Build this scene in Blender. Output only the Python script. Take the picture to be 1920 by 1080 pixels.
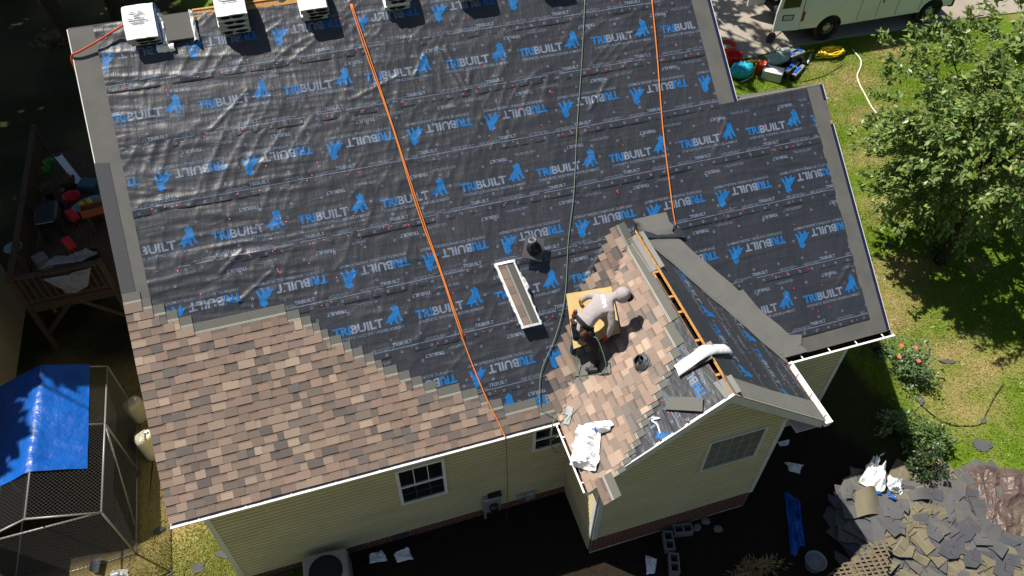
import bpy, bmesh, math, random
import numpy as np
from mathutils import Vector, Matrix, Euler

random.seed(7)
rng = np.random.default_rng(11)
SC = bpy.context.scene
COL = SC.collection
for o in list(bpy.data.objects):
    bpy.data.objects.remove(o)

# ------------------------------------------------------------------ camera
CAM = Vector((3.453, -6.891, 15.072))
CROT = Euler((0.7338, -0.0078, -0.3042), 'XYZ')
FPX = 1458.9
cd = bpy.data.cameras.new('camera')
cd.sensor_width = 36.0
cd.lens = FPX / 1920 * 36
cd.clip_start = 0.1
cd.clip_end = 2000
cam = bpy.data.objects.new('camera', cd)
cam.location = CAM
cam.rotation_euler = CROT
COL.objects.link(cam)
SC.camera = cam

# ------------------------------------------------------------------ sky and sun
SUN = Vector((-0.38, 0.35, 1.0)).normalized()
w = bpy.data.worlds.new('World')
SC.world = w
w.use_nodes = True
nt = w.node_tree
sky = nt.nodes.new('ShaderNodeTexSky')
sky.sky_type = 'NISHITA'
sky.sun_disc = False
sky.sun_elevation = math.asin(SUN.z)
sky.sun_rotation = math.atan2(SUN.x, SUN.y)
bg = nt.nodes['Background']
bg.inputs['Strength'].default_value = 0.05
nt.links.new(sky.outputs[0], bg.inputs['Color'])
ld = bpy.data.lights.new('sun', 'SUN')
ld.energy = 5.0
ld.angle = math.radians(0.5)
ld.color = (1.0, 0.95, 0.87)
lo = bpy.data.objects.new('sun', ld)
lo.rotation_euler = (-SUN).to_track_quat('-Z', 'Y').to_euler()
lo.location = (-8, 20, 34)
COL.objects.link(lo)
SC.view_settings.view_transform = 'Standard'
SC.view_settings.look = 'None'
SC.view_settings.gamma = 1.0
SC.view_settings.exposure = 0.45

# ------------------------------------------------------------------ helpers
RM = CROT.to_matrix()


def ray(u, v):
    return RM @ Vector(((u - 960) / FPX, (540 - v) / FPX, -1))


def on_plane(u, v, n, d):
    r = ray(u, v)
    return CAM + r * ((d - n.dot(CAM)) / n.dot(r))


def gz(x, y):
    """height of the terrain"""
    t = max(0.0, y - 0.5)
    k = t * t / (t + 3.0)
    e = min(1.0, max(0.0, (x + 1.0) / 9.0))
    e = e * e * (3 - 2 * e)
    return -0.3 + (0.17 * e - 0.008 * (1 - e)) * k


def at_z(u, v, z):
    r = ray(u, v)
    return CAM + r * ((z - CAM.z) / r.z)


def ground(u, v, up=0.0):
    z = 0.0
    for _ in range(12):
        p = at_z(u, v, z + up)
        z = gz(p.x, p.y)
    return Vector((p.x, p.y, z))


def lin(r, g, b):
    f = lambda c: (c / 255 / 12.92) if c / 255 <= 0.04045 else ((c / 255 + 0.055) / 1.055) ** 2.4
    return (f(r), f(g), f(b))


class MB:
    def __init__(s):
        s.v = []
        s.f = []
        s.m = []
        s.c = []

    def add(s, vs, fs, m=0, c=None):
        o = len(s.v)
        s.v += [tuple(q) for q in vs]
        for f in fs:
            s.f.append(tuple(i + o for i in f))
            s.m.append(m)
            s.c.append(c)
        return s

    def quad(s, a, b, c, d, m=0, col=None):
        return s.add([a, b, c, d], [(0, 1, 2, 3)], m, col)

    def box(s, c, size, m=0, rot=None, col=None, taper=None):
        hx, hy, hz = size[0] / 2, size[1] / 2, size[2] / 2
        tx = taper if taper else 1.0
        vs = []
        for z in (-1, 1):
            k = tx if z > 0 else 1.0
            for x, y in ((-1, -1), (1, -1), (1, 1), (-1, 1)):
                p = Vector((x * hx * k, y * hy * k, z * hz))
                if rot is not None:
                    p = rot @ p
                vs.append(p + Vector(c))
        return s.add(vs, [(3, 2, 1, 0), (4, 5, 6, 7), (0, 1, 5, 4), (1, 2, 6, 5), (2, 3, 7, 6), (3, 0, 4, 7)], m, col)

    def bevbox(s, c, size, b, m=0, rot=None, col=None):
        """box whose vertical and top edges are chamfered"""
        hx, hy, hz = size[0] / 2, size[1] / 2, size[2] / 2
        def ring(z, ins):
            x, y = hx - ins, hy - ins
            return [(x - b, -y, z), (x, -y + b, z), (x, y - b, z), (x - b, y, z), (-x + b, y, z), (-x, y - b, z), (-x, -y + b, z), (-x + b, -y, z)]
        rs = [ring(-hz, b * 0.6), ring(-hz + b * .6, 0), ring(hz - b, 0), ring(hz, b)]
        vs = []
        for r_ in rs:
            for p in r_:
                p = Vector(p)
                if rot is not None:
                    p = rot @ p
                vs.append(p + Vector(c))
        fs = []
        for k in range(3):
            for i in range(8):
                j = (i + 1) % 8
                fs.append((k * 8 + i, k * 8 + j, k * 8 + 8 + j, k * 8 + 8 + i))
        fs.append(tuple(range(24, 32)))
        fs.append(tuple(range(7, -1, -1)))
        return s.add(vs, fs, m, col)

    def tube(s, pts, r, n=6, m=0, cap=True, col=None):
        pts = [Vector(p) for p in pts]
        rs = r if isinstance(r, (list, tuple)) else [r] * len(pts)
        vs = []
        prev = None
        for i, p in enumerate(pts):
            d = (pts[min(i + 1, len(pts) - 1)] - pts[max(i - 1, 0)])
            if d.length < 1e-9:
                d = Vector((0, 0, 1))
            d.normalize()
            if prev is None:
                a = Vector((0, 0, 1)) if abs(d.z) < 0.9 else Vector((1, 0, 0))
                u = d.cross(a).normalized()
            else:
                u = (prev - d * prev.dot(d))
                u = u.normalized() if u.length > 1e-6 else d.orthogonal().normalized()
            prev = u
            w_ = d.cross(u)
            for k in range(n):
                t = 2 * math.pi * k / n
                vs.append(p + u * (math.cos(t) * rs[i]) + w_ * (math.sin(t) * rs[i]))
        fs = []
        for i in range(len(pts) - 1):
            for k in range(n):
                j = (k + 1) % n
                fs.append((i * n + k, i * n + j, i * n + n + j, i * n + n + k))
        if cap:
            fs.append(tuple(range(n - 1, -1, -1)))
            fs.append(tuple(range((len(pts) - 1) * n, len(pts) * n)))
        return s.add(vs, fs, m, col)

    def lathe(s, prof, c=(0, 0, 0), n=20, m=0, rot=None, sx=1.0, sy=1.0, cap=True, col=None):
        vs = []
        for r_, z in prof:
            for k in range(n):
                t = 2 * math.pi * k / n
                p = Vector((math.cos(t) * r_ * sx, math.sin(t) * r_ * sy, z))
                if rot is not None:
                    p = rot @ p
                vs.append(p + Vector(c))
        fs = []
        for i in range(len(prof) - 1):
            for k in range(n):
                j = (k + 1) % n
                fs.append((i * n + k, i * n + j, i * n + n + j, i * n + n + k))
        if cap:
            fs.append(tuple(range(n - 1, -1, -1)))
            fs.append(tuple(range((len(prof) - 1) * n, len(prof) * n)))
        return s.add(vs, fs, m, col)

    def slab(s, poly, thick, fn, m=0, ms=None, col=None):
        """2-D polygon (a,b) mapped by fn(a,b,h): top at h=0, bottom at -thick"""
        n = len(poly)
        vs = [fn(a, b, 0) for a, b in poly] + [fn(a, b, -thick) for a, b in poly]
        fs = [tuple(range(n))]
        s.add(vs, fs, m, col)
        fs = [tuple(range(2 * n - 1, n - 1, -1))]
        for i in range(n):
            j = (i + 1) % n
            fs.append((i, i + n, j + n, j))
        return s.add(vs, fs, m if ms is None else ms, col)

    def build(s, name, mats, parent=None, smooth=False, fix=False):
        me = bpy.data.meshes.new(name)
        org = parent_loc(parent)
        vs = [(a - org.x, b - org.y, c - org.z) for a, b, c in s.v] if org.length > 0 else s.v
        me.from_pydata(vs, [], s.f)
        mats = mats if isinstance(mats, (list, tuple)) else [mats]
        for m in mats:
            me.materials.append(MAT[m] if isinstance(m, str) else m)
        if any(s.m):
            me.polygons.foreach_set('material_index', s.m)
        if smooth:
            me.polygons.foreach_set('use_smooth', [True] * len(s.f))
        if any(c is not None for c in s.c):
            at = me.color_attributes.new('tint', 'FLOAT_COLOR', 'CORNER')
            d = []
            for p, c in zip(me.polygons, s.c):
                c = c or (1, 1, 1)
                d += [c[0], c[1], c[2], 1.0] * p.loop_total
            at.data.foreach_set('color', d)
        if fix:
            bm = bmesh.new()
            bm.from_mesh(me)
            bmesh.ops.recalc_face_normals(bm, faces=bm.faces)
            bm.to_mesh(me)
            bm.free()
        me.update()
        o = bpy.data.objects.new(name, me)
        COL.objects.link(o)
        if parent is not None:
            o.parent = parent
        return o


WORLD_PARTS = {}


def parent_loc(p):
    """parts of 'world built' things are given in world space"""
    while p is not None:
        if p.name in WORLD_PARTS:
            return WORLD_PARTS[p.name]
        p = p.parent
    return Vector((0, 0, 0))


def tag(o, label, cat, group=None):
    o['label'] = label
    o['category'] = cat
    if group:
        o['group'] = group
    return o


def thing(name, label, cat, loc=(0, 0, 0), group=None, world=True, rotz=0.0):
    """an empty at the base of a thing; with world=True its parts are given in world space"""
    o = bpy.data.objects.new(name, None)
    o.empty_display_size = 0.2
    o.location = loc
    o.rotation_euler = (0, 0, rotz)
    COL.objects.link(o)
    tag(o, label, cat, group)
    if world:
        WORLD_PARTS[o.name] = Vector(loc)
    return o


def single(name, mb, mats, label, cat, loc, group=None, smooth=False, fix=False):
    """a thing that is one mesh, given in world space, its origin at loc"""
    o = mb.build(name, mats, None, smooth, fix)
    l = Vector(loc)
    o.data.transform(Matrix.Translation(-l))
    o.location = l
    return tag(o, label, cat, group)


def copy_tree(o, parent=None):
    c = o.copy()
    COL.objects.link(c)
    if parent is not None:
        c.parent = parent
    for ch in list(o.children):
        copy_tree(ch, c)
    return c


def structure(o):
    o['kind'] = 'structure'
    return o


# ------------------------------------------------------------------ noise for shapes
def vnoise(x, y, seed=0):
    x = np.asarray(x, float)
    y = np.asarray(y, float)
    xi = np.floor(x).astype(np.int64)
    yi = np.floor(y).astype(np.int64)
    fx = x - xi
    fy = y - yi
    fx = fx * fx * (3 - 2 * fx)
    fy = fy * fy * (3 - 2 * fy)

    def h(a, b):
        n = (a * 374761393 + b * 668265263 + seed * 362437) & 0xffffffff
        n = ((n ^ (n >> 13)) * 1274126177) & 0xffffffff
        return ((n ^ (n >> 16)) & 0xffff) / 65535.0 * 2 - 1
    return (h(xi, yi) * (1 - fx) + h(xi + 1, yi) * fx) * (1 - fy) + (h(xi, yi + 1) * (1 - fx) + h(xi + 1, yi + 1) * fx) * fy


# ------------------------------------------------------------------ materials
MAT = {}


def mat(name, col, rough=0.8, spec=0.3, metal=0.0, var=None, bump=None, tint=False, scale=(1, 1, 1), rotz=0.0, alpha=None, trans=None, sheen=None, bump2=None):
    """var = (noise scale, second colour, contrast lo, hi); bump = (scale, strength, distance)"""
    m = bpy.data.materials.new(name)
    m.use_nodes = True
    t = m.node_tree
    b = t.nodes['Principled BSDF']
    b.inputs['Roughness'].default_value = rough
    b.inputs['Specular IOR Level'].default_value = spec
    b.inputs['Metallic'].default_value = metal
    col = tuple(col) + (1,)
    b.inputs['Base Color'].default_value = col
    tc = t.nodes.new('ShaderNodeTexCoord')
    mp = t.nodes.new('ShaderNodeMapping')
    mp.inputs['Scale'].default_value = scale
    mp.inputs['Rotation'].default_value = (0, 0, rotz)
    t.links.new(tc.outputs['Object'], mp.inputs['Vector'])
    out = None
    if var:
        items = var if isinstance(var[0], (tuple, list)) else [var]
        cur = None
        for (sc, c2, lo_, hi_) in items:
            n = t.nodes.new('ShaderNodeTexNoise')
            n.inputs['Scale'].default_value = sc
            n.inputs['Detail'].default_value = 4
            t.links.new(mp.outputs[0], n.inputs['Vector'])
            r = t.nodes.new('ShaderNodeMapRange')
            r.inputs['From Min'].default_value = lo_
            r.inputs['From Max'].default_value = hi_
            t.links.new(n.outputs['Fac'], r.inputs['Value'])
            mx = t.nodes.new('ShaderNodeMix')
            mx.data_type = 'RGBA'
            t.links.new(r.outputs[0], mx.inputs['Factor'])
            if cur is None:
                mx.inputs['A'].default_value = col
            else:
                t.links.new(cur, mx.inputs['A'])
            mx.inputs['B'].default_value = tuple(c2) + (1,)
            cur = mx.outputs['Result']
        out = cur
    if tint:
        a = t.nodes.new('ShaderNodeAttribute')
        a.attribute_name = 'tint'
        mx = t.nodes.new('ShaderNodeMix')
        mx.data_type = 'RGBA'
        mx.blend_type = 'MULTIPLY'
        mx.inputs['Factor'].default_value = 1
        t.links.new(a.outputs['Color'], mx.inputs['A'])
        if out is None:
            mx.inputs['B'].default_value = col
        else:
            t.links.new(out, mx.inputs['B'])
        out = mx.outputs['Result']
    if out is not None:
        t.links.new(out, b.inputs['Base Color'])
    nrm = None
    for bp in (bump, bump2):
        if bp:
            n = t.nodes.new('ShaderNodeTexNoise')
            n.inputs['Scale'].default_value = bp[0]
            n.inputs['Detail'].default_value = 3
            t.links.new(mp.outputs[0], n.inputs['Vector'])
            bn = t.nodes.new('ShaderNodeBump')
            bn.inputs['Strength'].default_value = bp[1]
            bn.inputs['Distance'].default_value = bp[2]
            t.links.new(n.outputs['Fac'], bn.inputs['Height'])
            if nrm is not None:
                t.links.new(nrm, bn.inputs['Normal'])
            nrm = bn.outputs['Normal']
    if nrm is not None:
        t.links.new(nrm, b.inputs['Normal'])
    if alpha is not None:
        b.inputs['Alpha'].default_value = alpha
    if trans is not None:
        b.inputs['Transmission Weight'].default_value = trans
    MAT[name] = m
    return m


mat('grass_ground', lin(92, 100, 48), 0.95, 0.1, var=[(0.55, lin(138, 120, 78), 0.45, 0.68), (3.5, lin(84, 100, 34), 0.4, 0.75), (38, lin(60, 66, 30), 0.42, 0.85)], bump=(30, 0.8, 0.04))
mat('underlay', (0.024, 0.027, 0.034), 0.45, 0.66, var=(0.8, (0.036, 0.038, 0.046), 0.3, 0.7), bump=(9, 0.42, 0.02), bump2=(34, 0.4, 0.005), scale=(1.9, 0.55, 0.55), rotz=0.35)
mat('print_grey', lin(116, 128, 148), 0.5, 0.45, var=(45, lin(82, 92, 110), 0.4, 0.9), bump=(9, 0.42, 0.02), bump2=(34, 0.4, 0.005), scale=(1.9, 0.55, 0.55), rotz=0.35)
mat('print_blue', lin(22, 104, 168), 0.5, 0.45, var=(45, lin(26, 80, 130), 0.45, 0.95), bump=(9, 0.42, 0.02), bump2=(34, 0.4, 0.005), scale=(1.9, 0.55, 0.55), rotz=0.35)
mat('cap_red', lin(200, 50, 62), 0.4, 0.5)
mat('membrane', (0.125, 0.122, 0.112), 0.75, 0.35, var=(3, (0.095, 0.092, 0.086), 0.35, 0.8), bump=(120, 0.4, 0.004))
mat('membrane_dark', (0.062, 0.064, 0.070), 0.85, 0.25, var=(90, (0.11, 0.11, 0.115), 0.45, 0.9), bump=(150, 0.5, 0.004))
mat('shingle', (1, 1, 1), 0.92, 0.15, var=[(110, (0.50, 0.47, 0.46), 0.4, 0.75), (14, (0.86, 0.85, 0.84), 0.4, 0.7), (1.3, (0.82, 0.82, 0.84), 0.4, 0.7)], tint=True, bump=(220, 0.5, 0.004))
mat('plywood', lin(190, 140, 80), 0.8, 0.2, var=(6, lin(150, 100, 55), 0.4, 0.7), scale=(1, 8, 1))
mat('attic_shade', (0.012, 0.010, 0.009), 0.9, 0.1)
mat('new_wood', lin(190, 145, 82), 0.75, 0.25, var=(5, lin(150, 104, 55), 0.4, 0.75), scale=(8, 8, 1))
mat('white_paint', (0.78, 0.77, 0.73), 0.5, 0.4, var=(5, (0.62, 0.6, 0.55), 0.5, 0.85))
mat('trim_paint', (0.62, 0.62, 0.56), 0.55, 0.35, var=(4, (0.45, 0.45, 0.40), 0.5, 0.9))
mat('siding', (0.64, 0.56, 0.315), 0.6, 0.3, var=[(1.6, (0.53, 0.46, 0.25), 0.4, 0.75), (24, (0.58, 0.51, 0.285), 0.45, 0.9)], scale=(0.5, 0.5, 1.5))
mat('siding_lip', (0.42, 0.35, 0.18), 0.8, 0.2, var=(30, (0.34, 0.29, 0.15), 0.4, 0.8))
mat('membrane_pale', (0.185, 0.182, 0.165), 0.7, 0.4, var=(3, (0.155, 0.152, 0.138), 0.35, 0.8), bump=(60, 0.3, 0.004))  # paler grey than membrane, for valley and gable sheets
mat('brick', (0.20, 0.085, 0.06), 0.9, 0.15, var=(14, (0.12, 0.06, 0.045), 0.4, 0.8), bump=(40, 0.5, 0.01))
mat('drip_navy', lin(26, 30, 66), 0.45, 0.5)
mat('gutter_pale', (.50, .49, .47), .7, .3, var=(26, (.22, .21, .20), .48, .75))
mat('gutter_in', lin(70, 48, 36), 0.85, 0.2, var=(12, lin(28, 20, 16), 0.4, 0.8), bump=(60, 0.6, 0.02))
mat('glass', (0.012, 0.014, 0.016), 0.08, 0.6)
mat('screen', (0.17, 0.175, 0.145), 0.6, 0.3, var=(3, (0.12, 0.125, 0.105), 0.4, 0.7))
mat('screen_bar', (0.34, 0.34, 0.28), 0.6, 0.3)
mat('blk_plastic', (0.018, 0.018, 0.02), 0.42, 0.5, bump=(30, 0.15, 0.004))
mat('galv', (.40, .42, .43), .5, .5, metal=.5, var=(8, (.32, .33, .34), .4, .8))


def creases(name, sets):
    """ridged creases in a slack sheet: sets of (mapping scale, rotation, noise scale, strength, distance)"""
    m = MAT[name]
    t = m.node_tree
    b = t.nodes['Principled BSDF']
    tc = [n for n in t.nodes if n.type == 'TEX_COORD'][0]
    cur = b.inputs['Normal'].links[0].from_socket if b.inputs['Normal'].links else None
    for (sc, rot, ns, st, ds) in sets:
        mp = t.nodes.new('ShaderNodeMapping')
        mp.inputs['Scale'].default_value = sc
        mp.inputs['Rotation'].default_value = rot
        t.links.new(tc.outputs['Object'], mp.inputs['Vector'])
        n = t.nodes.new('ShaderNodeTexNoise')
        n.noise_type = 'RIDGED_MULTIFRACTAL'
        n.inputs['Scale'].default_value = ns
        n.inputs['Detail'].default_value = 1.5
        n.inputs['Distortion'].default_value = 0.35
        t.links.new(mp.outputs[0], n.inputs['Vector'])
        bn = t.nodes.new('ShaderNodeBump')
        bn.inputs['Strength'].default_value = st
        bn.inputs['Distance'].default_value = ds
        t.links.new(n.outputs['Fac'], bn.inputs['Height'])
        if cur is not None:
            t.links.new(cur, bn.inputs['Normal'])
        cur = bn.outputs['Normal']
    t.links.new(cur, b.inputs['Normal'])


for q in ('underlay', 'print_grey', 'print_blue'):
    creases(q, [((.30, 2.6, 2.6), (0, 0, .07), 1.9, .50, .03), ((.7, 3.2, 3.2), (0, 0, .16), 3.0, .36, .016), ((1.5, .5, .5), (0, 0, .45), 2.2, .17, .03), ((1.2, .7, .7), (0, 0, -.5), 4.5, .16, .012)])
# ------------------------------------------------------------------ terrain
mat('earth', (1, 1, 1), 0.95, 0.1, var=[(7, (0.72, 0.72, 0.72), 0.4, 0.75), (55, (0.55, 0.55, 0.52), 0.42, 0.8)], tint=True, bump=(24, 0.9, 0.05))
GREEN, STRAW, SOIL, LITTER, LEAFY = np.array((.125, .212, .015)), np.array((.35, .27, .110)), np.array((.028, .020, .014)), np.array((.070, .050, .033)), np.array((.034, .042, .014))
PATCH = [ground(u, v) for u, v in ((1605, 150), (1680, 95), (1560, 165), (1640, 290), (1635, 215), (1700, 500), (1665, 385), (1780, 660), (1810, 770), (1800, 715), (1690, 560), (1640, 520), (1850, 690), (1660, 600))]


def straw_amount(X, Y):
    s = np.clip(vnoise(X * .45 + 3, Y * .6, 41) * .9 + vnoise(X * 1.3, Y * 1.5, 42) * .5 - .45, 0, 1)
    for p in PATCH:
        s = np.maximum(s, 0.85 * np.exp(-(((X - p.x) / 1.1) ** 2 + ((Y - p.y) / .55) ** 2)))
    return np.clip(s + .25 * vnoise(X * 3, Y * 3, 43), 0, 1)


def zone(X, Y):
    """colour of the soil and turf at X, Y, with shade painted in at the kennel"""
    st = straw_amount(X, Y)[..., None]
    lawn = GREEN * (1 - st) + STRAW * st
    n = vnoise(X * .9, Y * .9, 44)
    wob = .5 * vnoise(X * 1.1, Y * 1.1, 45)
    left = np.clip((0.6 + wob - X) / 1.2, 0, 1)
    bed = np.clip((X - 1.2 + wob) / .6, 0, 1) * np.clip((14.4 + wob - X) / .8, 0, 1) * np.clip((.8 - Y) / .4, 0, 1)
    far = np.clip((Y - 5.0 + wob) / 2.5, 0, 1)[..., None]
    lit = np.clip(n * .8 + .35, 0, 1)[..., None]
    dirt = STRAW * (.95 + .3 * lit) * (1 - far) + (LITTER * lit + LEAFY * (1 - lit)) * far
    tuft = np.exp(-(((X - .25) / 1.1) ** 2 + ((Y - .55) / .85) ** 2)) * 1.5 + .3 * n
    tuft = np.clip(tuft, 0, .9)[..., None]
    dirt = dirt * (1 - tuft) + (GREEN * .55 + STRAW * .5) * tuft
    c = lawn * (1 - left[..., None]) + dirt * left[..., None]
    ken = np.clip((-1.7 + .2 * wob - X) / .15, 0, 1) * np.clip((5.2 - Y) / .2, 0, 1) * np.clip((Y - 1.5) / .2, 0, 1)  # kennel ground: shade of the tarp painted into the soil colour
    side = np.clip((15.3 + wob - X) / .5, 0, 1) * np.clip((X - 12) / .5, 0, 1) * np.clip((2.6 - Y + wob) / .5, 0, 1)
    bed = np.maximum(np.maximum(bed, .92 * ken), .85 * side)
    c = c * (1 - bed[..., None]) + SOIL * bed[..., None]
    return c


def make_ground():
    xs = np.concatenate([np.linspace(-300, -24, 14), np.linspace(-20, -9, 23), np.linspace(-8.8, 30, 195), np.linspace(31, 44, 14), np.linspace(48, 300, 14)])
    ys = np.concatenate([np.linspace(-200, -20, 10), np.linspace(-16, -6.5, 14), np.linspace(-6.2, 20, 132), np.linspace(21, 40, 14), np.linspace(42, 400, 16)])
    X, Y = np.meshgrid(xs, ys)
    Zb = np.array([[gz(x, min(y, 40)) for x in xs] for y in ys])
    Zb += 0.02 * vnoise(X * .6, Y * .6, 3) + 0.012 * vnoise(X * 2.3, Y * 2.3, 4)
    n = len(xs)
    me = bpy.data.meshes.new('ground')
    me.from_pydata(np.stack([X.ravel(), Y.ravel(), Zb.ravel()], 1).tolist(), [], [(j * n + i, j * n + i + 1, j * n + n + i + 1, j * n + n + i) for j in range(len(ys) - 1) for i in range(n - 1)])
    c = np.ones((X.size, 4), np.float32)
    c[:, :3] = zone(X, Y).reshape(-1, 3)
    at = me.color_attributes.new('tint', 'FLOAT_COLOR', 'POINT')
    at.data.foreach_set('color', c.ravel())
    me.polygons.foreach_set('use_smooth', [True] * len(me.polygons))
    me.materials.append(MAT['earth'])
    o = bpy.data.objects.new('ground', me)
    COL.objects.link(o)
    return structure(o)


make_ground()

# driveway
mat('concrete', (.36, .315, .255), .9, .2, var=[(1.1, (.27, .235, .19), .4, .7), (9, (.31, .27, .22), .4, .8)], bump=(60, .4, .008))
DRV = [(15.0, 12.15), (17.2, 12.28), (18.6, 12.32), (19.3, 12.46), (22, 12.44), (25.4, 12.28), (28.2, 12.22), (34, 12.1)]


def driveway():
    V = []
    F = []
    nx, ny = 76, 12
    for i in range(nx + 1):
        x = 9 + 27 * i / nx
        y0 = np.interp(x, [a for a, b in DRV], [b for a, b in DRV]) + .04 * float(vnoise(x * 2, 0, 8))
        for j in range(ny + 1):
            y = y0 + (7.5 * j / ny)
            V.append((x, y, gz(x, y) + .045))
    m = ny + 1
    F = [(i * m + j, (i + 1) * m + j, (i + 1) * m + j + 1, i * m + j + 1) for i in range(nx) for j in range(ny)]
    o = len(V)
    V += [(V[i * m][0], V[i * m][1] - .01, V[i * m][2] - .12) for i in range(nx + 1)]
    F += [(o + i, o + i + 1, (i + 1) * m, i * m) for i in range(nx)]
    mb = MB()
    mb.add(V, F)
    return structure(mb.build('driveway', 'concrete'))


driveway()


# ------------------------------------------------------------------ the house
HE, TM = 3.319, 0.748
LS = math.sqrt(1 + TM * TM)
SP, CP = TM / LS, 1 / LS
W1, W2, RY, YJ = 11.53, 13.43, 6.654, 4.022
SR, SJ = RY * LS, YJ * LS
GX, GZT, GE = 8.84, 5.11, 6.60
GER = 2 * GX - GE
TG = (GZT - HE) / (GX - GE)
LG = math.sqrt(1 + TG * TG)
GF = -1.45                      # front rake of the gable
BMAX = (GX - GE) * LG
YA = (GZT - HE) / TM            # y where the gable ridge meets the main slope


def rf(x, s, h=0.0):
    return (x, s * CP - h * SP, HE + s * SP + h * CP)


def rb(x, s, h=0.0):            # the slope behind the main ridge, s measured from that eave
    return (x, 2 * RY - s * CP + h * SP, HE + s * SP + h * CP)


def gl(a, b, h=0.0):            # left slope of the gable: a = y, b = up the slope
    return (GE + b / LG - h * TG / LG, a, HE + b * TG / LG + h / LG)


def gr(a, b, h=0.0):
    return (GER - b / LG + h * TG / LG, a, HE + b * TG / LG + h / LG)


VG = Vector((YA, BMAX)).normalized()
VMN = Vector((GX - GE, YA * LS)).normalized()


def glv(a, b, h=0.0):
    """left gable slope, folded over the valley on to the main slope"""
    al = a * VG.x + b * VG.y
    pe = a * VG.y - b * VG.x
    if pe <= 0:
        return gl(a, b, h)
    x = GE + al * VMN.x - pe * VMN.y
    s = al * VMN.y + pe * VMN.x
    return rf(x, s, h)


house = thing('house', 'cream sided house with half shingled roof and black underlayment', 'house', (6.7, 3.0, -0.3))

# roof decks (solid), then everything lies on them
mb = MB()
mb.slab([(0, 0), (W2, 0), (W2, SJ), (W1, SJ), (W1, SR - .03), (0, SR - .03)], 0.03, lambda a, b, h: rf(a, b, h))
roof_main = mb.build('main_roof', 'plywood', house)
mb = MB()
mb.slab([(0, 0), (0, SR - .03), (W1, SR - .03), (W1, 0)], 0.03, lambda a, b, h: rb(a, b, h))
mb.slab([(W1 - .02, 0), (W1 - .02, SJ), (W2, SJ), (W2, 0)], 0.03, lambda a, b, h: (a, 2 * YJ - b * CP + h * SP, HE + b * SP + h * CP))
mb.build('rear_roof', 'membrane', house)
mb = MB()
VA = [(GF, 0), (0, 0), (YA, BMAX), (GF, BMAX)]
mb.slab([(GF, 0), (0.0, 0), (YA - .1, BMAX - .108), (GF, BMAX - .108)][::-1], 0.03, lambda a, b, h: gl(a, b, h))
roof_gable = mb.build('gable_roof', 'plywood', house)
mb = MB()
mb.slab([(GF, 0), (0.0, 0), (YA, BMAX), (GF, BMAX)], 0.03, lambda a, b, h: gr(a, b, h))
mb.build('gable_roof', 'plywood', house)

# ---- strips of synthetic underlayment, one mesh each
SEAM = [7.07, 6.0, 4.93, 3.86, 2.79, 1.72, 0.65, -0.02]
SHED = [(3.76, 0.0), (3.71, .21), (3.54, .47), (3.35, .72), (3.16, .98), (3.03, 2.42), (2.84, 2.73), (2.56, 2.94), (2.38, 3.13), (2.19, 3.35), (1.94, 3.62), (1.75, 3.81), (1.56, 4.04), (1.35, 4.32), (1.14, 4.6), (1.0, 5.1), (.8, 5.35), (.6, 5.6), (.36, 6.65), (-.1, 6.68)]


def shingle_edge(s):
    """x where the finished shingles end on the main slope at slope distance s"""
    if s > 3.76:
        return -1
    for (s1, x1), (s0, x0) in zip(SHED, SHED[1:]):
        if s0 <= s <= s1:
            k = (s1 - s) / max(1e-6, s1 - s0)
            return x1 + (x0 - x1) * k
    return 6.68


EDGE_S = np.linspace(-0.2, 8.4, 300)
EDGE_X = np.array([shingle_edge(s) for s in EDGE_S])


def wrinkle(X, S, sb, seed, amp=1.0):
    """height of creases in a strip whose lower edge is at sb"""
    wv = 0.35 * vnoise(X * 0.7, S * 0.9, seed + 1)
    th = 0.95 + 0.25 * vnoise(X * .3, S * .2, seed + 2)
    ct, st = np.cos(th), np.sin(th)
    al = X * ct + S * st + wv
    ac = -X * st + S * ct + wv * .5
    ac2 = X * 0.96 - S * 0.28 + wv
    al2 = X * 0.28 + S * 0.96
    m = np.clip(vnoise(X * 0.55 + 5, S * 0.8, seed + 3) * 1.1 + 0.35, 0, 1)
    n1 = (1 - np.abs(vnoise(ac * 4.2, al * 0.9, seed + 4))) ** 5
    n2 = (1 - np.abs(vnoise(ac2 * 6.5, al2 * 1.3, seed + 5))) ** 4
    n3 = vnoise(ac * 9, al * 3.0, seed + 6)
    H = (0.010 + 0.006 * np.clip(X / 6, 0, 1)) * n1 * m + 0.0095 * n2 * (1 - 0.4 * m) + 0.0022 * n3
    lf = np.clip(1.25 - X / 6.5, 0.12, 1.0)
    n4 = (1 - np.abs(vnoise(X * 0.35 + wv * .6, (S + .05 * X) * 5.0 + wv * 1.6, seed + 14))) ** 4
    n5 = (1 - np.abs(vnoise(X * 0.7 + 4, (S + .10 * X) * 9.0 + wv * 3.0, seed + 15))) ** 4
    H += lf * (0.013 * n4 * np.clip(vnoise(X * .4, S * 1.2, seed + 16) + .45, 0, 1) + 0.006 * n5)
    H += 0.004 * vnoise(X * 2.2, S * 2.6, seed + 7)
    e = S - sb
    H += 0.006 * np.exp(-((e - 0.10) / 0.05) ** 2) * np.clip(vnoise(X * 0.9, e * 0, seed + 8) + 0.15, 0, 1)
    H += 0.006 * np.exp(-((e - 0.20) / 0.04) ** 2) * np.clip(vnoise(X * 0.7 + 9, e * 0, seed + 9), 0, 1)
    H = H * np.clip(0.3 + e / 0.12, 0.3, 1)
    k = 1.1 * np.clip(1.25 - X / 16.0, 0.6, 1.2)     # the slack sheets lie to the left, the taut ones to the right
    return np.maximum(H * amp * k, -0.0005)


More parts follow.
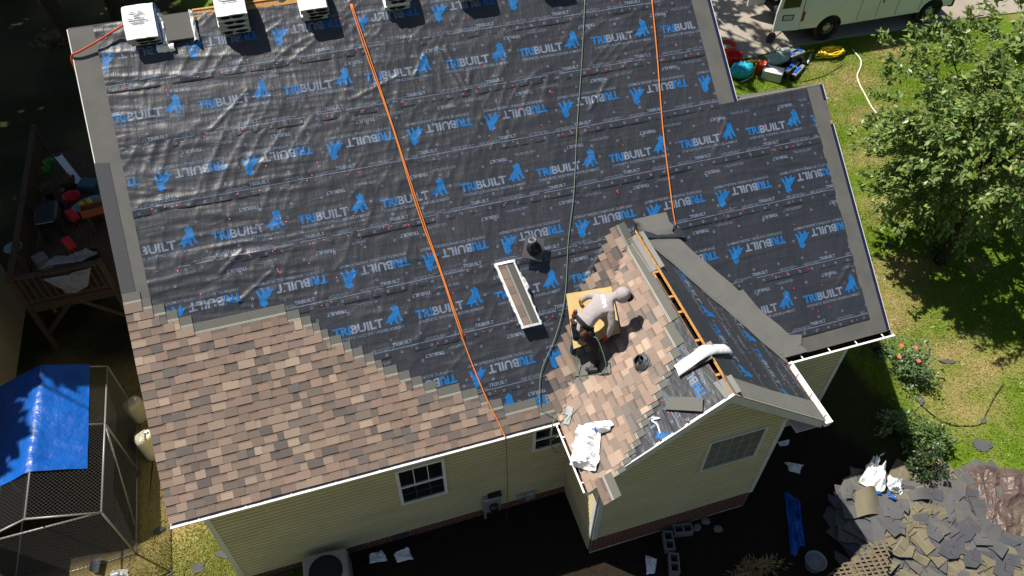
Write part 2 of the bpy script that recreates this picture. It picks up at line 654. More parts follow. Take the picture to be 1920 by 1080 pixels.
def fold_patch(X, S):
    """the bunched creases below the second lap"""
    H = 0
    for (x0, s0, x1, s1, wd, hh) in [(6.02, 6.98, 6.25, 6.12, .035, .02), (6.16, 6.98, 6.36, 6.12, .03, .018), (5.75, 6.9, 5.5, 6.55, .03, .015), (6.5, 6.45, 6.38, 6.1, .03, .016),
                                     (9.05, 5.85, 8.55, 5.35, .035, .018), (8.15, 2.75, 7.35, 1.95, .045, .022), (5.25, 6.6, 4.3, 6.3, .03, .013), (2.35, 3.6, 1.7, 3.2, .03, .014), (1.95, 4.05, 1.55, 3.75, .035, .018),
                                     (13.0, 1.45, 12.6, 1.1, .03, .016), (11.2, 4.65, 10.8, 4.15, .04, .018), (2.6, 6.75, 1.9, 6.2, .03, .013)]:
        dx, ds = x1 - x0, s1 - s0
        L2 = dx * dx + ds * ds
        t = np.clip(((X - x0) * dx + (S - s0) * ds) / L2, 0, 1)
        d2 = (X - x0 - t * dx) ** 2 + (S - s0 - t * ds) ** 2
        H = H + hh * np.exp(-d2 / wd ** 2)
    return H


def text_mesh(txt, height, width=None, bold=0.0, cell=0.07):
    """flat lettering: vertices (x, y), faces; baseline at y=0, x from 0"""
    cu = bpy.data.curves.new('lettering', 'FONT')
    cu.body = txt
    cu.size = 1.0
    cu.offset = bold
    cu.resolution_u = 2
    ob = bpy.data.objects.new('lettering', cu)
    COL.objects.link(ob)
    dg = bpy.context.evaluated_depsgraph_get()
    me = bpy.data.meshes.new_from_object(ob.evaluated_get(dg))
    bpy.data.objects.remove(ob)
    co = np.array([v.co[:2] for v in me.vertices])
    mn, mx = co.min(0), co.max(0)
    sy = height / (mx[1] - mn[1])
    sx = (width / (mx[0] - mn[0])) if width else sy
    bm = bmesh.new()
    bm.from_mesh(me)
    for v in bm.verts:
        v.co = ((v.co.x - mn[0]) * sx, (v.co.y - mn[1]) * sy, 0)
    if cell:
        W = (mx[0] - mn[0]) * sx
        for i in range(1, int(W / cell) + 1):
            bmesh.ops.bisect_plane(bm, geom=bm.verts[:] + bm.edges[:] + bm.faces[:], plane_co=(i * cell, 0, 0), plane_no=(1, 0, 0))
    V = np.array([v.co[:2] for v in bm.verts])
    bm.verts.index_update()
    F = [[v.index for v in f.verts] for f in bm.faces]
    bm.free()
    bpy.data.meshes.remove(me)
    return V, F


WOLF = np.array([(75, 235), (110, 203), (125, 178), (162, 150), (176, 122), (163, 107), (170, 84), (190, 90), (200, 64), (214, 76), (236, 90), (240, 130), (242, 180), (250, 220), (266, 247), (236, 246), (226, 214), (215, 184), (206, 200), (205, 240), (216, 266), (190, 263), (181, 235), (165, 223), (150, 243), (136, 266), (122, 262), (126, 240), (106, 232)], float)
WOLF = np.stack([(WOLF[:, 0] - 75) / 200 * 0.345, (266 - WOLF[:, 1]) / 200 * 0.345], 1)


def poly_cells(P):
    bm = bmesh.new()
    bm.faces.new([bm.verts.new((x, y, 0)) for x, y in P])
    bmesh.ops.triangulate(bm, faces=bm.faces[:])
    for i in range(1, 7):
        bmesh.ops.bisect_plane(bm, geom=bm.verts[:] + bm.edges[:] + bm.faces[:], plane_co=(i * .06, 0, 0), plane_no=(1, 0, 0))
        bmesh.ops.bisect_plane(bm, geom=bm.verts[:] + bm.edges[:] + bm.faces[:], plane_co=(0, i * .06, 0), plane_no=(0, 1, 0))
    bm.verts.index_update()
    V = np.array([v.co[:2] for v in bm.verts])
    F = [[v.index for v in f.verts] for f in bm.faces]
    bm.free()
    return V, F


T_TRI = text_mesh('TRI', 0.155, 0.29, 0.035)
T_BUILT = text_mesh('BUILT', 0.155, 0.56, 0.035)
T_SUB = text_mesh('SYNTHETIC ROOFING UNDERLAYMENT', 0.05, 1.17, 0.01)
T_SMALL = text_mesh('TRIBUILT', 0.062, 0.34, 0.03)
T_WOLF = poly_cells(WOLF)


def ring_cells(r0, r1, n=9):
    V = [(math.cos(2 * math.pi * k / n) * r, math.sin(2 * math.pi * k / n) * r) for r in (r0, r1) for k in range(n)]
    return np.array(V), [[k, (k + 1) % n, n + (k + 1) % n, n + k] for k in range(n)]


T_RING = ring_cells(0.013, 0.024)


def rect_cells(w_, h_, cell=0.1):
    n = max(1, int(w_ / cell))
    V = [(w_ * i / n, y) for i in range(n + 1) for y in (0, h_)]
    return np.array(V), [[2 * i, 2 * i + 2, 2 * i + 3, 2 * i + 1] for i in range(n)]


def micro(seed):
    """a block of print too small to read: thin broken lines"""
    r = random.Random(seed)
    V = []
    F = []
    for k in range(3):
        x = r.uniform(0, .05)
        while x < 0.36:
            w_ = r.uniform(.04, .12)
            i = len(V)
            V += [(x, k * .018), (x + w_, k * .018), (x + w_, k * .018 + .007), (x, k * .018 + .007)]
            F.append([i, i + 1, i + 2, i + 3])
            x += w_ + r.uniform(.01, .03)
    return np.array(V), F


T_MICRO = [micro(k) for k in range(4)]


def place(V, x, s, flip=False):
    return (-V if flip else V) + np.array([x, s])


def strip(xa, xb, sa, sb, logo_s, logo_x, flip, seed, fn=rf, amp=1.0, name='underlayment_strip', xlim=None, step=1.43, edge_print=True, base=0.004, lap=0.0025, folds=True, caps=22, toplines=True):
    """a strip from slope distance sa (lower edge) to sb; logo_x = centre of one logo"""
    nx = max(4, int((xb - xa) / 0.032))
    ns = max(4, int((sb - sa) / 0.028))
    gx = np.linspace(xa, xb, nx + 1)
    gs = np.linspace(sa, sb, ns + 1)
    Xg, Sg = np.meshgrid(gx, gs)

    def hgt(X, S):
        H = wrinkle(X, S, sa, seed, amp)
        if folds:
            H = H + fold_patch(X, S)
            ex = np.interp(S, EDGE_S, EDGE_X)
            dmp = np.clip((X - ex) / 0.25, 0.12, 1)
            H = H * dmp
        e = np.clip((S - sa) / 0.30, 0, 1)
        edge = np.clip(vnoise(X * 1.3, X * 0, seed + 12), 0, 1) * 0.005 * np.exp(-((S - sa) / 0.06) ** 2)
        return base + lap * (1 - e) + H + (edge if folds else 0)
    H = hgt(Xg, Sg)
    sj = Sg.copy()
    sj[0] += 0.012 * vnoise(gx * 1.7, gx * 0, seed + 13)
    V = [fn(x, s, h) for x, s, h in zip(Xg.ravel(), sj.ravel(), H.ravel())]
    n = nx + 1
    F = [(j * n + i, j * n + i + 1, j * n + n + i + 1, j * n + n + i) for j in range(ns) for i in range(nx)]
    o = len(V)
    V += [fn(x, s - .002, 0.001) for x, s in zip(gx, sj[0])]
    F += [(o + i, o + i + 1, i + 1, i) for i in range(nx)]
    mb = MB()
    mb.add(V, F)
    so = mb.build(name, 'underlay', house, smooth=True)
    # the print on it
    pv = []
    pf = []
    pm = []

    def put(T, x, s, fl, m):
        V = place(T[0], x, s, fl)
        ok = (V[:, 0].min() > xa + .005) and (V[:, 0].max() < xb - .005) and V[:, 1].min() > sa and V[:, 1].max() < sb + .2
        if not ok:
            if V[:, 0].max() < xa or V[:, 0].min() > xb:
                return
            V2 = V.copy()
            keep = (V[:, 0] > xa) & (V[:, 0] < xb) & (V[:, 1] > sa) & (V[:, 1] < sb + .2)
            V = V2
        else:
            keep = np.ones(len(V), bool)
        if xlim is not None:
            keep &= np.array([xlim(a, b) for a, b in V], bool)
        o = len(pv)
        hh = hgt(V[:, 0], V[:, 1]) + 0.0032
        pv.extend(fn(a, b, h) for a, b, h in zip(V[:, 0], V[:, 1], hh))
        for f in T[1]:
            if all(keep[i] for i in f):
                pf.append(tuple(i + o for i in f))
                pm.append(m)
    r = random.Random(seed)
    if logo_s is not None:
        k0 = int((xa - logo_x) / step) - 2
        k = k0
        while logo_x + k * step < xb + 1:
            c = logo_x + k * step
            d = -1 if flip else 1
            x0 = c - d * 0.60
            put(T_TRI, x0, logo_s - d * .04, flip, 1)
            put(T_BUILT, x0 + d * .30, logo_s - d * .04, flip, 0)
            put(T_WOLF, x0 + d * .88, logo_s - d * .04, flip, 1)
            put(T_SUB, x0 + d * .03, logo_s - d * .125, flip, 0)
            put(T_RING, x0 + d * 1.27, logo_s + d * .12, False, 0)
            k += 1
    if edge_print:
        ln = rect_cells(xb - xa - .02, 0.011, 0.05)
        put(ln, xa + .01, sa + .125, False, 0)
        x = xa + r.uniform(0, .8)
        i = 0
        while x < xb:
            put(T_SMALL, x + .4, sa + .17, False, 0)
            put(T_MICRO[i % 4], x, sa + .145, False, 0)
            put(T_MICRO[(i + 1) % 4], x + .95, sa + .15, False, 0)
            if toplines:
                put(T_SMALL, x + 1.25, sb - .235, True, 0)
                put(T_MICRO[(i + 2) % 4], x + 1.8, sb - .20, True, 0)
            x += 1.47
            i += 1
        x = xa + .1
        while x < xb:
            put(T_RING, x, sa + .06 + r.uniform(-.004, .004), False, 0)
            if r.random() < .8:
                put(T_RING, x + .12, sa + .30, False, 0) if int(x * 4) % 2 else None
            if toplines and int(x * 4) % 2:
                put(T_RING, x + .05, sb - .32, False, 0)
            x += 0.262
    if pv:
        mb = MB()
        mb.v = pv
        mb.f = pf
        mb.m = pm
        mb.c = [None] * len(pf)
        mb.build('printed_lettering', ['print_grey', 'print_blue'], so)
    # plastic cap nails
    mb = MB()
    for k in range(caps):
        x = r.uniform(xa + .05, xb - .05)
        s = sa + (r.uniform(.05, .1) if r.random() < .55 else r.uniform(.1, min(1.0, sb - sa - .1)))
        if xlim is not None and not xlim(x, s):
            continue
        h = float(hgt(np.array([x]), np.array([s]))[0]) + .002
        q = [fn(x + math.cos(t) * .014, s + math.sin(t) * .014, h + .002) for t in [i * math.pi / 4 for i in range(8)]]
        mb.add(q + [fn(x, s, h + .007)], [(i, (i + 1) % 8, 8) for i in range(8)])
    if mb.f:
        c = mb.build('cap_nails', 'cap_red', so)
        c['kind'] = 'stuff'
    return so


XL = 0.40
XR1 = W1 - 0.40
XR2 = W2 - 0.36
strip(XL, XR1, 7.07, SR - 0.033, 7.75, 0.95, True, 21, caps=33, toplines=False)
strip(XL, XR1, 6.0, 7.22, 6.60, 0.93, False, 32, caps=33)
strip(XL, XR1, 4.93, 6.15, 5.58, 1.43, True, 43, caps=33)
strip(XL, XR2, 3.86, 5.00, 4.33, 0.70, False, 54, caps=41)
strip(XL, XR2, 2.79, 4.01, 3.33, 1.20, True, 65, step=1.425, caps=37)
strip(XL, 8.3, 1.72, 2.94, 2.30, 2.28, False, 76, caps=18)
strip(8.9, XR2, 1.45, 2.94, 2.22, 9.72, True, 87, caps=18)
strip(XL, 7.4, 0.65, 1.87, 1.16, 1.52, True, 98, caps=18)
strip(9.7, XR2, 0.28, 1.60, 0.92, 12.40, False, 109, caps=16)
strip(XL, 6.6, 0.0, 0.80, 0.34, 1.0, False, 120, caps=15)


def glf(a, b, h=0.0):
    return gl(-a, b, h)


strip(-1.2, -GF - 0.01, 1.72, BMAX - .11, 2.45, 0.62, True, 131, fn=glf, amp=.35, folds=False, caps=9, toplines=False)
strip(0.2, -GF - 0.01, 0.75, 1.86, 1.45, 0.95, False, 142, fn=glf, amp=.3, folds=False, caps=5, toplines=False)
strip(GF + .28, 2.3, 1.55, BMAX - .02, 2.15, -.35, True, 153, fn=gr, amp=.35, folds=False, caps=12, toplines=False, step=1.35)
strip(GF + .28, 1.6, 0.42, 1.70, 1.05, -.62, True, 164, fn=gr, amp=.35, folds=False, caps=12, step=1.35)
strip(GF + .28, .7, 0.05, 0.55, None, 0, True, 175, fn=gr, amp=.35, folds=False, caps=5, toplines=False)

# ---- grey membranes on rakes, eaves and valleys
def sheet(name, poly, h, fn, m, thick=0.004, sub=None):
    mb = MB()
    mb.slab(poly, thick, lambda a, b, q: fn(a, b, q + h), 0)
    return mb.build(name, m, house)


sheet('rake_membrane', [(-.005, 3.3), (.43, 3.3), (.42, SR - .028), (-.005, SR - .028)], .003, rf, 'membrane', .002)
sheet('starter_strip', [(-.02, 3.72), (.20, 3.70), (.205, 5.93), (-.02, 5.96)], .009, rf, 'membrane_dark')
sheet('rake_membrane', [(W1 - .42, SJ - .04), (W1 - .03, SJ - .06), (W1 - .03, SR - .05), (W1 - .42, SR - .05)], .003, rf, 'membrane', .002)
sheet('rake_membrane', [(W2 - .38, 4.28), (W2 - .005, 4.28), (W2 - .005, SJ - .01), (W2 - .38, SJ - .01)], .0026, rf, 'membrane', .002)
sheet('rake_membrane', [(W2 - .38, 0.02), (W2 - .05, 0.02), (W2 - .05, 4.38), (W2 - .38, 4.38)], .006, rf, 'membrane', .002)
sheet('eave_membrane', [(10.9, -.02), (W2 - .06, -.02), (W2 - .06, .30), (12.0, .34), (11.6, .30), (11.25, .36), (10.9, .36)], .003, rf, 'membrane', .002)
# valley lining on the right: it lies on the main slope, folds in the valley and ends on the gable
XA, SA = GX, YA * LS


def valley_lining():
    n = 34
    V = []
    F = []
    for i in range(n + 1):
        k = i / n
        s = SA * (1.06 - 1.06 * k)
        xv = GX + (GER - GX) * min(1, max(0, 1 - s / SA))
        wob = 0.02 * math.sin(k * 17) + 0.015 * math.sin(k * 41)
        wm = 0.42 + wob * .3 + (0.20 if .57 < k else 0.0) * 0 + (0.1 if k < .1 else 0)
        wg = 0.22 + wob
        row = []
        for j in range(5):
            q = j / 4
            lift = 0.0
            if k < .12:
                lift = 0.05 * q * q
            row.append(rf(xv + wm * q / VMN.y, s, 0.026 + lift + .012 * math.sin(q * 3.14) * (1 if j < 4 else 0)))
        a0 = max(0.0, min(YA, s / LS))
        b0 = BMAX * min(1, s / SA)
        pts = []
        for j in range(1, 4):
            q = j / 3
            pts.append(gr(a0 - wg * q, min(BMAX - .01, b0), 0.022 + .02 * (1 - q)))
        row = pts[::-1] + row
        o = len(V)
        V += row
        if i:
            m = len(row)
            F += [(o - m + j, o + j, o + j + 1, o - m + j + 1) for j in range(m - 1)]
    mb = MB()
    mb.add(V, F)
    return mb.build('valley_lining', 'membrane_pale', house, smooth=True)


valley_lining()
sheet('valley_patch', [(9.02, 2.69), (9.56, 2.60), (9.62, 2.52), (10.21, 1.43), (9.95, 1.36), (9.3, 2.3)][::-1], .036, rf, 'membrane_pale')
sheet('valley_patch', [(10.02, 1.41), (10.62, 1.43), (11.14, .42), (11.56, .34), (11.5, .16), (10.98, .06)][::-1], .034, rf, 'membrane_pale')
sheet('rake_membrane', [(GF, .02), (GF + .42, .02), (GF + .36, 1.5), (GF + .38, BMAX + .03), (GF, BMAX + .03)], .012, gr, 'membrane_pale')
# a torn flap of underlayment at the top of the gable and the loose lap beside it
mb = MB()
fl = [(8.95, 2.92), (9.25, 2.86), (9.6, 2.80), (9.75, 2.75)]
for (x0, s0), (x1, s1) in zip(fl, fl[1:]):
    mb.quad(rf(x0, s0 - .13, .06), rf(x1, s1 - .13, .055), rf(x1, s1 + .02, .03), rf(x0, s0 + .02, .03))
mb.build('loose_flap', 'underlay', house, smooth=True)

# ---- open slot at the gable ridge: rafters and the edge of the deck show
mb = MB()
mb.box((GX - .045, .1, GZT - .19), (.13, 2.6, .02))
mb.build('attic_void', 'attic_shade', house)  # near-black sheet standing in for the shade inside the attic
mb = MB()
mb.box((GX + .006, .02, GZT - .022), (.016, 2.8, .045))
mb.build('ridge_board', 'new_wood', house)
for y in (1.33, .72, .36, -.28, -.62, -1.0):
    mb = MB()
    mb.box((GX - .045, y, GZT - .085), (.085, .045, .05))
    mb.build('rafter', 'new_wood', house)
for a0, a1, hh in ((-1.43, -1.10, .028), (-.62, -.40, .03), (1.36, 2.3, .028)):
    mb = MB()
    mb.quad(gl(a0, BMAX - .16, hh), gl(a1, BMAX - .2, hh), (GX + .12, a1, GZT + .01), (GX + .12, a0, GZT + .01))
    mb.build('ridge_patch', 'membrane_pale', house)
# the ridge of the main roof: bare deck at the slot
mb = MB()
mb.slab([(2.0, SR - .13), (W1 - .4, SR - .13), (W1 - .4, SR - .045), (2.0, SR - .045)], .012, lambda a, b, h: rf(a, b, h + .016))
mb.build('ridge_deck', 'new_wood', house)
mb = MB()
mb.box((6.6, RY + .02, HE + RY * TM - .02), (9.2, .05, .05))
mb.build('ridge_board', 'new_wood', house)

# ---- shingles
PAL = [((0.345, 0.255, 0.200), 3), ((0.262, 0.188, 0.152), 6), ((0.295, 0.208, 0.166), 6), ((0.215, 0.163, 0.137), 6), ((0.132, 0.119, 0.113), 3), ((0.400, 0.300, 0.230), 2), ((0.172, 0.142, 0.126), 4)]
PALW = [c for c, n in PAL for _ in range(n)]
PMEAN = (0.235, 0.166, 0.128)
PALW = [tuple((m + (q - m) * .86) * 1.10 * k for q, m, k in zip(c, PMEAN, (.99, 1.01, .99))) for c in PALW]
HEAD = (0.150, 0.150, 0.130)


def shingle(fn, a0, a1, b0, parent, r, base=0.012, sub=0.4, bmax=9, expo=0.143, total=0.337, head=HEAD, lighter=1.0, hb=.029, ht=.006, front=True):
    mb = MB()

    def hh(t):
        return base + hb * (1 - t) + ht * t

    def P(a, b, dh):
        b = min(b, bmax)
        return fn(a, b, hh((b - b0) / total) + dh)
    x = a0
    up = r.random() < .5
    n_ = 0
    while x < a1 - 1e-4:
        w_ = r.choice((.12, .16, .19, .22, .26))
        e = x + w_
        if a1 - e < .06:
            e = a1
        e = min(e, a1)
        c = r.choice(PALW)
        j = r.uniform(.88, 1.1) * lighter
        c = tuple(q * j for q in c)
        dh = .0045 if up else 0.0
        up = not up
        m = max(1, int(math.ceil((e - x) / sub)))
        for k in range(m):
            u0 = x + (e - x) * k / m
            u1 = x + (e - x) * (k + 1) / m
            jag = r.uniform(-.004, .002) if k == 0 else jag
            bb = b0 + jag
            bm_ = b0 + expo + .012 if dh else b0 + expo * .70
            mb.quad(P(u0, bb, dh), P(u1, bb, dh), P(u1, bm_, dh), P(u0, bm_, dh), 0, c)
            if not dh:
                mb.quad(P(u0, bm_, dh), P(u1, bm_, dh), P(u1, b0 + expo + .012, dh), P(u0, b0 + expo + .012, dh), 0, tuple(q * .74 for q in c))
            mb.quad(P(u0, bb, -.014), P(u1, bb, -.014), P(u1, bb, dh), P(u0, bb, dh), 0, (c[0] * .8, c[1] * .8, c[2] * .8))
        if dh:
            for q in (x, e):
                mb.quad(P(q, b0, -.004), P(q, b0, dh), P(q, b0 + expo, dh), P(q, b0 + expo, -.004), 0, c)
        x = e
    m = max(1, int(math.ceil((a1 - a0) / sub)))
    rows = [(expo + .012, .164, head), (.164, .171, (.62, .62, .56)), (.171, .184, (.16, .155, .14)), (.184, .191, (.62, .62, .56)), (.191, total, head)]
    for (q0, q1, c) in rows:
        if b0 + q0 > bmax:
            break
        for k in range(m):
            u0 = a0 + (a1 - a0) * k / m
            u1 = a0 + (a1 - a0) * (k + 1) / m
            mb.quad(P(u0, b0 + q0, 0), P(u1, b0 + q0, 0), P(u1, b0 + q1, 0), P(u0, b0 + q1, 0), 0, c)
    for q in (a0, a1):
        mb.quad(P(q, b0, -.008), P(q, b0, 0), P(q, b0 + total, 0), P(q, b0 + total, -.006), 0, head)
    return mb.build('shingle', 'shingle', parent)


r = random.Random(5)
for i in range(25):
    b0 = i * 0.143 - 0.03
    xe = shingle_edge(min(3.755, b0 + .337)) + r.uniform(-.03, .03)
    if xe < .12:
        xe = .26
    x = -0.015
    nxt = x + (1.0 - (i % 6) * 0.157)
    while x < xe - .02:
        e = min(nxt, xe)
        if xe - e < .12:
            e = xe
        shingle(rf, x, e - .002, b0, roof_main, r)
        x = e
        nxt = e + 1.0


def gl_front(b):
    pts = [(0, -1.50), (.55, -1.52), (.6, -1.44), (.80, -1.36), (1.05, -1.21), (1.25, -1.02), (1.5, -.86), (1.72, -.74), (1.9, -.60), (2.15, -.42), (2.42, -.12), (2.52, .36), (2.9, .6)]
    for (b0, y0), (b1, y1) in zip(pts, pts[1:]):
        if b0 <= b <= b1:
            return y0 + (y1 - y0) * (b - b0) / (b1 - b0)
    return .6


def glv_r(a, b, h=0.0):
    return glv(-a, b, h)


for i in range(18):
    b0 = i * 0.143 - 0.03
    yf = gl_front(max(0, b0 + .1)) + r.uniform(-.03, .03)
    pe = 0.50 + r.uniform(-.07, .09)
    ye = (pe + max(0, b0) * VG.x) / VG.y
    if i == 0:
        ye = .45
    x = -ye
    e1 = -yf
    nxt = x + 1.0 - (i % 5) * .17
    while x < e1 - .02:
        e = min(nxt, e1)
        if e1 - e < .12:
            e = e1
        shingle(glv_r, x, e - .002, b0, roof_gable, r, base=.014, sub=.055, bmax=BMAX - .09, lighter=1.22)  # lighter: the straighter sun on this slope is painted into the shingle colour
        x = e
        nxt = e + 1.0
# loose shingle that overhangs the lower left corner of the gable rake
shingle(lambda a, b, h: gl(-a, b, h), 1.42, 1.86, .16, roof_gable, r, base=.05, sub=.2, lighter=.8)

# ---- walls of lapped boards
WY = 0.35                # main front wall
GWY = -1.10              # front wall of the gable
GWL, GWR = 7.03, 10.56
mb = MB()
mb.box(((.36 + 13.0) / 2, WY + .06, (HE + .1) / 2 - .3), (13.0 - .36, .10, HE + .5))
wall_front = mb.build('front_wall', 'siding', house)
mb = MB()
mb.box((.41, 6.6, 1.5), (.10, 12.4, 3.9))
mb.box((13.0, 4.0, 1.5), (.10, 7.3, 3.9))
mb.box((6.7, 12.9, 1.5), (12.6, .10, 3.9))
mb.box((12.3, 7.7, 1.5), (1.6, .10, 3.9))
mb.build('outer_wall', 'siding', house)
mb = MB()
tz = GZT - .16
poly = [(GWL + .02, -.6), (GWR - .02, -.6), (GWR - .02, HE + (GER - GWR) * TG - .2), (GX, tz - .08), (GWL + .02, HE + (GWL - GE) * TG - .2)]
mb.slab(poly, .10, lambda a, b, h: (a, GWY + .004 - h, b))
wall_gable = mb.build('gable_wall', 'siding', house, fix=True)
mb = MB()
mb.box((GWL + .06, (GWY + WY) / 2 + .05, 1.45), (.10, WY - GWY - .12, 4.1))
wall_gl = mb.build('gable_side_wall', 'siding', house)
mb = MB()
mb.box((GWR - .06, (GWY + WY) / 2 + .05, 1.45), (.10, WY - GWY - .12, 4.1))
mb.build('gable_side_wall', 'siding', house)


def board(p0, p1, z, out, parent, h=.118, skew=(0, 0)):
    """a lapped board from p0 to p1 (x,y), lower edge at z; out = outward normal; skew cuts the ends to a slope"""
    mb = MB()
    a, b = Vector((p0[0], p0[1], 0)), Vector((p1[0], p1[1], 0))
    d = (b - a).normalized()
    o = Vector((out[0], out[1], 0))
    pr = [(.001, h * .98), (.001, h * .80), (.034, h * .60), (.036, h * .13), (.037, 0), (0.0, 0)]
    vs = []
    for k, (e, s) in enumerate(((a, 1), (b, -1))):
        for q, zz in pr:
            vs.append(e + o * q + d * (s * skew[k] * zz / h) + Vector((0, 0, z + zz)))
    n = len(pr)
    mb.add(vs, [(0, 1, n + 1, n), (1, 2, n + 2, n + 1), (2, 3, n + 3, n + 2), (4, 5, n + 5, n + 4), tuple(range(n - 1, -1, -1)), tuple(range(n, 2 * n))])
    mb.add(vs, [(3, 4, n + 4, n + 3)], 1)  # darker strip along the lower lip of the board
    return mb.build('siding_board', ['siding', 'siding_lip'], parent)


z = 0.0
while z < HE - .22:
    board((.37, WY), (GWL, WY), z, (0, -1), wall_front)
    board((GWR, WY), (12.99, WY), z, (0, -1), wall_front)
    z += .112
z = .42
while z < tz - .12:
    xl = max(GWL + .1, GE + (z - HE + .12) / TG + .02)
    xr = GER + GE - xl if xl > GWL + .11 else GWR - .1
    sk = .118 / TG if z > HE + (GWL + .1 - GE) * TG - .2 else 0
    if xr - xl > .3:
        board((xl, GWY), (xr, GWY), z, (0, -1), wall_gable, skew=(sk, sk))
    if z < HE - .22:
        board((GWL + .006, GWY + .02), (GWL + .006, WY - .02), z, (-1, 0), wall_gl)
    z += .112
# foundation: courses of brick along the foot of the walls
def bricks(x0, x1, y, z0, z1, out):
    mb = MB()
    mb.box(((x0 + x1) / 2, y + .045, (z0 + z1) / 2 - .1), (x1 - x0, .05, z1 - z0 + .2))
    f = mb.build('foundation', 'brick', house)
    zz = z1 - .065
    k = 0
    while zz > z0 - .05:
        x = x0 - (.1 if k % 2 else 0)
        while x < x1:
            a, b = max(x, x0), min(x + .2, x1)
            if b - a > .04:
                m2 = MB()
                m2.box(((a + b) / 2, y + .008 + random.uniform(0, .004), zz + .03), (b - a - .01, .03, .058))
                m2.build('brick', 'brick', f)
            x += .21
        zz -= .07
        k += 1


bricks(.4, GWL, WY - .005, -.34, -.005, 0)
bricks(GWL + .02, GWR, GWY - .005, -.2, .41, 0)
# corner boards
for (x, y, z0, z1) in ((.36, WY - .028, -.02, HE - .2), (GWL + .045, GWY - .028, .40, HE - .12), (GWR - .045, GWY - .028, .40, HE - .12), (12.98, WY - .028, 0, HE - .2)):
    mb = MB()
    mb.box((x, y, (z0 + z1) / 2), (.10, .03, z1 - z0))
    mb.build('corner_board', 'trim_paint', house)
mb = MB()
mb.box((GWL - .026, GWY + .045, 1.75), (.03, .10, 2.7))
mb.build('corner_board', 'white_paint', house)
# fascias and soffits
def bar(name, pts, m):
    """pts: 8 corners, two quads"""
    mb = MB()
    mb.add(pts, [(0, 1, 2, 3), (7, 6, 5, 4), (0, 4, 5, 1), (1, 5, 6, 2), (2, 6, 7, 3), (3, 7, 4, 0)])
    return mb.build(name, m, house, fix=True)


def fbox(name, x0, x1, y0, y1, z0, z1, m):
    mb = MB()
    mb.box(((x0 + x1) / 2, (y0 + y1) / 2, (z0 + z1) / 2), (x1 - x0, y1 - y0, z1 - z0))
    return mb.build(name, m, house)


fbox('fascia', 0, GE, .02, .045, HE - .21, HE - .03, 'white_paint')
fbox('fascia', GER, W2, .02, .045, HE - .21, HE - .03, 'white_paint')
fbox('soffit', 0, GE + .4, .046, WY, HE - .215, HE - .195, 'trim_paint')
fbox('soffit', GER - .5, W2, .046, WY, HE - .215, HE - .195, 'trim_paint')
fbox('fascia', GE + .02, GE + .045, GF + .03, .0, HE - .2, HE - .03, 'white_paint')
fbox('fascia', GER - .045, GER - .02, GF + .03, .0, HE - .2, HE - .03, 'white_paint')
fbox('soffit', GE + .046, GWL, GF + .03, .04, HE - .205, HE - .188, 'trim_paint')
fbox('soffit', GWR, GER - .046, GF + .03, .04, HE - .205, HE - .188, 'trim_paint')


def rake(fn, a, b0, b1, w_, t, name, m, dirn):
    """a board under the roof edge at a, from b0 to b1, hanging w_ down"""
    pts = []
    for da in (0, t * dirn):
        for b, k in ((b0, 0), (b1, 0)):
            x, y, z = fn(a + da, b, -.032)
            pts += [(x, y, z), (x, y, z - w_)]
    p = [pts[0], pts[1], pts[3], pts[2], pts[4], pts[5], pts[7], pts[6]]
    return bar(name, p, m)


rake(rf, 0.0, 0, SR - .02, .2, .03, 'rake_board', 'white_paint', 1)
rake(rf, W1 - .03, SJ, SR - .02, .2, .03, 'rake_board', 'white_paint', 1)
rake(rf, W2 - .03, 0, SJ - .02, .2, .03, 'rake_board', 'white_paint', 1)
rake(gl, GF + .005, 0.0, BMAX, .20, .03, 'rake_board', 'trim_paint', 1)
rake(gr, GF + .006, 0.0, BMAX, .20, .03, 'rake_board', 'trim_paint', 1)
for fn in (gl, gr):
    mb = MB()
    q = [fn(GF + .04, .3, -.15), fn(GWY, .3, -.15), fn(GWY, BMAX - .12, -.15), fn(GF + .04, BMAX - .12, -.15)]
    q2 = [(x, y, z + .015) for x, y, z in q]
    mb.add(q + q2, [(0, 1, 2, 3), (7, 6, 5, 4), (0, 4, 5, 1), (1, 5, 6, 2), (2, 6, 7, 3), (3, 7, 4, 0)])
    mb.build('soffit', 'trim_paint', house, fix=True)
# box returns at the foot of the rakes
for x0, x1 in ((GER - .45, GER - .03), (GE + .03, GE + .40)):
    fbox('eave_return', x0, x1, GF + .045, GWY - .03, HE - .24, HE - .19, 'trim_paint')
# drip edges: white thin lip along the gable rakes, navy along the right rakes
for fn, nm in ((gl, 'white_paint'), (gr, 'white_paint')):
    mb = MB()
    mb.slab([(GF - .012, 0), (GF + .03, 0), (GF + .03, BMAX), (GF - .012, BMAX)], .012, lambda a, b, h, fn=fn: fn(a, b, h + .006))
    mb.build('drip_edge', nm, house, fix=True)
for xa, s0, s1 in ((W1, SJ - .02, SR - .03), (W2, 0.0, 4.20), (W2, 4.7, SJ)):
    mb = MB()
    mb.slab([(xa - .065, s0), (xa - .004, s0), (xa - .004, s1), (xa - .065, s1)], .006, lambda a, b, h: rf(a, b, h + .010))
    mb.build('drip_edge', 'drip_navy', house)
    mb = MB()
    mb.slab([(xa - .006, s0), (xa + .012, s0), (xa + .012, s1), (xa - .006, s1)], .03, lambda a, b, h: rf(a, b, h + .006))
    mb.build('drip_edge', 'white_paint', house)
mb = MB()
mb.slab([(-.014, 3.6), (.0, 3.6), (.0, SR - .03), (-.014, SR - .03)], .03, lambda a, b, h: rf(a, b, h + .005))
mb.build('drip_edge', 'white_paint', house)
mb = MB()
mb.slab([(W1 - .02, SJ - .006), (W2, SJ - .006), (W2, SJ + .02), (W1 - .02, SJ + .02)], .02, lambda a, b, h: rf(a, b, h + .008))
mb.build('ridge_strip', 'galv', house)


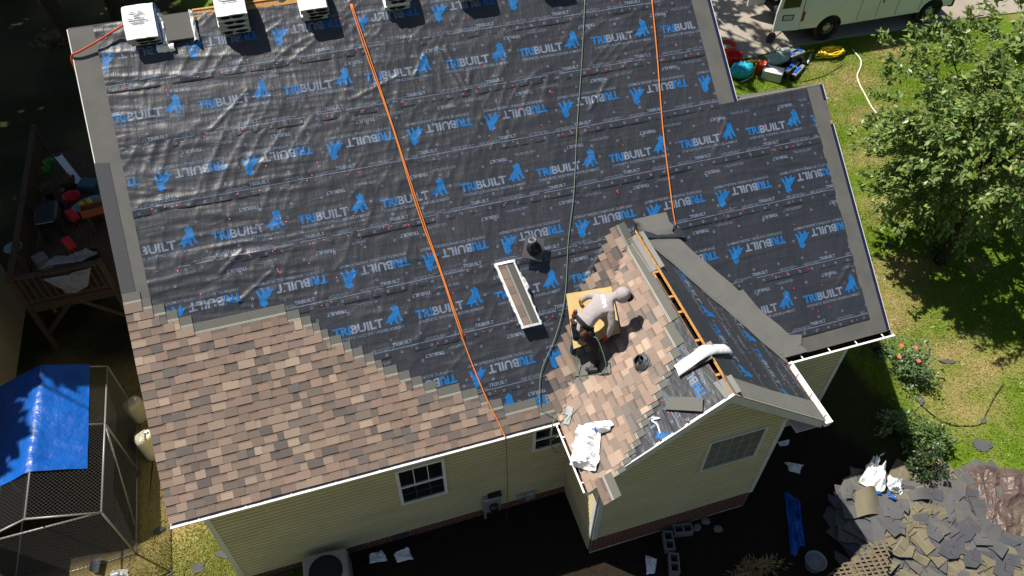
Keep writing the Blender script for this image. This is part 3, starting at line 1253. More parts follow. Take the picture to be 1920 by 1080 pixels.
def gutter(p0, p1, out, m_in='gutter_in', straps=6, strap=True, k=1.0):
    """open channel from p0 to p1 at the height of their z (the lip)"""
    a, b = Vector(p0), Vector(p1)
    o = Vector(out) * k
    prof = [(.0, .0), (.0, -.10), (.07, -.10), (.085, -.05), (.105, -.03), (.105, .0), (.092, .004)]
    t = .004
    mb = MB()
    n = len(prof)
    vs = [e + o * q + Vector((0, 0, z)) for e in (a, b) for q, z in prof]
    mb.add(vs, [(i, i + 1, n + i + 1, n + i) for i in range(n - 1)])
    ins = [(.006, -.0), (.006, -.09), (.066, -.09), (.08, -.045), (.097, -.026), (.097, .0)]
    vs = [e + o * q + Vector((0, 0, z)) for e in (a, b) for q, z in ins]
    k = len(ins)
    mb.add(vs, [(k + i, k + i + 1, i + 1, i) for i in range(k - 1)], 1)
    l0 = [e + o * q + Vector((0, 0, z)) for e in (a, b) for q, z in ((.086, -.004), (.086, .007), (.112, .007), (.112, -.006))]
    mb.add(l0, [(0, 1, 5, 4), (1, 2, 6, 5), (2, 3, 7, 6)])
    for e in (a, b):
        mb.add([e + o * q + Vector((0, 0, z)) for q, z in prof[:6]], [tuple(range(6))])
    g = mb.build('gutter', ['white_paint', m_in], house)
    if m_in == 'gutter_pale':
        gd = MB()
        q = [e + o * x + Vector((0, 0, z)) for e in (a, b) for x, z in ((.004, -.006), (.05, .001), (.09, .004))]
        gd.add(q, [(0, 1, 4, 3), (1, 2, 5, 4)])
        gd.build('gutter_guard', 'gutter_pale', g)
    if strap:
        for i in range(straps):
            c = a.lerp(b, (i + .6) / straps)
            m2 = MB()
            d = (b - a).normalized() * .012
            m2.add([c - d + o * .0 + Vector((0, 0, .003)), c + d + Vector((0, 0, .003)), c + d + o * .105 + Vector((0, 0, .010)), c - d + o * .105 + Vector((0, 0, .010)),
                    c - d + Vector((0, 0, -.006)), c + d + Vector((0, 0, -.006)), c + d + o * .105 + Vector((0, 0, .002)), c - d + o * .105 + Vector((0, 0, .002))],
                   [(0, 1, 2, 3), (7, 6, 5, 4), (0, 4, 5, 1), (2, 6, 7, 3), (0, 3, 7, 4), (1, 5, 6, 2)])
            m2.build('gutter_strap', 'white_paint', g)
    return g


gutter((-.01, .018, HE - .035), (GE - .02, .018, HE - .035), (0, -1, 0), m_in='gutter_pale', straps=9, k=1.15)
gutter((GER + .02, .018, HE - .045), (W2 + .05, .018, HE - .045), (0, -1, 0), straps=4, k=1.45)
gutter((GE + .018, -.10, HE - .035), (GE + .018, GF - .02, HE - .035), (-1, 0, 0), straps=3, k=1.2)
gutter((GER - .018, -.10, HE - .035), (GER - .018, GF - .04, HE - .035), (1, 0, 0), m_in='white_paint', straps=3, k=1.35)


# ---- windows
def window(x0, x1, z0, z1, y, cols, rows, glass, sash=True, fw=.06):
    mb = MB()
    mb.box(((x0 + x1) / 2, y - .038, (z0 + z1) / 2), (x1 - x0, .012, z1 - z0))
    wn = mb.build('window', glass, house)
    mb = MB()
    for (a, b, c, d) in ((x0 - fw, x1 + fw, z1, z1 + fw), (x0 - fw, x1 + fw, z0 - fw, z0), (x0 - fw, x0, z0 + .001, z1 - .001), (x1, x1 + fw, z0 + .001, z1 - .001)):
        mb.box(((a + b) / 2, y - .035, (c + d) / 2), (b - a, .07, d - c))
    mb.build('frame', 'white_paint' if sash else 'trim_paint', wn)
    mb = MB()
    mw = .016 if sash else .012
    zl = (z0 + z1) / 2 if sash else z0
    for i in range(1, cols):
        x = x0 + (x1 - x0) * i / cols
        mb.box((x, y - .049, (zl + z1) / 2), (mw, .012, z1 - zl))
    for j in range(1, 1 if sash else rows):
        zz = z0 + (z1 - z0) * j / rows
        mb.box(((x0 + x1) / 2, y - .051, zz), (x1 - x0, .012, mw))
    mb.build('muntin', 'screen_bar' if not sash else 'white_paint', wn)
    if sash:
        mb = MB()
        for i in range(1, cols):
            mb.box((x0 + (x1 - x0) * i / cols, y - .047, (z0 + zl) / 2), (.014, .01, zl - z0))
        mb.box(((x0 + x1) / 2, y - .0455, (z0 + zl) / 2), (x1 - x0, .01, .014))
        mb.build('lower_muntin', 'membrane_dark', wn)
    if sash:
        mb = MB()
        mb.box(((x0 + x1) / 2, y - .056, (z0 + z1) / 2), (x1 - x0, .024, .045))
        mb.build('meeting_rail', 'white_paint', wn)
    return wn


window(3.66, 4.46, 1.24, 2.42, WY, 3, 4, 'glass')
window(6.28, 6.92, 1.90, 2.56, WY, 2, 2, 'glass', fw=.05)
window(9.04, 10.12, 2.13, 3.10, GWY, 5, 4, 'screen', sash=False, fw=.045)
# wall vents
for x in (2.55, 3.45):
    mb = MB()
    mb.box((x, WY - .03, -.12), (.30, .03, .12))
    for k in range(4):
        mb.box((x, WY - .047, -.165 + k * .03), (.27, .012, .012))
    mb.build('crawlspace_vent', 'membrane_dark', house)
# ------------------------------------------------------------------ trees and plants
def leafmat(name, c1, c2, rough=.45):
    m = mat(name, c1, rough, .4, tint=True)
    t = m.node_tree
    b = t.nodes['Principled BSDF']
    tr = t.nodes.new('ShaderNodeBsdfTranslucent')
    mx = t.nodes.new('ShaderNodeMixShader')
    mx.inputs[0].default_value = .3
    out = [n for n in t.nodes if n.type == 'OUTPUT_MATERIAL'][0]
    src = b.inputs['Base Color'].links[0].from_socket
    t.links.new(src, tr.inputs['Color'])
    t.links.new(b.outputs[0], mx.inputs[1])
    t.links.new(tr.outputs[0], mx.inputs[2])
    t.links.new(mx.outputs[0], out.inputs['Surface'])
    return m


leafmat('leaf', (1, 1, 1), None, .36)
mat('bark', (.07, .052, .038), .95, .1, var=(18, (.035, .027, .02), .4, .75), scale=(1, 1, .2), bump=(22, .8, .03))
mat('bloom', lin(226, 96, 92), .6, .3)


def leaves(cent, dirs, length, width, cols, r):
    """leaf-shaped pairs of quads, numpy; cent (n,3), dirs (n,3)"""
    n = len(cent)
    d = dirs / np.linalg.norm(dirs, axis=1, keepdims=True)
    up = r.normal(size=(n, 3)) * .55 + np.array([0, 0, 1.0])
    s = np.cross(d, up)
    s /= np.linalg.norm(s, axis=1, keepdims=True) + 1e-9
    nn = np.cross(s, d)
    L = length[:, None]
    W = width[:, None]
    a = cent
    b = cent + d * L * .45 + s * W * .5 - nn * L * .04
    c = cent + d * L - nn * L * .16
    e = cent + d * L * .45 - s * W * .5 - nn * L * .04
    m = cent + d * L * .5 - nn * L * .0 + nn * W * -.18
    V = np.stack([a, b, c, e, m], 1).reshape(-1, 3)
    i = np.arange(n)[:, None] * 5
    F = np.concatenate([i + np.array([[0, 1, 4]]), i + np.array([[1, 2, 4]]), i + np.array([[2, 3, 4]]), i + np.array([[3, 0, 4]])], 1).reshape(-1, 3)
    C = np.repeat(cols, 4, axis=0)
    return V, F, C


def leaf_object(name, parts, parent, m='leaf'):
    V = np.concatenate([p[0] for p in parts])
    off = np.cumsum([0] + [len(p[0]) for p in parts])[:-1]
    F = np.concatenate([p[1] + o for p, o in zip(parts, off)])
    C = np.concatenate([p[2] for p in parts])
    V = V - np.array(parent_loc(parent))
    me = bpy.data.meshes.new(name)
    me.vertices.add(len(V))
    me.vertices.foreach_set('co', V.astype(np.float32).ravel())
    me.loops.add(len(F) * 3)
    me.loops.foreach_set('vertex_index', F.astype(np.int32).ravel())
    me.polygons.add(len(F))
    me.polygons.foreach_set('loop_start', np.arange(0, len(F) * 3, 3, dtype=np.int32))
    me.polygons.foreach_set('loop_total', np.full(len(F), 3, np.int32))
    at = me.color_attributes.new('tint', 'FLOAT_COLOR', 'CORNER')
    cc = np.ones((len(F) * 3, 4), np.float32)
    cc[:, :3] = np.repeat(C, 3, axis=0)
    at.data.foreach_set('color', cc.ravel())
    me.update(calc_edges=True)
    me.materials.append(MAT[m])
    o = bpy.data.objects.new(name, me)
    COL.objects.link(o)
    o.parent = parent
    return o


def leaf_cols(n, r, base, spread=.25, pale=.15):
    c = np.array(base)[None, :] * (1 + r.normal(size=(n, 1)) * spread * .6)
    c = c * (1 + r.normal(size=(n, 3)) * .06)
    p = r.random(n) < pale
    c[p] = c[p] * np.array([1.7, 1.45, 1.3])
    return np.clip(c, .005, .6)


def tree(label, base, crown, rad, n_twigs, per, leaf=(.13, .055), col=(.07, .125, .024), seed=1, trunk_r=.14, twig=.8, group=None, name='tree', reject=None, droop=.15, pale=.18, limbs=9, clump=False):
    r = np.random.default_rng(seed)
    t = thing(name, label, 'tree', base, group)
    base = Vector(base)
    cr = Vector(crown)
    mb = MB()
    top = cr + Vector((0, 0, rad[2] * .3))
    fork = base.lerp(cr, .45)
    pts = [base + Vector((0, 0, -.15)), base.lerp(fork, .3) + Vector((.06, -.03, 0)), fork, fork.lerp(top, .5) + Vector((-.1, .12, 0)), top]
    mb.tube(pts, [trunk_r * 1.35, trunk_r, trunk_r * .8, trunk_r * .5, trunk_r * .2], 9)
    ends = []
    for k in range(limbs):
        a = 2 * math.pi * k / limbs + r.uniform(-.3, .3)
        e = r.uniform(-.25, .75)
        q = cr + Vector((math.cos(a) * rad[0] * .72, math.sin(a) * rad[1] * .72, e * rad[2] * .7))
        s0 = fork.lerp(top, r.uniform(0, .6))
        mid = s0.lerp(q, .5) + Vector((0, 0, .25 * rad[2] * .3))
        mb.tube([s0, mid, q], [trunk_r * .42, trunk_r * .26, trunk_r * .08], 6)
        ends.append((s0, mid, q))
    mb.build('trunk', 'bark', t, smooth=True)
    cs, ds = [], []
    for k in range(n_twigs):
        while True:
            p = r.uniform(-1, 1, 3)
            l = np.linalg.norm(p)
            if l < 1 and l > .25 and r.random() < .25 + .75 * l:
                break
        lump = 1 + .22 * math.sin(p[0] * 5 + seed) * math.cos(p[1] * 6 + 1) + .12 * math.sin(p[2] * 9)
        c = np.array(cr) + p * np.array(rad) * lump
        if clump and float(vnoise(c[0] * .95 + seed, c[1] * .95 + c[2] * .8, seed)) < -.28:
            continue
        out = p / l + r.normal(size=3) * .45
        out[2] += .25
        out /= np.linalg.norm(out)
        L = twig * r.uniform(.6, 1.3)
        tt = r.random(per)
        pos = c[None, :] + out[None, :] * (tt[:, None] * L) + r.normal(size=(per, 3)) * .07 * twig
        pos[:, 2] -= droop * tt * tt * L
        dd = out[None, :] * .7 + r.normal(size=(per, 3)) * .6
        dd[:, 2] -= .15
        cs.append(pos)
        ds.append(dd)
    cs = np.concatenate(cs)
    ds = np.concatenate(ds)
    if reject is not None:
        k = ~reject(cs)
        cs, ds = cs[k], ds[k]
    n = len(cs)
    ln = leaf[0] * r.uniform(.65, 1.25, n)
    wd = leaf[1] * r.uniform(.75, 1.2, n)
    leaf_object('crown', [leaves(cs, ds, ln, wd, leaf_cols(n, r, col, pale=pale), r)], t)
    return t


KS = np.array(SUN) / SUN.z


def shades_roof(c):
    """true where a crown would shade the roof or the sunny yard; those leaves are left out so that sun reaches it"""
    # shadow point on the main slope
    k = (c[:, 2] - HE - TM * c[:, 1]) / (1 - TM * KS[1])
    x = c[:, 0] - KS[0] * k
    y = c[:, 1] - KS[1] * k
    hit = (x > -.6) & (x < W2 + .3) & (y > -.3) & (y < RY + .2)
    g = (c[:, 2] + .3)
    xg = c[:, 0] - KS[0] * g
    yg = c[:, 1] - KS[1] * g
    hit |= (xg > -2.4 + .3 * np.sin(yg * 3)) & (yg < 4.0)
    hit |= (yg < 2.6 + .35 * np.sin(xg * 2.3) + .25 * np.sin(xg * 5.1))
    return hit


# the fruit tree on the lawn
b = Vector((19.0, 3.6, gz(19.0, 3.6)))
tree('leafy green tree with glossy leaves on the lawn beside the house', b, (19.45, 4.0, 3.75), (2.6, 2.75, 2.85), 1000, 62, leaf=(.17, .078), seed=4, trunk_r=.13, twig=.8, col=(.165, .245, .070), pale=.35, clump=True)
# tall trees behind the house to the left: trunks in view, crowns above it
TALL = ((-3.0, 19.6, -5.6, 20.2, 14.0, 4.6, 11, 'tall tree with dark trunk behind the upper left corner of the roof'), (-9.6, 12.9, -9.4, 12.8, 13.0, 4.8, 12, 'tall shade tree standing left of the back deck'), (-9.2, 9.9, -8.6, 9.4, 11.6, 3.6, 13, 'tall shade tree beyond the beige building'), (-9.8, 18.4, -9.6, 18.4, 14.0, 5.0, 14, 'tall shade tree farthest behind the back deck'), (-1.9, 20.6, -2.6, 22.4, 15.0, 4.0, 15, 'tall tree with dark trunk second from the upper left roof corner'), (-13.2, 9.6, -13.0, 9.6, 12.5, 4.2, 17, 'tall shade tree farthest left'), (-11.0, 23.5, -10.6, 23.2, 14.0, 5.0, 18, 'tall shade tree second farthest behind the back deck'), (-13.5, 29.0, -13.0, 28.6, 14.0, 5.2, 19, 'tall shade tree at the far left behind the deck'), (-7.0, 27.5, -6.8, 27.2, 14.0, 5.0, 20, 'tall shade tree far behind the left end of the ridge'))
for k, (bx, by, cx, cy, cz, rr, sd, lb) in enumerate(TALL):
    tree(lb, (bx, by, gz(bx, by)), (cx, cy, cz), (rr, rr, rr * .95), 420, 26, leaf=(.44, .26), seed=sd, trunk_r=.24, twig=1.2, group='tall trees behind the house', reject=shades_roof, col=(.04, .07, .018))
tree('tall shade tree behind the house near the driveway', (12.6, 18.6, gz(12.6, 18.6)), (12.9, 18.2, 12.2), (3.0, 3.0, 2.6), 95, 24, leaf=(.42, .24), seed=16, trunk_r=.2, twig=1.1, group='tall trees behind the house', reject=shades_roof, col=(.04, .07, .018))


def bush(name, label, c, rad, n, leaf, col, seed, blooms=0, cat='bush', open_=.2):
    r = np.random.default_rng(seed)
    c = Vector(c)
    t = thing(name, label, cat, c)
    mb = MB()
    for k in range(7):
        a = r.uniform(0, 6.28)
        e = c + Vector((math.cos(a) * rad[0] * .7, math.sin(a) * rad[1] * .7, rad[2] * r.uniform(.9, 1.5)))
        mb.tube([c + Vector((0, 0, -.05)), c.lerp(e, .5) + Vector((0, 0, .08)), e], [.018, .012, .005], 5)
    mb.build('stem', 'bark', t)
    p = r.normal(size=(n, 3))
    p /= np.linalg.norm(p, axis=1, keepdims=True)
    rr = r.random(n) ** .45
    lump = 1 + .42 * np.sin(p[:, 0] * 6 + seed) * np.cos(p[:, 1] * 5 + seed) + .15 * np.sin(p[:, 2] * 8 + p[:, 0] * 4)
    P = p * (rr * lump)[:, None] * np.array(rad) + np.array(c) + np.array([0, 0, rad[2] * 1.0])
    P[:, 2] = np.maximum(P[:, 2], c.z + .04)
    hole = vnoise(P[:, 0] * 4, P[:, 1] * 4 + P[:, 2] * 3, seed) < -.22
    P = P[~hole]
    p = p[~hole]
    m = len(P)
    d = p + r.normal(size=(m, 3)) * .6
    leaf_object('foliage', [leaves(P, d, leaf[0] * r.uniform(.6, 1.3, m), leaf[1] * r.uniform(.7, 1.2, m), leaf_cols(m, r, col, pale=.2), r)], t)
    for k in range(blooms):
        a = r.uniform(0, 6.28)
        q = c + Vector((math.cos(a) * rad[0] * r.uniform(.1, .8), math.sin(a) * rad[1] * r.uniform(.1, .8), rad[2] * 2.0))
        mb = MB()
        for j in range(6):
            an = j * 1.047
            u = Vector((math.cos(an), math.sin(an), .3)) * .042
            w_ = Vector((-math.sin(an), math.cos(an), 0)) * .03
            mb.add([q, q + u - w_, q + u * 1.25, q + u + w_], [(0, 1, 2, 3)])
        mb.build('bloom', 'bloom', t)
    return t


bush('rose_bush', 'rose bush with pink blooms beside the corner of the house', ground(1690, 700), (.60, .66, .42), 1900, (.09, .055), (.125, .20, .085), 21, blooms=4)
bush('bush', 'round green bush at the edge of the debris pile', ground(1680, 812), (.56, .52, .50), 2100, (.09, .055), (.14, .23, .075), 22)
bush('bush', 'small bush between the round bush and the lawn', ground(1740, 838), (.36, .36, .34), 1000, (.085, .05), (.12, .2, .055), 23)
bush('bush', 'dark bush in shadow in front of the debris pile', ground(1725, 885), (.40, .34, .38), 1500, (.07, .045), (.05, .085, .03), 24)
bush('weed_clump', 'low weed clump under the corner of the right gutter', ground(1640, 660), (.35, .22, .14), 600, (.07, .04), (.07, .12, .04), 25, cat='weed')
bush('weed_clump', 'low weed clump beside the trunk of the lawn tree', ground(1760, 470), (.5, .4, .2), 700, (.09, .05), (.07, .13, .03), 26, cat='weed')
bush('weed_clump', 'weed clump behind the top left roof corner', ground(105, 85), (.8, .5, .25), 900, (.09, .05), (.16, .12, .04), 28, cat='weed')
bush('weed_clump', 'dry grass clump at the bottom edge in front of the gable', ground(1410, 1075), (.55, .16, .18), 700, (.12, .02), (.30, .24, .10), 27, cat='weed')


# ------------------------------------------------------------------ grass
def grass():
    r = np.random.default_rng(5)
    n = 150000
    X = r.uniform(11.6, 27, n)
    Y = r.uniform(-4.0, 12.3, n)
    keep = ~((X < W2 - .2) & (Y > -1.9)) & ~((X < 15.1) & (Y < 2.2)) & (Y < np.interp(X, [a for a, b in DRV], [b for a, b in DRV]) - .02)
    keep &= ~((Y < -1.75) & (X < 16.5)) & ~((Y < -2.4) & (X < 18))
    keep &= (X < 24) | (Y > 3)
    X1, Y1 = X[keep], Y[keep]
    n2 = 30000
    X = r.normal(.2, 1.0, n2)
    Y = r.normal(.7, .8, n2)
    k = (Y < 3.2) & (X < 1.9) & (X > -1.9) & ~((X > .25) & (Y > .3)) & (r.random(n2) < .8)
    X = np.concatenate([X1, X[k]])
    Y = np.concatenate([Y1, Y[k]])
    n = len(X)
    st = np.clip(straw_amount(X, Y) + np.where(X < 4, .5, 0), 0, 1)
    Z = np.array([gz(a, b) for a, b in zip(X, Y)]) + .01
    h = r.uniform(.025, .07, n) * (1 - .45 * st)
    a = r.uniform(0, 6.283, n)
    w_ = r.uniform(.008, .016, n)
    lean = r.normal(size=(n, 2)) * .035
    P = np.stack([X, Y, Z], 1)
    sx = np.stack([np.cos(a) * w_, np.sin(a) * w_, 0 * a], 1)
    top = P + np.stack([lean[:, 0], lean[:, 1], h], 1)
    V = np.stack([P - sx, P + sx, top], 1).reshape(-1, 3)
    F = (np.arange(n)[:, None] * 3 + np.array([[0, 1, 2]]))
    s = np.clip(st + r.normal(size=n) * .1, 0, 1)[:, None]
    C = np.array((.165, .280, .015)) * (1 - s) + np.array((.42, .33, .13)) * s
    C = C * r.uniform(.75, 1.2, (n, 1))
    t = bpy.data.objects.new('tmp', None)
    o = leaf_object('grass', [(V, F, C)], t)
    o.parent = None
    bpy.data.objects.remove(t)
    o['kind'] = 'stuff'
    tag(o, 'short lawn grass, green with dry straw patches', 'grass')


grass()
# ------------------------------------------------------------------ things on the roof
mat('wrap_white', (.86, .87, .86), .35, .5, var=(9, (.74, .76, .77), .45, .8), bump=(14, .5, .02))
mat('wrap_blue', lin(20, 105, 190), .35, .5, var=(7, lin(30, 80, 150), .4, .8), bump=(14, .4, .02))
mat('wrap_grey', (.34, .38, .35), .5, .4, var=(12, (.22, .26, .25), .4, .8), bump=(18, .5, .02))
mat('print_dark', (.10, .11, .13), .6, .3)
mat('hole_dark', (.012, .012, .012), .9, .1)
mat('felt', (.115, .115, .105), .9, .2, var=(120, (.18, .18, .165), .4, .8), bump=(150, .4, .004))
mat('rope_orange', lin(228, 138, 66), .7, .3, var=(160, lin(205, 105, 42), .4, .7))
mat('rope_red', lin(205, 78, 48), .7, .3)
mat('hose_green', lin(112, 132, 112), .5, .4)
mat('foam', lin(190, 166, 116), .9, .15, var=(5, lin(176, 150, 100), .4, .8), bump=(60, .3, .01))
mat('foam_side', (.02, .018, .015), .9, .1)
mat('shirt', lin(168, 158, 158), .9, .2, bump=(7, .6, .04), var=(4, lin(158, 148, 148), .4, .8))
mat('shirt_print', (.80, .80, .79), .8, .2)
mat('jeans', lin(50, 76, 110), .9, .15, var=(9, lin(20, 24, 32), .4, .75), bump=(12, .5, .02))
mat('skin', lin(165, 112, 88), .6, .3)
mat('glove_red', lin(178, 40, 40), .7, .3)
mat('leather', lin(92, 56, 34), .7, .3, var=(10, lin(60, 36, 24), .4, .8))
mat('leather_dark', (.013, .013, .015), .75, .3)
mat('shoe', lin(222, 200, 178), .7, .3)
mat('steel', (.45, .46, .47), .35, .5, metal=.8, bump=(30, .1, .004))
mat('pvc_dark', (.075, .078, .085), .5, .5)
mat('pvc_grey', (.22, .23, .24), .45, .5)
mat('orange_plastic', lin(220, 84, 30), .5, .4)
mat('old_asphalt', (.085, .083, .080), .9, .2, var=(150, (.14, .135, .125), .42, .85), bump=(120, .4, .005))


def bent_bundle(label, x0, w_, level, y0=6.16, y1=7.02, th=.088, seed=0, front_holes=True, shift=0.0):
    """a wrapped bundle lying across the ridge, sagging on both slopes"""
    r = random.Random(seed)
    zr = HE + RY * TM
    n = 12

    def mid(y):
        d = y - RY
        a = math.sqrt(d * d + .10 * .10) - .10
        return zr + .03 - TM * a * .96

    def nor(y):
        e = .01
        s = (mid(y + e) - mid(y - e)) / (2 * e)
        return (-s * .22, 1.0)
    ys = [y0 + (y1 - y0) * i / n for i in range(n + 1)]
    base = level * th
    loc = (x0 + w_ / 2, RY, zr + base)
    t = thing('shingle_bundle', label, 'shingle bundle', loc, 'wrapped shingle bundles along the ridge')
    mb = MB()
    nx = 6
    V = []
    for i, y in enumerate(ys):
        q = nor(y)
        for side, h in ((0, base + .004), (1, base + th - .004)):
            for k in range(nx + 1):
                u = k / nx
                bul = .006 * math.sin(u * 3.14) + r.uniform(-.004, .005)
                hh = h + (bul if side else 0)
                xx = x0 + shift + w_ * u + r.uniform(-.004, .004)
                V.append((xx, y + q[0] * hh, mid(y) + q[1] * hh))
    m = 2 * (nx + 1)
    F, M = [], []
    for i in range(n):
        for k in range(nx):
            F.append((i * m + nx + 1 + k, i * m + nx + 2 + k, (i + 1) * m + nx + 2 + k, (i + 1) * m + nx + 1 + k))
            F.append(((i + 1) * m + k, (i + 1) * m + k + 1, i * m + k + 1, i * m + k))
        F.append((i * m + nx, (i + 1) * m + nx, (i + 1) * m + 2 * nx + 1, i * m + 2 * nx + 1))
        F.append((i * m + nx + 1, (i + 1) * m + nx + 1, (i + 1) * m, i * m))
    for i in (0, n):
        for k in range(nx):
            f = (i * m + k, i * m + k + 1, i * m + nx + 2 + k, i * m + nx + 1 + k)
            F.append(f if i == 0 else f[::-1])
    mb.add(V, F)
    mm = []
    for f in F:
        mm.append(0)
    for idx in range(n):
        mm[idx * (2 * nx + 2) + 2 * nx] = 1
    for k in range(nx):
        mm[n * (2 * nx + 2) + k] = 2
    mb.m = mm
    mb.build('wrapper', ['wrap_white', 'wrap_blue', 'wrap_grey'], t)
    # torn openings in the end of the wrapper, the dark shingle edges show
    if front_holes:
        q = nor(y0)
        for u, ww in ((r.uniform(.25, .45), r.uniform(.08, .14)), (r.uniform(.62, .78), r.uniform(.10, .16))):
            mb = MB()
            vs = []
            for a in range(12):
                an = a * math.pi / 6
                dx = math.cos(an) * ww * (1 + .2 * math.sin(an * 3))
                dz = math.sin(an) * th * .34
                h = base + th * .5 + dz
                vs.append((x0 + shift + w_ * u + dx * .75, y0 + q[0] * h - .004, mid(y0) + q[1] * h))
            mb.add(vs, [tuple(range(12))])
            mb.build('torn_opening', 'hole_dark', t)
    return t


def top_print(t, x0, w_, level, th=.088):
    zr = HE + RY * TM
    mb = MB()
    r = random.Random(int(x0 * 10))
    for k in range(6):
        y = 6.36 + k * .035
        d = RY - y
        a = math.sqrt(d * d + .01) - .10
        h = (level + 1) * th + .012
        z = zr + .03 - TM * .96 * a + h
        yy = y - h * .16
        u0, u1 = x0 + w_ * r.uniform(.12, .35), x0 + w_ * r.uniform(.5, .8)
        mb.quad((u0, yy, z), (u1, yy, z), (u1, yy + .012, z + .0085), (u0, yy + .012, z + .0085))
    mb.build('printed_label', 'print_dark', t)


STK = [(0.93, .50, 2, 'leftmost ridge stack'), (2.40, .50, 4, 'second ridge stack from the left'), (3.78, .46, 3, 'third ridge stack from the left'), (5.24, .46, 3, 'fourth ridge stack from the left'), (6.60, .52, 3, 'fifth ridge stack from the left'), (8.12, .50, 3, 'sixth ridge stack from the left'), (9.62, .50, 2, 'rightmost ridge stack')]
ORD = ['bottom', 'second', 'third', 'top']
for si, (x0, w_, n, wh) in enumerate(STK):
    for k in range(n):
        pos = 'top' if k == n - 1 else ('bottom' if k == 0 else ('middle' if n == 3 else ORD[k]))
        extra = {'top': 'white wrapped shingle bundle on top of the ', 'bottom': 'wrapped shingle bundle at the bottom of the ', 'middle': 'wrapped shingle bundle in the middle of the ', 'second': 'wrapped shingle bundle second from bottom in the ', 'third': 'wrapped shingle bundle second from top in the '}[pos]
        j = random.Random(si * 7 + k).uniform(-.02, .02)
        dy = (.06, .04, .0, .0, -.18, -.14, 0)[si]
        t = bent_bundle(extra + wh, x0, w_, k, y0=6.16 - dy * 0 + random.Random(si + k * 3).uniform(-.015, .03) + (0 if si < 4 else -.02), seed=si * 10 + k, shift=j)
        if k == n - 1:
            top_print(t, x0, w_, k)

# the opened bundle lying flat between the first two stacks
t = thing('opened_bundle', 'opened bundle of grey shingles in torn white wrapper between the first two stacks', 'shingle bundle', rf(1.72, 8.0, 0))
mb = MB()
mb.slab([(1.50, 7.80), (1.95, 7.80), (1.95, SR - .06), (1.50, SR - .06)], .05, lambda a, b, h: rf(a, b, h + .085))
mb.build('shingles', 'felt', t)
r_ = random.Random(3)
for (x0, x1) in ((1.42, 1.53), (1.93, 2.02)):
    mb = MB()
    V = []
    for i in range(10):
        s = 7.74 + i * .06
        for k in range(5):
            V.append(rf(x0 + (x1 - x0) * k / 4 + r_.uniform(-.01, .01), s, .03 + .075 * math.sin(k / 4 * 3.14) + r_.uniform(0, .03)))
    mb.add(V, [(i * 5 + k, i * 5 + k + 1, i * 5 + k + 6, i * 5 + k + 5) for i in range(9) for k in range(4)])
    mb.build('torn_wrapper', 'wrap_white', t, smooth=False)
mb = MB()
V = []
for i in range(9):
    for k in range(7):
        a = k / 6 * 3.14
        V.append(rf(1.32 + i * .035 + r_.uniform(-.01, .01), 7.72 + .07 * math.cos(a) + r_.uniform(-.01, .01) - .02 * i / 8, .012 + .07 * math.sin(a) + r_.uniform(0, .015)))
mb.add(V, [(i * 7 + k, i * 7 + k + 1, i * 7 + k + 8, i * 7 + k + 7) for i in range(8) for k in range(6)])
mb.build('wrapper_roll', 'wrap_white', t)

# ---- ropes and hoses
def catmull(pts, n=8):
    P = [Vector(p) for p in pts]
    if len(P) > 6:
        P = [P[0]] + [p + Vector((.014 * math.sin(i * 2.7 + p.x), .01 * math.cos(i * 1.9), 0)) for i, p in enumerate(P[1:-1])] + [P[-1]]
    P = [P[0] * 2 - P[1]] + P + [P[-1] * 2 - P[-2]]
    out = []
    for i in range(1, len(P) - 2):
        for k in range(n):
            t = k / n
            a, b, c, d = P[i - 1], P[i], P[i + 1], P[i + 2]
            out.append(.5 * ((2 * b) + (c - a) * t + (2 * a - 5 * b + 4 * c - d) * t * t + (3 * b - a - 3 * c + d) * t ** 3))
    out.append(P[-2])
    return out


def on_main(u, v, h=.03):
    n = Vector((0, -TM, 1)) / LS
    return on_plane(u, v, n, HE / LS + h)


def on_gl(u, v, h=.05):
    n = Vector((-TG, 0, 1)) / LG
    return on_plane(u, v, n, (HE - TG * GE) / LG + h)


def line_thing(name, label, cat, pts, r, m, n=8, seg=7, group=None):
    mb = MB()
    mb.tube(catmull(pts, n), r, seg)
    return single(name, mb, m, label, cat, pts[0], group, smooth=True)


def rope_path(pts, r_, off):
    return [p + Vector((off, 0, 0)) for p in pts]


main_rope = [on_main(657, 8, .045), on_main(690, 105, .05), on_main(735, 240, .04), on_main(785, 395, .04), on_main(825, 510, .04), on_main(868, 635, .04), on_main(905, 730, .05), on_main(938, 800, .055)]
down = [Vector((5.56, -.115, HE + .0)), Vector((5.57, -.13, HE - .25)), Vector((5.60, -.12, 1.6)), Vector((5.62, -.02, .2)), Vector((5.63, .05, -.26))]
mb = MB()
mb.tube(catmull(main_rope + down[:1], 8), .011, 7)
mb.tube(catmull([p + Vector((.024, .003, .004)) for p in main_rope[:6]], 8), .010, 7)
single('rope', mb, 'rope_orange', 'orange safety rope running from ridge down to the left gutter', 'rope', main_rope[0], 'ropes on the roof', smooth=True)
line_thing('rope', 'orange rope end hanging down the front wall, coloured brown for shade', 'rope', down, .006, 'leather', group='ropes on the roof')  # lower part of the orange rope, its shade painted in as brown
r2 = [on_main(1222, -6, .05), on_main(1232, 100, .04), on_main(1243, 240, .04), on_main(1255, 340, .04), on_main(1262, 395, .05), on_main(1267, 424, .03)]
line_thing('rope', 'orange safety rope ending loose on the underlayment above the gable', 'rope', r2, .012, 'rope_orange', group='ropes on the roof')
r3 = [on_main(240, 42, .22), on_main(215, 57, .12), on_main(180, 79, .09), on_main(150, 96, .06), on_main(133, 106, .03), Vector((-.03, 6.2, 7.75)), Vector((-.05, 6.25, 6.6))]
line_thing('rope', 'red rope tied from the leftmost bundle stack over the left roof edge', 'rope', r3, .017, 'rope_red', group='ropes on the roof')
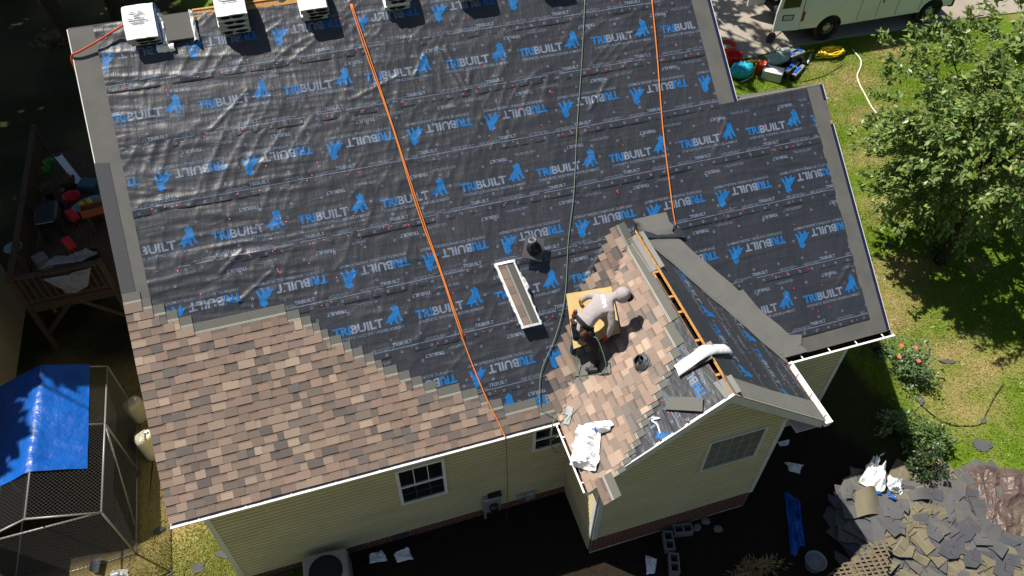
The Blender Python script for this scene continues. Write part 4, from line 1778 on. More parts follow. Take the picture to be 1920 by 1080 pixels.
h1 = [on_main(1097, -6, .04), on_main(1090, 120, .03), on_main(1083, 240, .03), on_main(1075, 360, .03), on_main(1066, 450, .035), on_main(1060, 560, .04), on_main(1040, 630, .045), on_main(1018, 690, .05), on_main(1012, 730, .05), on_main(1014, 765, .06), Vector((6.52, -.03, HE + .10)), Vector((6.60, -.16, HE + .02))]
line_thing('air_hose', 'thin green air hose running down the roof from the ridge', 'hose', h1, .0065, 'hose_green', group='air hoses')
cx, cy, cz = 6.52, -.20, HE - .25
h2 = [on_gl(1068, 772, .05), Vector((6.70, -.10, HE + .16)), Vector((6.52, -.05, HE + .22)), Vector((6.40, -.16, HE + .02)), Vector((6.36, -.20, HE - .35)), Vector((6.50, -.22, HE - .80)), Vector((6.66, -.2, HE - .55)), Vector((6.56, -.22, HE - .25)), Vector((6.38, -.18, HE - .45)), Vector((6.48, -.24, HE - .62)), Vector((6.66, -.24, HE - .2)), Vector((6.62, -.2, HE + .08)), on_gl(1085, 765, .04), on_gl(1105, 752, .03), on_gl(1135, 738, .03)]
line_thing('air_hose', 'green air hose looped over the inner corner of the gutters', 'hose', h2, .009, 'hose_green', group='air hoses')
h3 = [on_gl(1122, 724, .03), on_gl(1128, 748, .02), on_gl(1143, 763, .02), on_gl(1156, 748, .02), on_gl(1150, 728, .02), on_gl(1130, 722, .03)]
line_thing('cord', 'thin dark cord curled on the shingles below the nail gun', 'cord', h3, .006, 'blk_plastic')

# ---- the opened bundle of brown shingles on the underlayment
c = rf(6.32, 2.30, 0)
t = thing('opened_bundle', 'opened bundle of brown shingles in torn white wrapper lying on the underlayment', 'shingle bundle', c)
ax = Vector(rf(6.58, 1.68)) - Vector(rf(6.44, 2.92))
L_ = 1.10
tilt = Matrix.Rotation(math.radians(-24), 3, 'X')


def bfn(a, b, h):
    """a across (0..0.34), b along, lower end lifted off the slope"""
    k = b / 1.12
    x = 6.20 + a * .95 - .03 * (1 - k) * 0 + (1 - k) * .10 + a * .0
    p = Vector(rf(x - .10 * k, 1.70 + b * 1.08, .035 + .06 * (1 - k) + h))
    return p


mb = MB()
mb.slab([(0, 0), (.34, 0), (.34, 1.1), (0, 1.1)], .085, lambda a, b, h: bfn(a, b, h + .085))
mb.build('shingles', 'old_asphalt', t)
rr = random.Random(12)
mb = MB()
b_ = 0
k = 0
while b_ < 1.09:
    e = min(1.09, b_ + rr.choice((.13, .17, .2)))
    c_ = rr.choice(PALW[3:])
    up = .004 if k % 2 else 0
    mb.quad(bfn(.005, b_, .089 + up), bfn(.15, b_, .089 + up), bfn(.15, e, .089 + up), bfn(.005, e, .089 + up), 0, c_)
    b_ = e
    k += 1
for (q0, q1, cc) in ((.15, .165, (.15, .15, .13)), (.165, .172, (.6, .6, .55)), (.172, .185, (.15, .15, .13)), (.185, .192, (.6, .6, .55)), (.192, .335, (.13, .128, .112))):
    mb.quad(bfn(q0, 0, .088), bfn(q1, 0, .088), bfn(q1, 1.09, .088), bfn(q0, 1.09, .088), 0, cc)
mb.build('top_shingle', 'shingle', t)
mb = MB()
for a0, da in ((-.004, -.02), (.344, .03)):
    V = []
    for i in range(24):
        b_ = -.02 + 1.14 * i / 23
        jag = rr.uniform(.2, 1.0) + (1.3 if (da > 0 and 12 < i < 17) else 0)
        V += [bfn(a0 + (.02 if da < 0 else -.02), b_, .1), bfn(a0 + da * .3, b_, .095), bfn(a0 + da * (.6 + jag), b_, .055 + rr.uniform(-.01, .015)), bfn(a0 + da * .4, b_, .0)]
    mb.add(V, [(i * 4 + k, i * 4 + k + 1, i * 4 + k + 5, i * 4 + k + 4) for i in range(23) for k in range(3)])
V = []
for i in range(10):
    a = -.01 + .36 * i / 9
    V += [bfn(a, .02, .1 + rr.uniform(-.003, .006)), bfn(a, -.02, .09), bfn(a, -.015, .01)]
mb.add(V, [(i * 3 + k, i * 3 + k + 1, i * 3 + k + 4, i * 3 + k + 3) for i in range(9) for k in range(2)])
V = []
for i in range(10):
    a = -.01 + .36 * i / 9
    V += [bfn(a, 1.08, .1 + rr.uniform(-.002, .006)), bfn(a, 1.12, .09), bfn(a, 1.12, .01)]
mb.add(V, [(i * 3 + k, i * 3 + k + 1, i * 3 + k + 4, i * 3 + k + 3) for i in range(9) for k in range(2)])
mb.build('torn_wrapper', 'wrap_white', t)

# ---- pipe boots
def cone_boot(name, label, c, nrm, up, size, r0, parts_m, lift=0.0, pipe=None):
    n = Vector(nrm).normalized()
    y = (Vector(up) - n * Vector(up).dot(n)).normalized()
    x = y.cross(n)
    rot = Matrix((x, y, n)).transposed()
    t = thing(name, label, 'vent pipe', c)
    b = Vector(c) + n * lift
    mb = MB()
    mb.bevbox(b + n * .006, (size, size * 1.15, .012), .01, rot=rot)
    mb.build('base_plate', parts_m[0], t)
    mb = MB()
    mb.lathe([(r0 * 1.55, 0.01), (r0 * 1.5, .03), (r0 * 1.25, .05), (r0 * 1.2, .07), (r0, .10), (r0 * .95, .115)], b, 24, rot=rot, cap=False)
    for k in range(3):
        mb.lathe([(r0 * (1.5 - .2 * k), .03 + .03 * k), (r0 * (1.56 - .2 * k), .036 + .03 * k), (r0 * (1.5 - .2 * k), .042 + .03 * k)], b, 24, rot=rot, cap=False)
    mb.build('collar', parts_m[1], t, smooth=True)
    mb = MB()
    q = pipe if pipe else .2
    top = Vector(c) + Vector((0, 0, q))
    mb.lathe([(r0 * .8, -.15), (r0 * .8, q), (r0 * .62, q), (r0 * .62, q - .08)], Vector(c), 20, cap=False)
    mb.lathe([(r0 * .62, q - .07), (.001, q - .07)], Vector(c), 20, m=1, cap=False)
    mb.build('pipe', [parts_m[2], 'hole_dark'], t, smooth=True)
    return t


nm = Vector((0, -TM, 1)) / LS
p = Vector(rf(6.83, 3.02, 0))
t = cone_boot('vent_pipe', 'black pipe boot with square base raised above the underlayment', p, nm, (0.35, 1, 0), .36, .085, ['pvc_dark', 'blk_plastic', 'pvc_grey'], lift=.16, pipe=.26)
ng = Vector((-TG, 0, 1)) / LG
cone_boot('vent_pipe', 'grey pipe boot through the finished gable shingles', on_gl(1205, 680, .03), ng, (0, 1, 0), .26, .095, ['membrane', 'pvc_grey', 'blk_plastic'], lift=.02, pipe=.13)

# ---- foam pad across the valley
A, B, C_, D = Vector((7.24, 1.66, 4.60)), Vector((8.07, 1.56, 4.64)), Vector((7.86, .60, 4.52)), Vector((7.06, .72, 4.22))
nrm = (B - A).cross(D - A).normalized()
if nrm.z < 0:
    nrm = -nrm
mb = MB()
T = .09


def padp(u, v, h):
    p = A.lerp(B, u).lerp(D.lerp(C_, u), v)
    return p + nrm * h


n = 10
V = [padp(i / n, j / n, T / 2 - .012 * max(abs(i / n - .5) * 2, abs(j / n - .5) * 2) ** 8 + .004 * math.sin(i * 1.3) * math.cos(j)) for j in range(n + 1) for i in range(n + 1)]
mb.add(V, [(j * 11 + i, j * 11 + 11 + i, j * 11 + 12 + i, j * 11 + 1 + i) for j in range(n) for i in range(n)])
rim = [(i / n, 0) for i in range(n)] + [(1, j / n) for j in range(n)] + [(1 - i / n, 1) for i in range(n)] + [(0, 1 - j / n) for j in range(n)]
V = [padp(u, v, T / 2 - .012) for u, v in rim] + [padp(u, v, -T / 2) for u, v in rim]
m = len(rim)
mb.add(V, [(i, (i + 1) % m, m + (i + 1) % m, m + i) for i in range(m)], 1)
mb.add([padp(0, 0, -T / 2), padp(1, 0, -T / 2), padp(1, 1, -T / 2), padp(0, 1, -T / 2)], [(0, 1, 2, 3)], 1)
single('foam_pad', mb, ['foam', 'foam_side'], 'yellow foam roofing pad under the kneeling roofer across the valley', 'foam pad', (7.55, 1.1, 4.45), fix=True)

# ---- crumpled sheets
def crumple(name, label, cat, pts, m, seed, h=.05, n=14, mats=None, group=None, base=None, freq=3.0, fn=None):
    """a crumpled sheet over the quad pts (4 world points), raised by ridged noise"""
    P = [Vector(p) for p in pts]
    V = []
    r = random.Random(seed)
    nr = (P[1] - P[0]).cross(P[3] - P[0]).normalized()
    if nr.z < 0:
        nr = -nr
    for j in range(n + 1):
        for i in range(n + 1):
            u, v = i / n, j / n
            du = .12 * float(vnoise(u * 2.5 + seed, v * 2.5, seed)) * math.sin(u * 3.14 if 0 < i < n else 1.2)
            dv = .12 * float(vnoise(u * 2.5, v * 2.5 + seed, seed + 1))
            p = P[0].lerp(P[1], u + du).lerp(P[3].lerp(P[2], u + du), v + dv)
            nz = (1 - abs(float(vnoise(u * freq + seed, v * freq, seed + 2)))) ** 2 * h + abs(float(vnoise(u * freq * 3, v * freq * 3, seed + 3))) * h * .5
            e = min(u, 1 - u, v, 1 - v)
            V.append(p + nr * (.006 + nz * min(1, .25 + e * 4)))
    mb = MB()
    mb.add(V, [(j * (n + 1) + i, j * (n + 1) + i + 1, j * (n + 1) + n + 2 + i, j * (n + 1) + n + 1 + i) for j in range(n) for i in range(n)])
    return single(name, mb, m, label, cat, P[0], group, fix=False)


Q = lambda u, v, h=.045: on_gl(u, v, h)
t = thing('plastic_bag', 'crumpled white plastic sack draped over the left gable gutter', 'plastic sack', Q(1098, 830))
def crumple_part(name, pts, m, seed, h, n, parent, freq=3.0):
    o = crumple(name, 'x', 'x', pts, m, seed, h=h, n=n, freq=freq)
    off = o.location.copy()
    del o['label']
    del o['category']
    o.parent = parent
    o.location = off - parent.location
    return o


crumple_part('sheet', [Q(1084, 804), Q(1130, 808), Q(1120, 884), Q(1072, 876)], 'wrap_white', 5, .2, 22, t)
crumple_part('knot', [Q(1095, 796, .06), Q(1146, 790, .06), Q(1148, 806, .06), Q(1105, 822, .06)], 'wrap_white', 6, .12, 14, t)
crumple_part('tie', [Q(1115, 800, .16), Q(1119, 799, .16), Q(1119, 811, .15), Q(1115, 812, .15)], 'wrap_blue', 7, .02, 4, t)

# rolled white metal by the ridge slot, on a loose shingle
mb = MB()
a_, b_, c2 = on_gl(1267, 692, .12), on_gl(1318, 655, .20), GX, 
P0 = on_gl(1268, 693, .10)
P1 = on_gl(1322, 655, .16)
n2 = Vector((TG, 0, 1)) / LG
P2 = on_plane(1365, 651, n2, (HE + TG * GER) / LG + .10)
pts = catmull([P0, P0.lerp(P1, .5), P1, P1.lerp(P2, .5) + Vector((0, 0, .02)), P2], 6)
V = []
for i, p in enumerate(pts):
    d = (pts[min(i + 1, len(pts) - 1)] - pts[max(0, i - 1)]).normalized()
    s = d.cross(Vector((0, 0, 1))).normalized()
    for k in range(9):
        a = math.pi * (.02 + .96 * k / 8)
        V.append(p + s * math.cos(a) * .11 + Vector((0, 0, 1)) * (math.sin(a) * .06 - .05))
mb.add(V, [(i * 9 + k, i * 9 + k + 1, i * 9 + k + 10, i * 9 + k + 9) for i in range(len(pts) - 1) for k in range(8)])
single('wrapper_sleeve', mb, 'wrap_white', 'rolled white plastic sleeve bent over the gable ridge', 'plastic sleeve', P0, smooth=True)


def flat_piece(name, label, cat, quad, m, lift=0.0, th=.006, group=None, curl=0.0, strips=None):
    """a flat shingle-like piece from 4 world points, a little thick and curled"""
    P = [Vector(p) for p in quad]
    nr = (P[1] - P[0]).cross(P[3] - P[0]).normalized()
    if nr.z < 0:
        nr = -nr
    n = 5
    top = []
    for i in range(n + 1):
        u = i / n
        for v in (0, 1):
            p = P[0].lerp(P[1], u).lerp(P[3].lerp(P[2], u), v)
            top.append(p + nr * (lift + curl * (2 * u - 1) ** 2 + th))
    mb = MB()
    bot = [p - nr * th for p in top]
    o = len(top)
    F = []
    for i in range(n):
        F += [(2 * i, 2 * i + 2, 2 * i + 3, 2 * i + 1), (o + 2 * i + 1, o + 2 * i + 3, o + 2 * i + 2, o + 2 * i), (2 * i, o + 2 * i, o + 2 * i + 2, 2 * i + 2), (2 * i + 1, 2 * i + 3, o + 2 * i + 3, o + 2 * i + 1)]
    F += [(0, 1, o + 1, o), (2 * n, o + 2 * n, o + 2 * n + 1, 2 * n + 1)]
    mb.add(top + bot, F)
    if strips:
        for q in strips:
            a = [P[0].lerp(P[3], q), P[1].lerp(P[2], q), P[1].lerp(P[2], q + .05), P[0].lerp(P[3], q + .05)]
            mb.add([p + nr * (lift + th + .002 + (curl if curl else 0)) for p in a], [(0, 1, 2, 3)], 1)
    return single(name, mb, [m, 'wrap_white'], label, cat, P[0], group, fix=True)


flat_piece('loose_shingle', 'loose grey shingle lying on the underlayment near the gable rake', 'shingle', [Q(1247, 768), Q(1318, 772), Q(1319, 746), Q(1256, 744)], 'felt', .015)
flat_piece('loose_shingle', 'grey shingle under the white plastic sleeve', 'shingle', [Q(1285, 700), Q(1338, 672), Q(1330, 655), Q(1276, 690)], 'felt', .02)
flat_piece('loose_shingle', 'small grey metal flashing piece at the inner corner of the gutters', 'flashing', [Q(1057, 795), Q(1068, 797), Q(1076, 765), Q(1064, 760)], 'galv', .01)
flat_piece('loose_shingle', 'dark shingle lying under the feet of the roofer', 'shingle', [Q(1078, 706), Q(1142, 700), Q(1128, 660), Q(1092, 664)], 'felt', .0, curl=.02)
mb = MB()
mb.tube(catmull([Q(1222, 783, .03), Q(1237, 784, .03), Q(1222, 788, .03), Q(1232, 796, .03), Q(1238, 813, .02)], 4), .014, 6)
single('torn_strip', mb, 'wrap_white', 'torn white plastic strip lying on the underlayment below the loose shingle', 'plastic strip', Q(1230, 790), smooth=True)

# ---- nail gun
c = Q(1112, 697, .05)
t = thing('nail_gun', 'black roofing nail gun lying on the shingles by the roofer', 'nail gun', c)
X_, Y_, Z_ = Vector((.75, -.5, .45)).normalized(), Vector((.45, .85, .2)).normalized(), Vector((-.6, 0, .78))
rot = Matrix((X_, (Y_ - X_ * Y_.dot(X_)).normalized(), X_.cross((Y_ - X_ * Y_.dot(X_)).normalized()))).transposed()
mb = MB()
mb.bevbox(c + Vector((0, 0, .05)), (.22, .07, .09), .015, rot=rot)
mb.build('body', 'blk_plastic', t)
mb = MB()
mb.bevbox(c + rot @ Vector((-.10, .0, -.0)) + Vector((0, 0, .05)), (.06, .06, .16), .012, rot=rot)
mb.build('head', 'blk_plastic', t)
mb = MB()
mb.bevbox(c + rot @ Vector((.06, .08, -.02)) + Vector((0, 0, .05)), (.05, .16, .045), .012, rot=rot)
mb.build('handle', 'leather_dark', t)
mb = MB()
mb.lathe([(.05, -.03), (.055, 0), (.05, .03)], c + rot @ Vector((-.04, .07, -.03)) + Vector((0, 0, .05)), 14, rot=rot)
mb.build('magazine', 'blk_plastic', t)

# ------------------------------------------------------------------ the roofer
def skin_body(name, verts, edges, mats, pick, parent, levels=2, root=0):
    me = bpy.data.meshes.new(name)
    org = parent_loc(parent)
    me.from_pydata([tuple(Vector(v[0]) - org) for v in verts], edges, [])
    o = bpy.data.objects.new(name, me)
    COL.objects.link(o)
    o.modifiers.new('skin', 'SKIN')
    o.modifiers['skin'].use_smooth_shade = True
    sv = me.skin_vertices[0].data
    for i, v in enumerate(verts):
        rr_ = v[1]
        sv[i].radius = rr_ if isinstance(rr_, tuple) else (rr_, rr_)
        sv[i].use_root = (i == root)
    s = o.modifiers.new('sub', 'SUBSURF')
    s.levels = levels
    s.render_levels = levels
    dg = bpy.context.evaluated_depsgraph_get()
    m2 = bpy.data.meshes.new_from_object(o.evaluated_get(dg))
    bpy.data.objects.remove(o)
    m2.name = name
    m2.materials.clear()
    for q in mats:
        m2.materials.append(MAT[q])
    mi = [pick(org + p.center) for p in m2.polygons]
    m2.polygons.foreach_set('material_index', mi)
    m2.polygons.foreach_set('use_smooth', [True] * len(mi))
    o = bpy.data.objects.new(name, m2)
    COL.objects.link(o)
    o.parent = parent
    return o


F1, F2 = Vector((7.09, .84, 3.80)), Vector((7.36, .42, 4.02))
HIP = Vector((7.15, .75, 4.83))
person = thing('person', 'roofer in grey hooded shirt and jeans bending over with red gloves', 'person', (7.2, .65, 3.82))
BV = [
    (HIP, (.165, .135)),                                   # 0 pelvis
    (HIP + Vector((.17, .055, .11)), (.165, .13)),         # 1 waist
    (HIP + Vector((.34, .10, .22)), (.185, .135)),         # 2 chest
    (HIP + Vector((.49, .135, .30)), (.170, .115)),        # 3 shoulders
    (HIP + Vector((.60, .14, .36)), .075),                 # 4 neck
    (HIP + Vector((.68, .125, .40)), .095),                # 5 head back
    (HIP + Vector((.775, .10, .415)), .110),               # 6 crown
    (HIP + Vector((.83, .075, .385)), .085),               # 7 face front
    # right arm (towards the viewer)
    (HIP + Vector((.50, -.06, .25)), .085),                # 8
    (HIP + Vector((.505, -.20, .05)), .064),               # 9 elbow
    (HIP + Vector((.46, -.185, -.20)), .048),              # 10 wrist
    (HIP + Vector((.445, -.17, -.30)), .044),              # 11 palm
    # left arm (far side, hand on the pad)
    (HIP + Vector((.42, .33, .24)), .080),                 # 12
    (HIP + Vector((.34, .50, .10)), .060),                 # 13
    (HIP + Vector((.27, .56, -.06)), .046),                # 14
    (HIP + Vector((.25, .58, -.12)), .042),                # 15
    # legs
    (HIP + Vector((-.03, .11, -.08)), .105),               # 16
    (HIP + Vector((.02, .13, -.46)), .075),                # 17 knee
    (F1 + Vector((.0, .0, .12)), .052),                    # 18 ankle
    (F1 + Vector((.07, -.015, .05)), .048),                # 19 foot
    (HIP + Vector((.05, -.12, -.08)), .105),               # 20
    (HIP + Vector((.21, -.24, -.38)), .078),               # 21 knee
    (F2 + Vector((-.02, .02, .12)), .052),                 # 22
    (F2 + Vector((.07, -.01, .05)), .048),                 # 23
]
BE = [(0, 1), (1, 2), (2, 3), (3, 4), (4, 5), (5, 6), (6, 7), (3, 8), (8, 9), (9, 10), (10, 11), (3, 12), (12, 13), (13, 14), (14, 15), (0, 16), (16, 17), (17, 18), (18, 19), (0, 20), (20, 21), (21, 22), (22, 23)]


def seg_d(p, a, b):
    t = max(0, min(1, (p - a).dot(b - a) / (b - a).length_squared))
    return (p - a.lerp(b, t)).length


def pick(p):
    p = Vector(p)
    best = min(BE, key=lambda e: seg_d(p, BV[e[0]][0], BV[e[1]][0]) - .6 * .5 * ((BV[e[0]][1] if not isinstance(BV[e[0]][1], tuple) else .15) + (BV[e[1]][1] if not isinstance(BV[e[1]][1], tuple) else .15)))
    if best in ((10, 11),):
        return 3
    if best in ((14, 15),):
        return 2
    if best == (22, 23):
        return 5
    if best == (18, 19):
        return 4
    if best in ((16, 17), (17, 18)):
        return 1
    if best in ((0, 16), (0, 20), (20, 21), (21, 22)):
        return 5
    if best == (6, 7) and (p - BV[7][0]).dot(Vector((.6, -.45, -.6))) > .03:
        return 2
    return 0


skin_body('body', BV, BE, ['shirt', 'jeans', 'skin', 'glove_red', 'shoe', 'leather_dark'], pick, person)
# hands: five separate fingers each
def hand(wr, palm, side, m):
    d = (palm - wr).normalized()
    s = d.cross(Vector(side)).normalized()
    k = s.cross(d).normalized()
    V = [(palm - d * .03, (.036, .028)), (palm + d * .03, (.040, .024))]
    E = [(0, 1)]
    for i, (o, l) in enumerate(((-.030, .075), (-.010, .088), (.010, .084), (.030, .066))):
        a = len(V)
        b0 = palm + d * .045 + s * o
        V += [(b0, .011), (b0 + d * l * .5 + k * .012, .010), (b0 + d * l * .85 + k * .035, .0085)]
        E += [(1, a), (a, a + 1), (a + 1, a + 2)]
    a = len(V)
    b0 = palm - d * .005 - s * .042
    V += [(b0, .013), (b0 - s * .022 + d * .03 + k * .02, .011), (b0 - s * .02 + d * .06 + k * .035, .009)]
    E += [(0, a), (a, a + 1), (a + 1, a + 2)]
    return skin_body('hand', V, E, [m], lambda p: 0, person, levels=1)


hand(BV[10][0], BV[11][0] + Vector((0, 0, -.02)), (0, 1, 0), 'glove_red')
hand(BV[14][0], BV[15][0] + Vector((0, .02, -.02)), (1, 0, 0), 'skin')
# hood and cap over the head, the peak shades the face
hc = BV[6][0]
ax_ = (BV[7][0] - BV[5][0]).normalized()
sd = ax_.cross(Vector((0, 0, 1))).normalized()
up_ = sd.cross(ax_).normalized()
rot = Matrix((ax_, -sd, up_)).transposed()
mb = MB()
mb.lathe([(.001, .135), (.05, .128), (.095, .10), (.122, .05), (.128, 0.0), (.125, -.05), (.11, -.10)], hc, 20, rot=rot, sx=1.06, cap=False)
mb.build('hood', 'shirt', person, smooth=True)
mb = MB()
V = []
for k in range(11):
    a = math.radians(-62 + 124 * k / 10)
    for q, dz in ((.118, .0), (.165, -.012), (.205 - .03 * abs(math.sin(a)), -.035)):
        V.append(hc + rot @ Vector((math.cos(a) * q, math.sin(a) * q * .85, .0 + dz)))
mb.add(V, [(k * 3 + j, k * 3 + j + 1, k * 3 + j + 4, k * 3 + j + 3) for k in range(10) for j in range(2)])
mb.build('cap_peak', 'leather_dark', person, smooth=True)
# eyes, nose and mouth under the peak
fc = BV[7][0] + ax_ * .055 - up_ * .02
mb = MB()
mb.lathe([(.002, .02), (.012, .0), (.014, -.03), (.004, -.04)], fc + ax_ * .018, 8, rot=rot)
mb.build('nose', 'skin', person, smooth=True)
for s_ in (-1, 1):
    mb = MB()
    mb.lathe([(.001, .008), (.008, .004), (.01, 0), (.008, -.004), (.001, -.008)], fc + sd * s_ * .03 + up_ * .02 + ax_ * .004, 8, rot=rot)
    mb.build('eye', 'leather_dark', person)
mb = MB()
mb.box(fc - up_ * .05 - ax_ * .004, (.012, .045, .010), rot=rot)
mb.build('mouth', 'leather', person)
# lettering across the shoulders
pc = HIP + Vector((.435, .115, .425))
bx = Vector((-.10, -.93, -.05)).normalized()
by = Vector((.85, .1, .35)).normalized()
lt = text_mesh('WIN', .075, .27, .05, cell=None)
mb = MB()
nn = Vector((-.33, -.10, .93))
V = []
bm_o = None
for x, y in lt[0]:
    q = pc + bx * (x - .135) + by * (y - .04)
    dd = (q - pc)
    V.append(q)
lm = mb
lm.add(V, lt[1])
letters = lm.build('shirt_lettering', 'shirt_print', person)
sw = letters.modifiers.new('wrap', 'SHRINKWRAP')
body_o = [c for c in person.children if c.name.startswith('body')][0]
sw.target = body_o
sw.wrap_method = 'PROJECT'
sw.use_negative_direction = True
sw.use_positive_direction = True
sw.project_limit = .3
sw.use_project_z = True
sw.offset = .004
# tool belt with pouches and tools
bc = HIP.lerp(BV[1][0], .30)
axb = (BV[1][0] - BV[0][0]).normalized()
mb = MB()
e1 = axb.cross(Vector((0, 0, 1))).normalized()
e2 = axb.cross(e1).normalized()
rotb = Matrix((e1, e2, axb)).transposed()
mb.lathe([(.182, -.03), (.188, -.028), (.188, .028), (.182, .03)], bc, 24, rot=rotb, sy=.86, cap=False)
belt = mb.build('tool_belt', 'leather_dark', person, smooth=True)
for (o, m_, sz) in ((Vector((-.06, .20, -.05)), 'leather', (.11, .07, .20)), (Vector((-.12, .10, -.09)), 'leather', (.07, .12, .22)), (Vector((-.04, -.20, -.09)), 'leather', (.13, .07, .22)), (Vector((.06, -.21, -.11)), 'leather_dark', (.09, .07, .18))):
    mb = MB()
    mb.bevbox(bc + o, sz, .02, rot=Euler((.15, -.35, .2)).to_matrix())
    mb.build('pouch', m_, belt)
for (o, m_) in ((Vector((-.10, .20, .06)), 'orange_plastic'), (Vector((-.07, .22, .06)), 'glove_red'), (Vector((-.04, .21, .055)), 'wrap_blue'), (Vector((-.12, .04, .0)), 'wrap_white')):
    mb = MB()
    mb.tube([bc + o + Vector((.02, 0, -.12)), bc + o + Vector((0, 0, .05))], .014, 7)
    mb.build('tool_handle', m_, belt)
# air hose looping from the belt to the gun
hs = [bc + Vector((-.02, -.12, -.15)), F1 + Vector((.05, -.10, .45)), Q(1085, 700, .10), Q(1100, 712, .03), Q(1122, 705, .04), F2 + Vector((.10, -.25, .25)), bc + Vector((.17, -.30, -.20)), bc + Vector((.10, -.22, -.15))]
line_thing('air_hose', 'green air hose looping round the legs of the roofer', 'hose', hs, .009, 'hose_green', group='air hoses')
# ------------------------------------------------------------------ van on the driveway
mat('van_paint', (.78, .79, .76), .3, .5, var=(2.5, (.70, .71, .68), .4, .8))
mat('rubber', (.018, .018, .018), .85, .2)
mat('hub', (.42, .41, .37), .45, .5, metal=.4)
mat('lamp_red', lin(120, 22, 26), .3, .5)
mat('plate', (.55, .56, .5), .5, .3)
mat('dark_trim', (.02, .02, .022), .6, .3)
van_loc = Vector((19.36, 13.36, gz(19.4, 13.3) + .045))
van = thing('van', 'white cargo van parked on the driveway with its rear doors open', 'van', van_loc, world=False, rotz=-.012)


def arch(cx, r, a0, a1, n=12):
    return [(cx + r * math.cos(a0 + (a1 - a0) * i / n), .36 + r * math.sin(a0 + (a1 - a0) * i / n)) for i in range(n + 1)]


XR, XF = 1.14, 5.09
lower = [(0, .50), (0, 1.15), (5.78, 1.15), (5.86, .95), (5.86, .50)] + arch(XF, .47, .30, math.pi - .12) + [(XF - .5, .42), (XR + .5, .42)] + arch(XR, .47, .12, math.pi - .25)
upper = [(0, 1.15), (.04, 2.02), (.16, 2.12), (4.30, 2.12), (4.42, 2.06), (5.08, 1.42), (5.78, 1.15)]


def yy(z):
    return .98 if z <= 1.15 else .98 - .13 * (z - 1.15)


mb = MB()
for s in (-1, 1):
    for P in (lower, upper):
        q = [(x, s * yy(z), z) for x, z in P]
        mb.add(q, [tuple(range(len(q)))])
outline = [(0, .50), (0, 1.15), (.04, 2.02), (.16, 2.12), (4.30, 2.12), (4.42, 2.06), (5.08, 1.42), (5.78, 1.15), (5.86, .95), (5.86, .50)]
for (x0, z0), (x1, z1) in zip(outline[2:], outline[3:]):
    mb.quad((x0, -yy(z0), z0), (x0, yy(z0), z0), (x1, yy(z1), z1), (x1, -yy(z1), z1))
mb.quad((.02, -.97, .48), (.02, .97, .48), (5.84, .97, .48), (5.84, -.97, .48), 1)
mb.build('body', ['van_paint', 'dark_trim'], van, fix=False)
mb = MB()
mb.box((.35, 0, 1.2), (.02, 1.86, 1.4))
mb.build('cargo_hold', 'dark_trim', van)
for (cx, sy) in ((XR, -1), (XF, -1), (XR, 1), (XF, 1)):
    rot = Matrix.Rotation(math.pi / 2, 3, 'X')
    mb = MB()
    mb.lathe([(.20, -.11), (.31, -.12), (.36, -.09), (.37, 0), (.36, .09), (.31, .12), (.20, .11)], (cx, sy * .84, .37), 28, rot=rot, cap=False)
    wh = mb.build('wheel', 'rubber', van, smooth=True)
    mb = MB()
    o = -sy
    mb.lathe([(.21, .10 * o * -1 * -1), (.19, .07), (.12, .085), (.10, .11), (.001, .115)] if sy < 0 else [(.21, -.10), (.19, -.07), (.12, -.085), (.10, -.11), (.001, -.115)], (cx, sy * .84, .37), 24, rot=rot, cap=False)
    mb.build('hub_cap', 'hub', wh, smooth=True)
    mb = MB()
    mb.lathe([(.50, -.12), (.50, .12)], (cx, sy * .80, .40), 20, rot=rot, cap=True)
    mb.build('wheel_well', 'dark_trim', van)


def vbox(name, x0, x1, y0, y1, z0, z1, m, par=None):
    mb = MB()
    mb.bevbox(((x0 + x1) / 2, (y0 + y1) / 2, (z0 + z1) / 2), (x1 - x0, y1 - y0, z1 - z0), min(.02, (x1 - x0) / 3, abs(y1 - y0) / 3, (z1 - z0) / 3))
    return mb.build(name, m, par or van)


for x in (2.15, 2.86, 3.62, 4.55):
    vbox('door_seam', x, x + .014, -.986, -.978, .48, 1.95 if x < 3 else 1.2, 'dark_trim')
for x in (2.98, 3.78):
    vbox('door_handle', x, x + .04, -1.005, -.97, .98, 1.14, 'dark_trim')
vbox('tail_lamp', -.01, .10, -1.0, -.93, .78, 1.12, 'lamp_red')
vbox('tail_lamp', -.01, .10, .93, 1.0, .78, 1.12, 'lamp_red')
vbox('bumper', -.16, .10, -.96, .96, .42, .64, 'dark_trim')
vbox('bumper', 5.80, 6.0, -.96, .96, .42, .66, 'dark_trim')
vbox('mirror', 4.62, 4.76, -1.22, -1.0, 1.35, 1.60, 'dark_trim')
mb = MB()
q = [(3.78, 1.28), (3.80, 1.86), (4.28, 1.86), (4.78, 1.36), (4.78, 1.28)]
mb.add([(x, -yy(z) - .004, z) for x, z in q], [(0, 1, 2, 3, 4)])
mb.build('side_window', 'glass', van)
mb = MB()
mb.add([(4.50, -.78, 1.985), (4.50, .78, 1.985), (5.05, .82, 1.45), (5.05, -.82, 1.45)], [(0, 1, 2, 3)])
mb.v = [(x + .012, y, z + .012) for x, y, z in mb.v]
mb.build('windscreen', 'glass', van)
